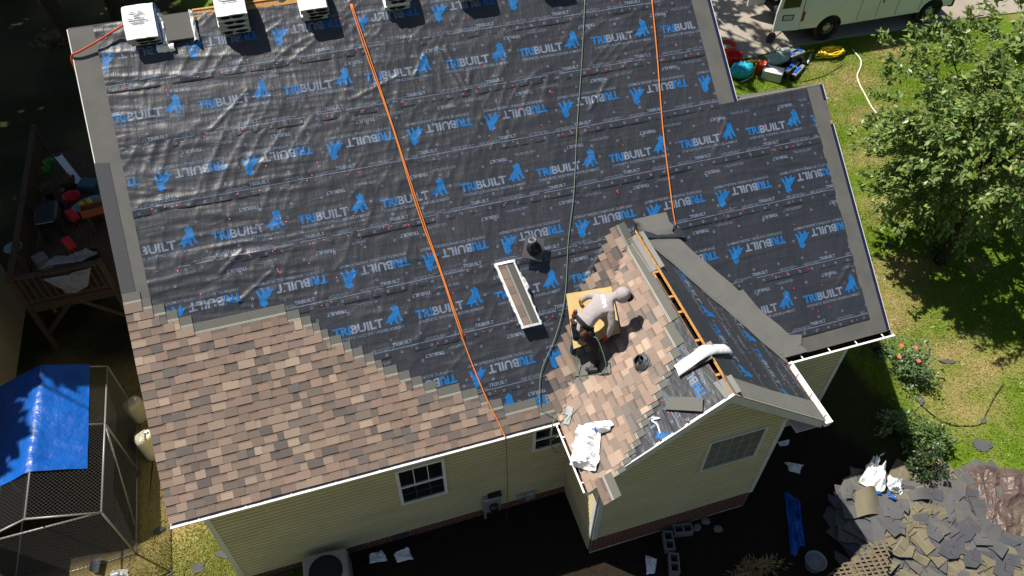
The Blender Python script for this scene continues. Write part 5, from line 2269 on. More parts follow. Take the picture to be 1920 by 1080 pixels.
# rear doors: each swung right back
for s in (-1, 1):
    a = math.radians(8) * s
    R3 = Matrix.Rotation(a, 3, 'Z')
    piv = Vector((-.02, s * .97, 0))

    def dp(x, y, z):
        return piv + R3 @ Vector((x, y, 0)) + Vector((0, 0, z))
    mb = MB()
    out = [(0, .50), (-.86, .50), (-.88, 1.15), (-.80, 1.98), (-.05, 2.0)]
    tv = [dp(x, s * .03, z) for x, z in out] + [dp(x, -s * .03, z) for x, z in out]
    mb.add(tv, [(0, 1, 2, 3, 4), (9, 8, 7, 6, 5)] + [(i, i + 5, (i + 1) % 5 + 5, (i + 1) % 5) for i in range(5)])
    door = mb.build('rear_door', 'van_paint', van, fix=True)
    mb = MB()
    mb.add([dp(x, s * .036, z) for x, z in ((-.16, 1.30), (-.74, 1.28), (-.72, 1.80), (-.16, 1.84))], [(0, 1, 2, 3)])
    mb.build('door_window', 'glass', door)
    if s < 0:
        mb = MB()
        mb.add([dp(x, s * .036, z) for x, z in ((-.28, .86), (-.66, .86), (-.66, 1.06), (-.28, 1.06))], [(0, 1, 2, 3)])
        mb.build('plate_recess', 'dark_trim', door)
        mb = MB()
        mb.add([dp(x, s * .041, z) for x, z in ((-.32, .89), (-.62, .89), (-.62, 1.03), (-.32, 1.03))], [(0, 1, 2, 3)])
        mb.build('number_plate', 'plate', door)
# ladder on the roof of the van
t = thing('ladder', 'aluminium ladder carried on the roof of the van', 'ladder', van_loc + Vector((0, 0, 2.25)), world=False)
for y in (-.52, -.14):
    mb = MB()
    mb.box((3.9, y, .12), (5.4, .035, .08))
    mb.build('rail', 'galv', t)
for k in range(17):
    mb = MB()
    mb.tube([(1.4 + k * .31, -.52, .12), (1.4 + k * .31, -.14, .12)], .016, 6)
    mb.build('rung', 'galv', t)
for x in (1.2, 4.0):
    mb = MB()
    mb.box((x, -.1, .03), (.05, 1.5, .09))
    mb.build('roof_bar', 'dark_trim', t)

# ------------------------------------------------------------------ tools on the lawn
mat('turquoise', lin(20, 165, 190), .5, .4, var=(16, lin(90, 210, 225), .5, .75), bump=(18, .6, .03))
mat('red_plastic', lin(215, 40, 42), .45, .4)
mat('yellow_plastic', lin(235, 205, 50), .5, .4)
mat('tank_green', lin(150, 178, 172), .35, .5, var=(5, lin(120, 148, 146), .4, .8))
mat('tool_blue', lin(30, 95, 190), .45, .4)
mat('hose_white', lin(232, 226, 200), .6, .3)
mat('dull_brown', lin(96, 76, 58), .9, .1)


def gp(u, v):
    return ground(u, v)


# compressor
c = gp(1456, 122)
t = thing('air_compressor', 'pale green air compressor tank lying beside the driveway', 'compressor', c)
rot = Matrix.Rotation(math.radians(12), 3, 'Z') @ Matrix.Rotation(math.pi / 2, 3, 'Y')
mb = MB()
mb.lathe([(.02, -.44), (.12, -.43), (.19, -.37), (.215, -.30), (.215, .28), (.19, .35), (.12, .40), (.02, .41)], c + Vector((0, 0, .26)), 22, rot=rot)
mb.build('tank', 'tank_green', t, smooth=True)
mb = MB()
mb.bevbox(c + Vector((.16, .0, .52)), (.30, .2, .14), .03)
mb.build('pump', 'galv', t)
mb = MB()
mb.tube(catmull([c + Vector((-.2, .02, .46)), c + Vector((-.1, .08, .62)), c + Vector((.1, .08, .66)), c + Vector((.3, .05, .60)), c + Vector((.35, 0, .46))], 5), .018, 7)
mb.build('handle', 'dark_trim', t, smooth=True)
for dx in (-.25, .25):
    mb = MB()
    mb.box(c + Vector((dx, 0, .04)), (.05, .3, .10))
    mb.build('foot', 'dark_trim', t)
# tool box
c = gp(1485, 116)
t = thing('tool_box', 'black toolbox with blue latches next to the compressor', 'toolbox', c)
rz = Matrix.Rotation(math.radians(14), 3, 'Z')
mb = MB()
mb.bevbox(c + Vector((0, 0, .16)), (.60, .34, .32), .03, rot=rz)
mb.build('case', 'blk_plastic', t)
mb = MB()
mb.bevbox(c + Vector((0, 0, .35)), (.62, .36, .06), .02, rot=rz)
lid = mb.build('lid', 'pvc_grey', t)
for dx in (-.16, .16):
    mb = MB()
    mb.box(c + rz @ Vector((dx, -.02, .388)), (.12, .20, .012), rot=rz)
    mb.build('latch', 'tool_blue', lid)
mb = MB()
mb.bevbox(c + rz @ Vector((0, 0, .40)), (.24, .05, .04), .01, rot=rz)
mb.build('handle', 'blk_plastic', lid)
# magnetic sweepers
for lb, (u, v), (u2, v2) in (('silver and blue magnetic sweeper nearer the toolbox', (1468, 146), (1496, 119)), ('silver and blue magnetic sweeper nearer the lawn edge of the roof', (1484, 152), (1506, 126))):
    a, b = gp(u, v), gp(u2, v2)
    m_ = (a + b) / 2
    d = (b - a).normalized()
    ang = math.atan2(d.y, d.x)
    t = thing('magnetic_sweeper', lb, 'magnetic sweeper', m_, 'magnetic sweepers')
    rz = Matrix.Rotation(ang, 3, 'Z')
    mb = MB()
    mb.bevbox(m_ + Vector((0, 0, .12)), ((b - a).length * .92, .14, .07), .02, rot=rz)
    mb.build('bar', 'galv', t)
    mb = MB()
    mb.box(m_ + rz @ Vector((-.05, .03, .17)), ((b - a).length * .5, .08, .03), rot=rz)
    mb.build('label_plate', 'tool_blue', t)
    for e in (a, b):
        mb = MB()
        mb.lathe([(.03, -.03), (.10, -.03), (.115, 0), (.10, .03), (.03, .03)], e + Vector((0, 0, .115)), 16, rot=rz @ Matrix.Rotation(math.pi / 2, 3, 'Y'))
        mb.build('wheel', 'rubber', t)
    mb = MB()
    mb.tube([m_ + Vector((0, 0, .15)), m_ + rz @ Vector((.35, .35, .12))], .014, 6)
    mb.build('handle', 'galv', t)
# white box
c = gp(1446, 146)
t = thing('foam_box', 'white box with lid standing on the grass by the sweepers', 'box', c)
rz = Matrix.Rotation(math.radians(-40), 3, 'Z')
mb = MB()
mb.bevbox(c + Vector((0, 0, .14)), (.62, .40, .28), .015, rot=rz)
mb.build('carton', 'trim_paint', t)
mb = MB()
mb.bevbox(c + Vector((0, 0, .295)), (.635, .415, .03), .01, rot=rz)
mb.build('lid', 'wrap_white', t)
mb = MB()
mb.bevbox(c + rz @ Vector((-.22, .10, .325)), (.12, .05, .03), .008, rot=rz)
mb.build('tape', 'dark_trim', t)
# turquoise sack, red bag, orange bucket
c = gp(1388, 142)
mb = MB()
prof = [(.02, 0), (.26, .02), (.33, .12), (.34, .24), (.28, .36), (.18, .42), (.03, .44)]
V0 = len(mb.v)
mb.lathe(prof, c, 26, sx=1.15, sy=.85)
mb.v = [tuple(Vector(p) + (Vector(p) - c) * .07 * math.sin(i * 2.1 + p[2] * 14)) for i, p in enumerate(mb.v)]
single('woven_sack', mb, 'turquoise', 'bulging turquoise woven sack on the grass near the roof edge', 'sack', c, smooth=True)
c = gp(1373, 120)
mb = MB()
mb.lathe([(.20, 0), (.25, .1), (.27, .34), (.28, .36), (.26, .36), (.24, .30), (.20, .08), (.01, .06)], c, 22, cap=False)
single('bucket', mb, 'red_plastic', 'red bucket half hidden behind the upper right rake', 'bucket', c, smooth=True)
c = gp(1423, 134)
t = thing('bucket', 'orange bucket with yellow strap beside the white box', 'bucket', c)
mb = MB()
mb.lathe([(.14, 0), (.16, .1), (.18, .32), (.19, .33), (.17, .33), (.14, .1), (.01, .08)], c, 20, cap=False)
mb.build('pail', 'orange_plastic', t, smooth=True)
mb = MB()
mb.tube(catmull([c + Vector((-.18, 0, .32)), c + Vector((-.28, -.1, .12)), c + Vector((-.36, -.22, .03)), c + Vector((-.5, -.25, .03))], 5), .02, 6)
mb.build('strap', 'yellow_plastic', t, smooth=True)
mb = MB()
for k in range(5):
    a = k * 1.3
    mb.tube(catmull([c + Vector((-.1 + .1 * math.cos(a), .12 + .05 * math.sin(a), .33)), c + Vector((-.3, .16 + .04 * k, .22)), c + Vector((-.5 - .06 * k, .12, .06))], 4), .025, 6)
mb.build('harness', 'yellow_plastic', t, smooth=True)
c = gp(1420, 124)
mb = MB()
for k in range(6):
    mb.bevbox(c + Vector((.12 * math.cos(k * 2.1), .1 * math.sin(k * 1.7), .10 + .03 * k)), (.18, .10, .06), .015, rot=Euler((.3 * k, .2, k)).to_matrix())
o = single('tool_heap', mb, 'print_grey', 'small heap of grey hand tools behind the orange bucket', 'tools', c)
o['kind'] = 'stuff'
c = gp(1362, 92)
mb = MB()
for k in range(5):
    mb.tube([c + Vector((math.cos(a) * (.22 + .02 * k), math.sin(a) * (.2 + .015 * k), .04 + .03 * k)) for a in [i * math.pi / 10 for i in range(21)]], .02, 6)
single('cord_coil', mb, 'rope_red', 'coil of orange extension cord at the roof edge by the driveway', 'cord', c, smooth=True)
# yellow strap coil
c = gp(1556, 104)
r_ = random.Random(8)
mb = MB()
for k in range(9):
    a0 = r_.uniform(0, 6.28)
    rx, ry = r_.uniform(.25, .52), r_.uniform(.12, .26)
    mb.tube([c + Vector((math.cos(a0 + i * .35) * rx + .05 * math.sin(i), math.sin(a0 + i * .35) * ry, .03 + .02 * k + .02 * math.sin(i * 1.9 + k))) for i in range(18)], .026, 6)
single('hose_coil', mb, 'yellow_plastic', 'tangled yellow hose coil on the grass in front of the van', 'hose', c, smooth=True)
# white hose over the lawn
pts = [gp(u, v) + Vector((0, 0, .03)) for u, v in ((1598, 95), (1612, 112), (1614, 125), (1606, 143), (1612, 160), (1622, 180), (1632, 200), (1645, 215), (1662, 230))]
line_thing('garden_hose', 'white garden hose winding over the lawn toward the tree', 'hose', pts, .022, 'hose_white')
pts = [gp(u, v) + Vector((0, 0, .02)) for u, v in ((1790, 710), (1880, 722), (1866, 745), (1848, 775), (1838, 795), (1815, 800), (1780, 797), (1745, 775), (1700, 735), (1690, 728))][1:]
line_thing('garden_hose', 'thin black hose curving across the lawn above the debris pile', 'hose', pts, .012, 'rubber')
pts = [gp(u, v) + Vector((0, 0, .02)) for u, v in ((1500, 155), (1530, 148), (1555, 138), (1580, 122))]
line_thing('thin_rod', 'thin dark rod lying on the lawn beside the sweepers', 'rod', pts, .01, 'rubber')
# shovel
c = gp(1440, 84)
t = thing('shovel', 'red handled shovel leaning on the open van door', 'shovel', c)
tip = c + Vector((0, 0, .03))
top = gp(1462, 56) + Vector((.1, .2, .55))
mb = MB()
mb.tube([tip.lerp(top, .28), top], .018, 7)
mb.build('handle', 'red_plastic', t)
mb = MB()
d = (top - tip).normalized()
s = d.cross(Vector((0, 0, 1))).normalized()
u = s.cross(d)
V = []
for k, wd in ((0, .06), (.1, .12), (.35, .13), (.45, .05)):
    p = tip + d * k
    V += [p - s * wd + u * .02, p, p + s * wd + u * .02]
mb.add(V, [(i * 3 + j, i * 3 + j + 1, i * 3 + j + 4, i * 3 + j + 3) for i in range(3) for j in range(2)])
mb.build('blade', 'dark_trim', t)
c = gp(1398, 152)
mb = MB()
mb.tube([c + Vector((-.22, -.05, .03)), c + Vector((.0, 0, .035)), c + Vector((.24, .1, .03))], [.012, .02, .025], 8)
single('caulk_tube', mb, 'wrap_white', 'white caulk tube lying on the grass below the sack', 'tube', c, smooth=True)
c = gp(1518, 113)
mb = MB()
mb.tube([c + Vector((-.25, -.22, .03)), c + Vector((.2, .25, .04))], .03, 8)
single('caulk_tube', mb, 'wrap_white', 'white tube lying on the grass by the toolbox', 'tube', c, smooth=True)

# ------------------------------------------------------------------ left side: building, deck, kennel
mat('beige_siding', (.46, .40, .28), .8, .2, var=(3, (.38, .33, .23), .4, .8), scale=(1, 1, .15))
mat('deck_wood', (.11, .073, .05), .85, .2, var=(4, (.07, .046, .034), .4, .75), scale=(6, 1, 6))
mat('tarp_blue', lin(2, 86, 172), .36, .55, var=(3, lin(2, 70, 155), .4, .8), bump=(5, .6, .05))
mat('chain', (.085, .085, .08), .5, .4, metal=.4)
mat('pipe_white', (.27, .27, .26), .45, .5, metal=.3)
mat('carboy', lin(222, 216, 190), .4, .4, var=(4, lin(200, 190, 150), .4, .8))
mat('terracotta', lin(176, 92, 60), .85, .2)
mat('cushion', lin(148, 150, 155), .9, .15, var=(7, lin(110, 112, 118), .4, .8), bump=(10, .5, .03))
mat('green_plastic', lin(70, 150, 50), .5, .4)
mat('teal', lin(50, 100, 105), .5, .4)
mat('cyan_pale', lin(120, 165, 165), .5, .4)

bld = thing('building', 'beige boarded building at the left edge of the view', 'building', (-6.2, 6, -.4))
mb = MB()
mb.box((-6.3, 5.6, 1.2), (3.5, 8.0, 3.4))
wl = mb.build('wall', 'beige_siding', bld)
for k in range(40):
    mb = MB()
    mb.box((-4.54, 1.7 + k * .2, 1.2), (.022, .185, 3.38))
    mb.build('siding_board', 'beige_siding', wl)
mb = MB()
mb.add([(-4.2, 1.4, 2.9), (-4.2, 9.8, 2.9), (-6.4, 9.8, 3.9), (-6.4, 1.4, 3.9), (-8.5, 9.8, 2.9), (-8.5, 1.4, 2.9)], [(0, 1, 2, 3), (3, 2, 4, 5)])
mb.add([(x, y, z - .06) for x, y, z in [(-4.2, 1.4, 2.9), (-4.2, 9.8, 2.9), (-6.4, 9.8, 3.9), (-6.4, 1.4, 3.9), (-8.5, 9.8, 2.9), (-8.5, 1.4, 2.9)]], [(3, 2, 1, 0), (5, 4, 2, 3)])
mb.build('roof', 'old_asphalt', bld)

deck = thing('deck', 'weathered wooden deck with railing left of the house', 'deck', (-1.8, 10, -.4))
DX0, DX1, DY0, DY1, DZ = -3.65, .25, 7.72, 13.6, 1.25
mb = MB()
mb.box(((DX0 + DX1) / 2, DY0 + .02, DZ - .13), (DX1 - DX0, .04, .22))
mb.box((DX0 + .02, (DY0 + DY1) / 2, DZ - .13), (.04, DY1 - DY0 - .1, .22))
mb.build('rim_joist', 'deck_wood', deck)
y = DY0
fl = None
while y < DY1:
    mb = MB()
    mb.box(((DX0 + DX1) / 2, y + .068, DZ), (DX1 - DX0 + .06, .132, .03))
    mb.build('plank', 'deck_wood', deck)
    y += .14
for (x0, y0, x1, y1) in ((DX0, DY0, -1.75, DY0), (DX0, DY0, DX0, DY1)):
    L_ = math.hypot(x1 - x0, y1 - y0)
    ang = math.atan2(y1 - y0, x1 - x0)
    rz = Matrix.Rotation(ang, 3, 'Z')
    c = Vector(((x0 + x1) / 2, (y0 + y1) / 2, 0))
    mb = MB()
    mb.box(c + Vector((0, 0, 2.17)), (L_ + .1, .13, .035), rot=rz)
    mb.build('top_rail', 'deck_wood', deck)
    mb = MB()
    mb.box(c + Vector((0, 0, 1.38)), (L_, .035, .08), rot=rz)
    mb.build('bottom_rail', 'deck_wood', deck)
    n = int(L_ / .145)
    for k in range(n + 1):
        f = k / n
        mb = MB()
        mb.box((x0 + (x1 - x0) * f, y0 + (y1 - y0) * f, 1.74), (.036, .036, .84))
        mb.build('baluster', 'deck_wood', deck)
for (x, y) in ((DX0, DY0), (-1.75, DY0), (DX0, 10.6), (DX0, DY1), (.1, DY0)):
    mb = MB()
    mb.box((x, y + .0, .88 if x < 0 else .4), (.10, .10, 2.7 if x < 0 else 1.6))
    mb.build('post', 'deck_wood', deck)
for (a, b) in (((DX0 + .05, DY0, .25), (DX0 + .85, DY0, 1.1)), ((-1.8, DY0, .25), (-2.6, DY0, 1.1)), ((-1.7, DY0, .2), (-.9, DY0, 1.1)), ((.05, DY0, .2), (-.7, DY0, 1.1))):
    mb = MB()
    mb.tube([a, b], .055, 4)
    mb.build('brace', 'deck_wood', deck)
# things on the deck
c = Vector((-2.78, 11.1, DZ + .015))
mb = MB()
mb.lathe([(.16, 0), (.2, .34), (.21, .35), (.19, .35), (.15, .05), (.01, .04)], c, 20, cap=False)
single('bucket', mb, 'red_plastic', 'red tub standing on the deck beside the roof edge', 'bucket', c, smooth=True)
c = Vector((-2.42, 10.75, DZ + .015))
t = thing('toy_boat', 'pale teal plastic tub holding yellow balls on the deck', 'tub', c)
mb = MB()
mb.lathe([(.12, 0), (.26, .10), (.33, .26), (.35, .27), (.31, .25), (.22, .08), (.01, .06)], c, 18, sx=1.25, sy=.7, cap=False, rot=Matrix.Rotation(.5, 3, 'Z'))
mb.build('tub', 'cyan_pale', t, smooth=True)
for dx, dy in ((-.12, .02), (.05, .10), (.1, -.02)):
    mb = MB()
    mb.lathe([(.01, -.08), (.06, -.055), (.082, 0), (.06, .055), (.01, .08)], c + Vector((dx, dy, .24)), 12)
    mb.build('ball', 'yellow_plastic', t, smooth=True)
c = Vector((-1.95, 9.95, 1.95))
t = thing('planter_box', 'terracotta planter trough on a stand at the right of the deck', 'planter', c)
rz = Matrix.Rotation(.12, 3, 'Z')
mb = MB()
for (cx, cy, sx, sy) in ((0, -.13, .8, .03), (0, .13, .8, .03), (-.385, 0, .03, .23), (.385, 0, .03, .23)):
    mb.box(c + rz @ Vector((cx, cy, 0)), (sx, sy, .2), rot=rz)
mb.build('trough', 'terracotta', t)
mb = MB()
mb.box(c + Vector((0, 0, .02)), (.74, .23, .04), rot=rz)
mb.build('soil', 'dull_brown', t)
mb = MB()
for dx in (-.3, .3):
    mb.box(c + rz @ Vector((dx, 0, -.40)), (.05, .2, .6), rot=rz)
mb.build('stand', 'deck_wood', t)
c = Vector((-3.15, 10.1, DZ + .015))
t = thing('grill', 'black lidded grill standing on the deck', 'grill', c)
mb = MB()
mb.bevbox(c + Vector((0, 0, .62)), (.52, .72, .30), .05)
mb.build('lid', 'blk_plastic', t)
mb = MB()
for dx in (-.2, .2):
    for dy in (-.28, .28):
        mb = MB()
        mb.box(c + Vector((dx, dy, .24)), (.04, .04, .48))
        mb.build('leg', 'dark_trim', t)
mb = MB()
mb.tube([c + Vector((-.2, -.34, .70)), c + Vector((-.2, -.40, .72)), c + Vector((.2, -.40, .72)), c + Vector((.2, -.34, .70))], .012, 6)
mb.build('handle', 'galv', t)
crs = [Vector((-3.0, 7.75, 2.25)), Vector((-2.1, 7.72, 2.25)), Vector((-2.0, 8.5, 1.75)), Vector((-2.85, 8.5, 1.7))]
crumple('blanket', 'grey quilted blanket thrown over the deck railing', 'blanket', crs, 'cushion', 31, h=.16, n=16)
crumple('blanket', 'pale cloth hanging outside the deck balusters', 'cloth', [Vector((-3.05, 7.66, 2.1)), Vector((-1.95, 7.66, 2.1)), Vector((-2.2, 7.6, 1.62)), Vector((-2.7, 7.6, 1.5))], 'cushion', 32, h=.06, n=12)
c = Vector((-3.5, 12.9, DZ + .015))
for lb, dx, dy in (('green flower pot at the back of the deck', 0, 0), ('green flower pot in front of its twin at the back of the deck', -.06, -.32)):
    q = c + Vector((dx, dy, 0))
    mb = MB()
    mb.lathe([(.09, 0), (.14, .24), (.15, .25), (.13, .25), (.09, .05), (.01, .04)], q, 16, cap=False)
    single('flower_pot', mb, 'green_plastic', lb, 'flower pot', q, 'green flower pots', smooth=True)
c = Vector((-3.1, 12.6, DZ + .015))
mb = MB()
V = []
for k in range(8):
    p = c + Vector((.06 * k, -.11 * k, .55 - .06 * k))
    V += [p + Vector((-.09, -.03, .05)), p + Vector((-.06, -.02, 0)), p + Vector((.06, .02, 0)), p + Vector((.09, .03, .05))]
mb.add(V, [(k * 4 + j, k * 4 + j + 1, k * 4 + j + 5, k * 4 + j + 4) for k in range(7) for j in range(3)])
single('toy_slide', mb, 'wrap_white', 'small white and blue toy slide on the deck by the green pots', 'toy slide', c)
c = Vector((-2.45, 11.7, DZ + .015))
mb = MB()
mb.bevbox(c + Vector((0, 0, .12)), (.5, .4, .24), .04, rot=Matrix.Rotation(-.4, 3, 'Z'))
single('storage_box', mb, 'teal', 'dark teal storage box on the deck behind the red tub', 'box', c)
for lb, x, y in (('red folding chair seat beside the black grill', -2.72, 10.35), ('red cushion on the deck near the railing', -2.75, 9.3)):
    c = Vector((x, y, DZ + .015))
    mb = MB()
    mb.bevbox(c + Vector((0, 0, .30)), (.22, .42, .07), .03, rot=Euler((.2, .1, .5)).to_matrix())
    mb.tube([c + Vector((-.08, -.15, 0)), c + Vector((.08, .15, .30))], .012, 6)
    mb.tube([c + Vector((.08, -.15, 0)), c + Vector((-.08, .15, .30))], .012, 6)
    single('folding_chair', mb, 'red_plastic', lb, 'chair', c)
c = Vector((-3.78, 9.0, -.36))
t = thing('bird_bath', 'pale blue dish on a post beside the deck railing', 'bird bath', c)
mb = MB()
mb.tube([c, c + Vector((0, 0, 2.3))], .035, 8)
mb.build('post', 'galv', t)
mb = MB()
mb.lathe([(.02, 2.28), (.14, 2.30), (.20, 2.36), (.21, 2.37), (.19, 2.36), (.12, 2.32), (.01, 2.31)], c, 22, cap=False)
mb.build('dish', 'cyan_pale', t, smooth=True)

for i, (nm, lb, x, y, m_, sz) in enumerate((('crate', 'dark plastic crate left of the grill on the deck', -3.3, 11.0, 'dark_trim', (.42, .34, .28)), ('crate', 'brown wooden crate beside the green pots', -2.95, 12.05, 'leather', (.36, .4, .26)), ('cushion', 'dark folded cushion on the deck behind the blanket', -2.35, 8.95, 'leather_dark', (.45, .4, .12)), ('crate', 'grey bin at the left railing of the deck', -3.35, 8.9, 'pvc_grey', (.3, .3, .4)))):
    c = Vector((x, y, DZ + .015))
    mb = MB()
    rz = Matrix.Rotation(.3 * i - .4, 3, 'Z')
    mb.bevbox(c + Vector((0, 0, sz[2] / 2)), sz, .03, rot=rz)
    mb.box(c + Vector((0, 0, sz[2] + .002)), (sz[0] * .8, sz[1] * .8, .012), rot=rz)
    single(nm, mb, m_, lb, nm, c)
for i, (lb, x, y) in enumerate((('brown flower pot with a dry plant nearest the terracotta planter', -2.2, 10.3), ('brown flower pot with a dry plant at the left railing', -3.45, 11.6), ('brown flower pot with a dry plant beside the storage box', -2.9, 11.75))):
    c = Vector((x, y, DZ + .015))
    t = thing('potted_plant', lb, 'potted plant', c, 'potted plants on the deck')
    mb = MB()
    mb.lathe([(.09, 0), (.13, .22), (.14, .23), (.12, .22), (.01, .2)], c, 14, cap=False)
    mb.build('pot', 'leather', t, smooth=True)
    rn = np.random.default_rng(300 + i)
    P = np.array(c) + np.array([0, 0, .22]) + rn.normal(size=(90, 3)) * .08 + np.array([0, 0, .1]) * rn.random((90, 1))
    leaf_object('foliage', [leaves(P, rn.normal(size=(90, 3)) + np.array([0, 0, 1.]), rn.uniform(.06, .14, 90), rn.uniform(.02, .04, 90), leaf_cols(90, rn, (.10, .09, .03)), rn)], t)

# kennel
KX0, KX1, KY0, KY1, KE, KR = -4.0, -1.74, 1.62, 5.12, 1.52, 1.95
KXM = (KX0 + KX1) / 2
ken = thing('kennel', 'chain link dog kennel with pitched pipe frame left of the house', 'kennel', (KXM, 3.4, -.35))
fr = []
G0 = -.36
for y in (KY0, KY1, (KY0 + KY1) / 2 + .25):
    fr += [[(KX0, y, G0), (KX0, y, KE)], [(KX1, y, G0), (KX1, y, KE)], [(KX0, y, KE), (KXM, y, KR)], [(KXM, y, KR), (KX1, y, KE)]]
for (x, z) in ((KX0, KE), (KX1, KE), (KXM, KR), (KX1, G0 + .05), (KX0, G0 + .05)):
    fr.append([(x, KY0, z), (x, KY1, z)])
for z in (G0 + .05, KE):
    fr.append([(KX0, KY0, z), (KX1, KY0, z)])
fr.append([(KX1, 3.62, KE), (KX1, 2.2, G0 + .1)])
for a, b in fr:
    mb = MB()
    mb.tube([a, b], .019, 7)
    mb.build('frame_pipe', 'pipe_white', ken, smooth=True)


def mesh_panel(o, u, v, lu, lv, sp=.075):
    """diamond wire over a parallelogram"""
    mb = MB()
    o, u, v = Vector(o), Vector(u).normalized(), Vector(v).normalized()
    nn_ = u.cross(v).normalized() * .0
    k = -lv
    for sgn in (1, -1):
        k = -lv if sgn > 0 else 0
        end = lu if sgn > 0 else lu + lv
        while k < end:
            # line: a = k + sgn*b
            b0, b1 = 0, lv
            a0, a1 = k, k + sgn * lv
            pts = []
            for (a, b) in ((a0, b0), (a1, b1)):
                pts.append([a, b])
            # clip in a
            (aa, ba), (ab, bb) = pts
            if aa > ab:
                aa, ba, ab, bb = ab, bb, aa, ba
            if ab > 0 and aa < lu and ab > aa:
                s = (bb - ba) / (ab - aa)
                if aa < 0:
                    ba += s * (0 - aa)
                    aa = 0
                if ab > lu:
                    bb -= s * (ab - lu)
                    ab = lu
                if ab - aa > .02:
                    mb.tube([o + u * aa + v * ba, o + u * ab + v * bb], .0032, 3, cap=False)
            k += sp
    x = mb.build('wire_mesh', 'chain', ken)
    x['kind'] = 'stuff'
    return x


sl = math.hypot(KX1 - KXM, KR - KE)
mesh_panel((KXM, KY0, KR), (0, 1, 0), (KX1 - KXM, 0, KE - KR), KY1 - KY0, sl)
mesh_panel((KXM, KY0, KR), (0, 1, 0), (KX0 - KXM, 0, KE - KR), KY1 - KY0, sl)
mesh_panel((KX1, KY0, G0), (0, 1, 0), (0, 0, 1), KY1 - KY0, KE - G0)
mesh_panel((KX0, KY0, G0), (1, 0, 0), (0, 0, 1), KX1 - KX0, KE - G0)
# tarp over the kennel
V = []
nU, nV = 26, 44
for j in range(nV + 1):
    y = 2.58 + (KY1 + .03 - 2.58) * j / nV
    for i in range(nU + 1):
        x = KX0 - .15 + (-1.98 - KX0 + .15 - .06 * j / nV) * i / nU
        z = KR + .03 - (KR - KE) * abs(x - KXM) / (KX1 - KXM)
        z += .018 * float(vnoise(x * 3, y * 2, 61)) + .012 * abs(float(vnoise(x * 8 + y * 3, y * 6, 62))) - .03 * math.sin((y - 2.58) / 2.6 * 3.14 * 2) ** 2 * (.5 if abs(x - KXM) > .15 else 0)
        V.append((x, y, z))
mb = MB()
mb.add(V, [(j * (nU + 1) + i, j * (nU + 1) + i + 1, j * (nU + 1) + nU + 2 + i, j * (nU + 1) + nU + 1 + i) for j in range(nV) for i in range(nU)])
t = single('tarp', mb, 'tarp_blue', 'bright blue tarpaulin stretched over the kennel roof', 'tarp', (KXM, 3.8, 1.6), smooth=True)

# carboys
def carboy(label, c, lean, m='carboy', top='carboy', h=.66, sx=.21, sy=.17):
    c = Vector(c)
    t = thing('plastic_drum', label, 'drum', c, 'plastic drums beside the kennel')
    rot = Matrix.Rotation(lean, 3, 'Y') @ Matrix.Rotation(.5, 3, 'Z')
    mb = MB()
    prof = [(.80, 0), (.95, .03), (1, .08), (1, .5), (.97, .58), (.86, .64), (.60, .66), (.02, .662)]
    V = []
    n = 24
    for r_, z in prof:
        for k in range(n):
            a = 2 * math.pi * k / n
            cc, ss = math.cos(a), math.sin(a)
            e = (abs(cc) ** 3 + abs(ss) ** 3) ** (-1 / 3)
            V.append(c + rot @ Vector((cc * e * sx * r_, ss * e * sy * r_, z * h / .66)))
    F = [(i * n + k, i * n + (k + 1) % n, i * n + n + (k + 1) % n, i * n + n + k) for i in range(len(prof) - 1) for k in range(n)]
    F.append(tuple(range(n - 1, -1, -1)))
    mb.add(V, F)
    mb.build('drum_body', m, t, smooth=True)
    mb = MB()
    mb.lathe([(.035, 0), (.04, .03), (.03, .05), (.01, .052)], c + rot @ Vector((sx * .5, 0, h)), 12, rot=rot)
    mb.build('cap', 'wrap_white', t)
    return t


carboy('yellowed white plastic drum with dark strap beside the kennel', (-1.62, 5.02, -.38), -.10)
carboy('bright white plastic drum standing in the sun nearest the house', (-1.35, 3.92, -.36), -.05, h=.78)
c = Vector((-1.62, 4.32, -.36))
mb = MB()
mb.lathe([(.10, 0), (.11, .3), (.10, .3), (.09, .04), (.01, .03)], c, 16, cap=False)
single('pot', mb, 'pvc_grey', 'small grey pot behind the bright white drum', 'pot', c, smooth=True)
pts = [Vector((-1.35, 4.5, -.33)), Vector((-1.45, 3.2, -.33)), Vector((-1.5, 2.4, -.33)), Vector((-1.5, 1.8, -.33)), Vector((-1.75, 1.6, -.33))]
line_thing('garden_hose', 'thin black cable running along the ground beside the kennel', 'cable', pts, .012, 'rubber')
# torn pieces near the lower left corner
mat('scrap_felt', (.075, .078, .085), .9, .2, var=(60, (.12, .12, .13), .4, .8))


def ragged(name, label, cat, uv, size, seed, m='scrap_felt', group=None, ang=0, curl=.03, z=0.0, asp=.6):
    c = gp(*uv) + Vector((0, 0, .025 + z))
    r = random.Random(seed)
    n = 11
    ring = []
    for k in range(n):
        a = 2 * math.pi * k / n + ang
        q = r.uniform(.65, 1.1)
        x, y = math.cos(a) * q * size, math.sin(a) * q * size * asp
        ring.append(c + Vector((x * math.cos(ang) - y * math.sin(ang), x * math.sin(ang) + y * math.cos(ang), r.uniform(0, curl))))
    mb = MB()
    mb.add(ring + [c + Vector((0, 0, .01))], [(k, (k + 1) % n, n) for k in range(n)])
    mb.add([p - Vector((0, 0, .012)) for p in ring] + ring, [(k, (k + 1) % n, n + (k + 1) % n, n + k) for k in range(n)])
    return single(name, mb, m, label, cat, c, group)


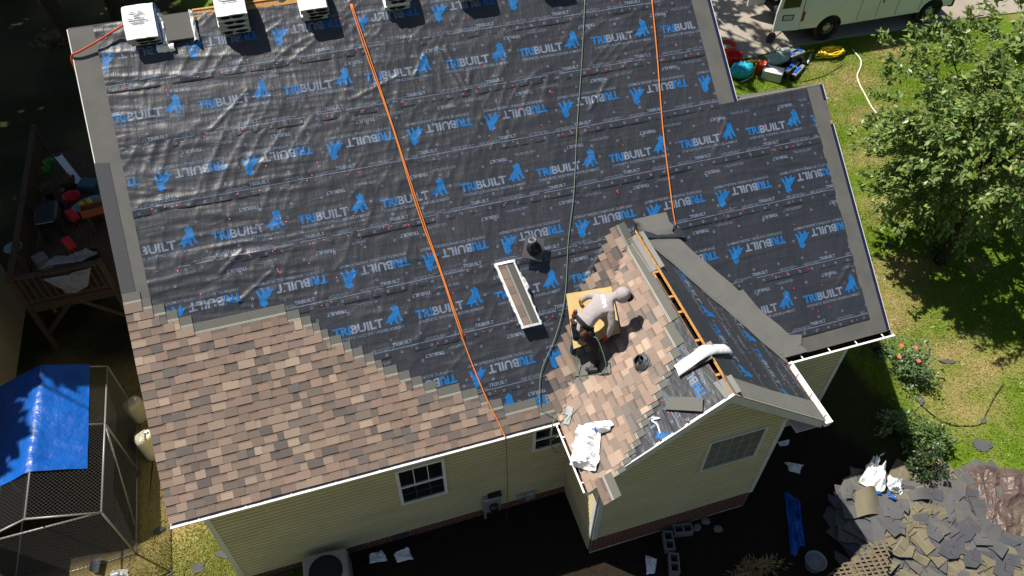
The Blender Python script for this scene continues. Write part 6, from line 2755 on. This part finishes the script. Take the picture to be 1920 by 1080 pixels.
for i, (lb, u, v, s, a) in enumerate((('torn grey felt scrap on the grass under the left corner of the eave', 298, 996, .13, .2), ('large torn grey felt scrap on the grass by the house corner', 420, 1040, .20, -.5), ('long thin felt scrap on the grass near the bottom left', 372, 1066, .16, .1), ('small felt scrap beside the kennel cable', 256, 892, .14, .8), ('small felt scrap at the bottom edge left of the house', 320, 1076, .08, .4))):
    ragged('felt_scrap', lb, 'felt scrap', (u, v), s, 70 + i, group='felt scraps on the ground', ang=a)
flat_piece('loose_shingle', 'pair of curled dark shingles at the bottom edge near the kennel', 'shingle', [gp(172, 1075) + Vector((0, 0, .05)), gp(190, 1078) + Vector((0, 0, .05)), gp(196, 1048) + Vector((0, 0, .05)), gp(176, 1052) + Vector((0, 0, .05))], 'scrap_felt', .02, curl=.08)
crumple('plastic_scrap', 'crumpled white plastic at the bottom edge near the kennel', 'plastic scrap', [gp(208, 1082), gp(242, 1080), gp(240, 1068), gp(212, 1070)], 'wrap_white', 81, h=.08, n=9)
for i, (lb, u, v, s, a) in enumerate((('long grey felt strip on the lawn beside the rose bush', 1775, 679, .22, -.45), ('large torn felt piece on the lawn right of the bushes', 1840, 836, .26, -.5), ('felt scrap at the top corner of the debris pile', 1842, 878, .18, .1), ('felt scrap tied to the black hose on the lawn', 1842, 790, .10, .4), ('felt scrap between the two bushes', 1726, 752, .14, 1.0), ('small felt scrap on the lawn above the debris pile', 1788, 826, .08, .3), ('dark felt scrap half under the lawn tree', 1667, 459, .16, -.1))):
    ragged('felt_scrap', lb, 'felt scrap', (u, v), s, 90 + i, group='felt scraps on the ground', ang=a, asp=.28 if i == 0 else .6)

# ------------------------------------------------------------------ at the front wall
c = Vector((5.38, WY, .1))
t = thing('electric_meter', 'grey electric meter box mounted low on the shaded front wall', 'meter box', c)
mb = MB()
mb.bevbox((5.38, WY - .085, .30), (.36, .13, .52), .02)
mb.build('box', 'galv', t)
mb = MB()
mb.lathe([(.10, 0), (.10, .05), (.085, .10), (.02, .115)], (5.40, WY - .15, .28), 20, rot=Matrix.Rotation(math.pi / 2, 3, 'X'))
mb.build('meter_dial', 'glass', t, smooth=True)
mb = MB()
mb.bevbox((5.45, WY - .09, .60), (.28, .10, .07), .01)
mb.build('cover_flap', 'dark_trim', t)
mb = MB()
mb.tube([(5.24, WY - .08, .06), (5.24, WY - .08, -.36)], .03, 8)
mb.build('conduit', 'galv', t)
for lb, x, w_, z in (('small grey utility box on the front wall near the gable', 6.22, .20, .0), ('tiny grey cable box left of the small utility box', 6.0, .10, .08)):
    mb = MB()
    mb.bevbox((x, WY - .07, z + .12), (w_, .10, w_ * 1.25), .012)
    mb.box((x, WY - .125, z + .12 + w_ * .45), (w_ * .8, .01, .02))
    single('utility_box', mb, 'galv', lb, 'utility box', (x, WY, z))
c = Vector((1.95, -.20, -.32))
t = thing('air_conditioner', 'dark air conditioning unit with pale top at the bottom edge by the front wall', 'air conditioner', c)
rz = Matrix.Rotation(-.06, 3, 'Z')
mb = MB()
mb.bevbox(c + Vector((0, -.02, .36)), (.86, .82, .70), .05, rot=rz)
mb.build('casing', 'pvc_grey', t)
mb = MB()
mb.bevbox(c + Vector((0, -.02, .73)), (.84, .80, .05), .03, rot=rz)
tp = mb.build('top_panel', 'galv', t)
mb = MB()
for r0 in (.12, .18, .24, .30):
    mb.lathe([(r0, .76), (r0 + .012, .77), (r0 + .024, .76)], c + Vector((0, -.02, 0)), 24, cap=False)
mb.lathe([(.31, .757), (.001, .757)], c + Vector((0, -.02, 0)), 24, cap=False)
mb.build('fan_grille', 'dark_trim', tp, smooth=True)
for i, (lb, u, v, s) in enumerate((('crumpled pale blue white scrap nearest the air conditioner', 706, 1046, .17), ('crumpled pale scrap in the shade right of its twin', 756, 1042, .17))):
    q = gp(u, v)
    crumple('plastic_scrap', lb, 'plastic scrap', [q + Vector((-s, -s * .6, 0)), q + Vector((s, -s * .7, 0)), q + Vector((s * .8, s * .7, 0)), q + Vector((-s * .9, s * .5, 0))], 'wrap_white', 84 + i, h=.14, n=8)
for i, (lb, pts) in enumerate((('folded pale blue plastic strip in the shade in front of the gable', ((1208, 1040), (1232, 1048), (1228, 1075), (1212, 1078))), ('small white plastic scrap in the shade right of the gable', ((1470, 868), (1504, 872), (1500, 888), (1482, 886))), ('small crumpled white scrap behind the right gable corner', ((1456, 830), (1480, 826), (1478, 836), (1460, 838))))):
    crumple('plastic_scrap', lb, 'plastic scrap', [gp(u, v) for u, v in pts], 'wrap_white', 94 + i, h=.10, n=9)
crumple('tarp', 'crumpled dark blue tarp strip on the shaded ground beside the gable', 'tarp', [gp(1468, 930), gp(1500, 938), gp(1508, 1030), gp(1480, 1035)], 'tarp_blue', 97, h=.2, n=14)
mat('lattice_wood', (.17, .135, .085), .85, .2, var=(12, (.10, .08, .05), .4, .8))
mat('block', (.20, .19, .175), .95, .1, bump=(60, .4, .01))
for i, (lb, u, v, a) in enumerate((('hollow concrete block nearest the gable wall', 1278, 998, -.2), ('hollow concrete block second from the gable wall', 1252, 1020, 1.3), ('hollow concrete block farthest from the gable wall', 1262, 1062, 1.2))):
    c = gp(u, v)
    rz = Matrix.Rotation(a, 3, 'Z')
    mb = MB()
    for (cx, cy, sx, sy) in ((0, .085, .40, .03), (0, -.085, .40, .03), (-.185, 0, .03, .14), (.185, 0, .03, .14), (0, 0, .03, .14)):
        mb.box(c + rz @ Vector((cx, cy, .10)), (sx, sy, .2), rot=rz)
    single('concrete_block', mb, 'block', lb, 'concrete block', c, 'concrete blocks in front of the gable')
for i, (u, v) in enumerate(((1305, 990), (1322, 978), (1345, 993))):
    c = gp(u, v)
    mb = MB()
    mb.lathe([(.02, -.02), (.07, 0), (.085, .04), (.06, .08), (.02, .09)], c, 9, sx=1.2)
    mb.v = [(x + .012 * math.sin(z * 90 + y * 60), y + .012 * math.cos(x * 80), z) for x, y, z in mb.v]
    single('stone', mb, 'block', ['small pale stone nearest the concrete blocks', 'small pale stone second from the concrete blocks', 'small pale stone farthest from the concrete blocks'][i], 'stone', c)

# ------------------------------------------------------------------ the debris pile
mat('old_shingle', (1, 1, 1), .92, .2, var=[(130, (.6, .6, .58), .42, .8), (5, (.8, .8, .8), .4, .7)], tint=True, bump=(120, .4, .005))
mat('tarp_brown', lin(98, 82, 74), .42, .5, var=(4, lin(72, 58, 52), .4, .8), bump=(9, .9, .05))
H0 = lambda u, v: gp(u, v) + Vector((0, 0, .07))
crumple('tarp', 'shiny brown plastic sheet under the right edge of the debris pile', 'tarp', [H0(1838, 1020), H0(1990, 1030), H0(1990, 880), H0(1822, 884)], 'tarp_brown', 51, h=.10, n=26, freq=5)
TONES = [((.160, .142, .092), 'olive'), ((.125, .120, .104), 'olive'), ((.100, .100, .103), 'dark'), ((.078, .081, .092), 'dark'), ((.185, .162, .108), 'olive'), ((.115, .115, .116), 'dark')]


def pile_h(x, y):
    return .30 * math.exp(-(((x - 13.0) / 1.0) ** 2 + ((y + 2.2) / .8) ** 2)) + .10 * math.exp(-(((x - 14.6) / 1.3) ** 2 + ((y + 3.2) / 1.0) ** 2))


r_ = random.Random(77)
cnt = 0
protos = []
for k in range(26):
    mb = MB()
    tone, kind = TONES[k % 6]
    L_, W_ = r_.choice((1.05, .95, .95, .75, .5)), r_.choice((.36, .33, .33, .26))
    nseg = 5
    cur = r_.choice((0, 0, .0, .03, .06))
    top = []
    for i in range(nseg + 1):
        u = i / nseg
        for j in (0, 1):
            jx = r_.uniform(-.05, .05) if i in (0, nseg) else r_.uniform(-.012, .012)
            top.append(Vector(((u - .5) * L_ + jx, (j - .5) * W_ + r_.uniform(-.012, .012), cur * (2 * u - 1) ** 2 + .008)))
    for i in range(nseg + 1):
        if r_.random() < .30:
            top[2 * i] = top[2 * i].lerp(top[2 * i + 1], r_.uniform(.1, .42))
        top[2 * i + 1] += Vector((0, 0, r_.choice((0, 0, 0, .02))))
    bot = [p - Vector((0, 0, .008)) for p in top]
    o = len(top)
    F = []
    for i in range(nseg):
        F += [(2 * i, 2 * i + 2, 2 * i + 3, 2 * i + 1), (o + 2 * i + 1, o + 2 * i + 3, o + 2 * i + 2, o + 2 * i), (2 * i, o + 2 * i, o + 2 * i + 2, 2 * i + 2), (2 * i + 1, 2 * i + 3, o + 2 * i + 3, o + 2 * i + 1)]
    F += [(0, 1, o + 1, o), (2 * nseg, o + 2 * nseg, o + 2 * nseg + 1, 2 * nseg + 1)]
    mb.add(top + bot, F, 0, tone)
    # the seal line and the cut between tabs
    lc = (.27, .235, .16) if kind == 'olive' else (.03, .03, .035)
    for i in range(nseg):
        a, b, c_, d = top[2 * i], top[2 * i + 2], top[2 * i + 3], top[2 * i + 1]
        p = [a.lerp(d, .44), b.lerp(c_, .44), b.lerp(c_, .49), a.lerp(d, .49)]
        if (kind == 'olive' and k % 4 != 1) or (kind == 'dark' and i % 2 and k % 3 == 0):
            mb.add([q + Vector((0, 0, .003)) for q in p], [(0, 1, 2, 3)], 0, lc)
    for i in (1, 3):
        a, d = top[2 * i], top[2 * i + 1]
        p = [a, a + Vector((.012, 0, 0)), a.lerp(d, .42) + Vector((.012, 0, 0)), a.lerp(d, .42)]
        mb.add([q + Vector((0, 0, .0025)) for q in p], [(0, 1, 2, 3)], 0, (.03, .03, .03))
    protos.append((mb, kind))
meshes = []
for mb, kind in protos:
    o = mb.build('torn_shingle', 'old_shingle')
    meshes.append((o.data, kind))
    bpy.data.objects.remove(o)
LANDMARK = [('beside the lattice panel', (1645, 1040)), ('around the white plastic heap', (1625, 950)), ('next to the brown plastic sheet', (1860, 960)), ('below the dark bush', (1740, 925)), ('around the arched shingle', (1720, 1030)), ('in the lower right corner', (1880, 1060)), ('in its middle', (1790, 985)), ('along its grass edge', (1800, 900))]
spots = []
for k in range(900):
    u, v = r_.uniform(1560, 1935), r_.uniform(885, 1095)
    edge = 935 - (u - 1560) * .45 if u < 1660 else 890 + abs(u - 1780) * .02
    left = 1560 + max(0, v - 940) * .3
    if v < edge or u < left:
        continue
    if u > 1845 and 890 < v < 1010 and r_.random() < .93:
        continue
    if 1590 < u < 1690 and v < 905:
        continue
    p = gp(u, v)
    if any((p - q).length < .2 for q in spots):
        continue
    spots.append(p)
for k, p in enumerate(spots[:280]):
    kind = 'olive' if r_.random() < .45 else 'dark'
    me = r_.choice([q for q, kk in meshes if kk == kind])
    o = bpy.data.objects.new('torn_shingle', me)
    COL.objects.link(o)
    o.location = p + Vector((0, 0, .02 + pile_h(p.x, p.y) + .0035 * (k % 14)))
    o.rotation_euler = (r_.uniform(-.05, .05), r_.uniform(-.05, .05), r_.choice((.4, 2.0, -.5, 1.1, -1.1)) + r_.uniform(-.3, .3))
    near = min(LANDMARK, key=lambda q: (gp(*q[1]) - p).length)[0]
    size = 'long' if me.vertices[-1].co.length >= 0 and max(v.co.x for v in me.vertices) > .36 else 'short'
    lb = '%s %s torn shingle on the debris pile %s' % (size, 'olive grey' if kind == 'olive' else 'dark slate grey', near)
    tag(o, lb, 'shingle', '%s %s torn shingles %s' % (size, kind, near))
# base under the pile
mb = MB()
V = []
for j in range(15):
    for i in range(19):
        x, y = 12.0 + 4.6 * i / 18, -4.6 + 3.0 * j / 14
        e = min(i, 18 - i, j, 14 - j)
        V.append((x, y, gz(x, y) + (-.05 if e == 0 else .012 + pile_h(x, y))))
mb.add(V, [(j * 19 + i, j * 19 + i + 1, j * 19 + 20 + i, j * 19 + 19 + i) for j in range(14) for i in range(18)])
o = single('debris', mb, 'scrap_felt', 'loose dark felt rubble under the torn shingles', 'rubble', (14.2, -3, -.3), smooth=True)
o['kind'] = 'stuff'
# curved old shingles on top, the white wrapper heap, blue tape
H = lambda u, v, h: gp(u, v) + Vector((0, 0, h))


def curved(label, a, b, c_, d, bow, m, seed):
    """sheet over quad a b c d bowed upwards along ab"""
    mb = MB()
    V = []
    n = 10
    for i in range(n + 1):
        u = i / n
        for j in range(5):
            v = j / 4
            p = a.lerp(b, u).lerp(d.lerp(c_, u), v)
            V.append(p + Vector((0, 0, bow * math.sin(u * 3.14))))
    mb.add(V, [(i * 5 + j, i * 5 + j + 1, i * 5 + j + 6, i * 5 + j + 5) for i in range(n) for j in range(4)], 0, TONES[seed % 6][0])
    return single('curled_shingle', mb, 'old_shingle', label, 'shingle', a, 'curled shingles on the debris pile', smooth=True)


curved('large bowed tan shingle on top of the debris pile below the white heap', H(1592, 985, .30), H(1646, 978, .30), H(1628, 930, .42), H(1592, 940, .42), .14, 'x', 4)
curved('upright grey shingle at the left tip of the debris pile', H(1558, 945, .12), H(1582, 960, .16), H(1592, 930, .36), H(1574, 912, .30), .04, 'x', 5)
curved('arched dark shingle near the bottom of the debris pile', H(1690, 1035, .05), H(1755, 1060, .05), H(1762, 1030, .06), H(1700, 1010, .08), .17, 'x', 3)
curved('smooth bent grey shingle beside the dark bush on the pile', H(1690, 950, .18), H(1740, 945, .20), H(1735, 925, .22), H(1690, 932, .22), .09, 'x', 5)
t = thing('plastic_heap', 'heap of bright white torn plastic wrappers on the debris pile', 'plastic heap', H(1635, 905, .0))
crumple_part('wrapper', [H(1598, 915, .25), H(1650, 935, .30), H(1650, 890, .35), H(1622, 880, .25)], 'wrap_white', 101, .26, 20, t)
crumple_part('wrapper', [H(1652, 925, .25), H(1682, 940, .22), H(1682, 915, .25), H(1658, 905, .3)], 'wrap_white', 102, .24, 14, t)
crumple_part('wrapper', [H(1622, 890, .2), H(1640, 892, .22), H(1642, 866, .15), H(1628, 870, .15)], 'wrap_white', 103, .18, 10, t)
mb = MB()
V = []
for i in range(14):
    k = i / 13
    p = H(1636, 884, .4).lerp(H(1650, 862, .25), k) + Vector((-.12 * math.sin(k * 3.14), 0, .12 * math.sin(k * 3.14)))
    V += [p + Vector((-.04, -.02, 0)), p + Vector((.04, .02, .02))]
mb.add(V, [(2 * i, 2 * i + 1, 2 * i + 3, 2 * i + 2) for i in range(13)])
mb.build('wrapper_tail', 'wrap_white', t, smooth=True)
for i, (lb, pts) in enumerate((('blue tape strip just below the white plastic heap', ((1617, 935), (1638, 938), (1640, 944), (1622, 943))), ('blue tape strip at the right end of the white plastic heap', ((1652, 940), (1668, 950), (1664, 954), (1650, 945))), ('blue tape piece standing on the pile above the lattice', ((1668, 985), (1678, 982), (1682, 968), (1674, 966))), ('blue tape scraps beside the top of the lattice', ((1606, 1008), (1622, 1014), (1626, 1008), (1612, 1002))))):
    crumple('tape_strip', lb, 'tape', [H(u, v, .40 if i < 2 else .22) for u, v in pts], 'wrap_blue', 110 + i, h=.03, n=6)
# lattice panel leaning at the bottom
o_, ux, vy = H(1533, 1085, .10), None, None
A = H(1534, 1092, .12)
B = H(1648, 1095, .30)
C_ = H(1652, 1026, .52)
lat = thing('lattice_panel', 'weathered wooden lattice panel leaning at the foot of the debris pile', 'lattice', A)
U = (B - A)
Wv = (C_ - B)
nl = U.cross(Wv).normalized()
poly = [(0.0, 0), (1.05, -.25), (1.02, 1.0), (.86, .95), (.55, .62), (.30, .36)]


def inside(a, b):
    c = False
    j = len(poly) - 1
    for i in range(len(poly)):
        if ((poly[i][1] > b) != (poly[j][1] > b)) and (a < (poly[j][0] - poly[i][0]) * (b - poly[i][1]) / (poly[j][1] - poly[i][1]) + poly[i][0]):
            c = not c
        j = i
    return c


for layer, (du, dv) in enumerate((((1, .18)), ((.45, -1)))):
    l_ = math.hypot(du * U.length, dv * Wv.length)
    n = 10
    for k in range(-n, 2 * n):
        f = k / n
        pts = []
        for s in range(-60, 61):
            t_ = s / 60 * 1.6
            a, b = (0.5 + du * t_, f + dv * t_) if layer == 0 else (f + du * t_, .35 + dv * t_)
            if inside(a, b):
                pts.append((a, b))
        if len(pts) > 2:
            p0 = A + U * pts[0][0] + Wv * pts[0][1] + nl * (.012 * layer)
            p1 = A + U * pts[-1][0] + Wv * pts[-1][1] + nl * (.012 * layer)
            d = (p1 - p0)
            if d.length > .06:
                sdv = d.normalized().cross(nl) * .019
                q = [p0 - sdv, p0 + sdv, p1 + sdv, p1 - sdv]
                mb = MB()
                mb.add(q + [x + nl * .010 for x in q], [(3, 2, 1, 0), (4, 5, 6, 7), (0, 1, 5, 4), (1, 2, 6, 5), (2, 3, 7, 6), (3, 0, 4, 7)])
                mb.build('slat', 'lattice_wood', lat, fix=True)
# planter pot ring
c = H(1524, 1060, 0)
mb = MB()
mb.lathe([(.16, 0), (.20, .22), (.215, .23), (.205, .23), (.17, .06), (.01, .05)], c, 24, cap=False)
single('flower_pot', mb, 'pvc_grey', 'round grey pot left of the lattice at the bottom edge', 'flower pot', c, smooth=True)
# small twigs on the pile
for i in range(14):
    u, v = r_.uniform(1640, 1880), r_.uniform(930, 1075)
    p = H(u, v, .10 + pile_h(gp(u, v).x, gp(u, v).y))
    a = r_.uniform(0, 3.14)
    d = Vector((math.cos(a), math.sin(a), 0)) * r_.uniform(.06, .22)
    mb = MB()
    mb.tube([p - d, p + Vector((0, 0, .01)), p + d], .008, 5)
    single('wood_splinter', mb, 'lattice_wood', 'pale wood splinter lying on the torn shingles', 'splinter', p, 'wood splinters on the debris pile')
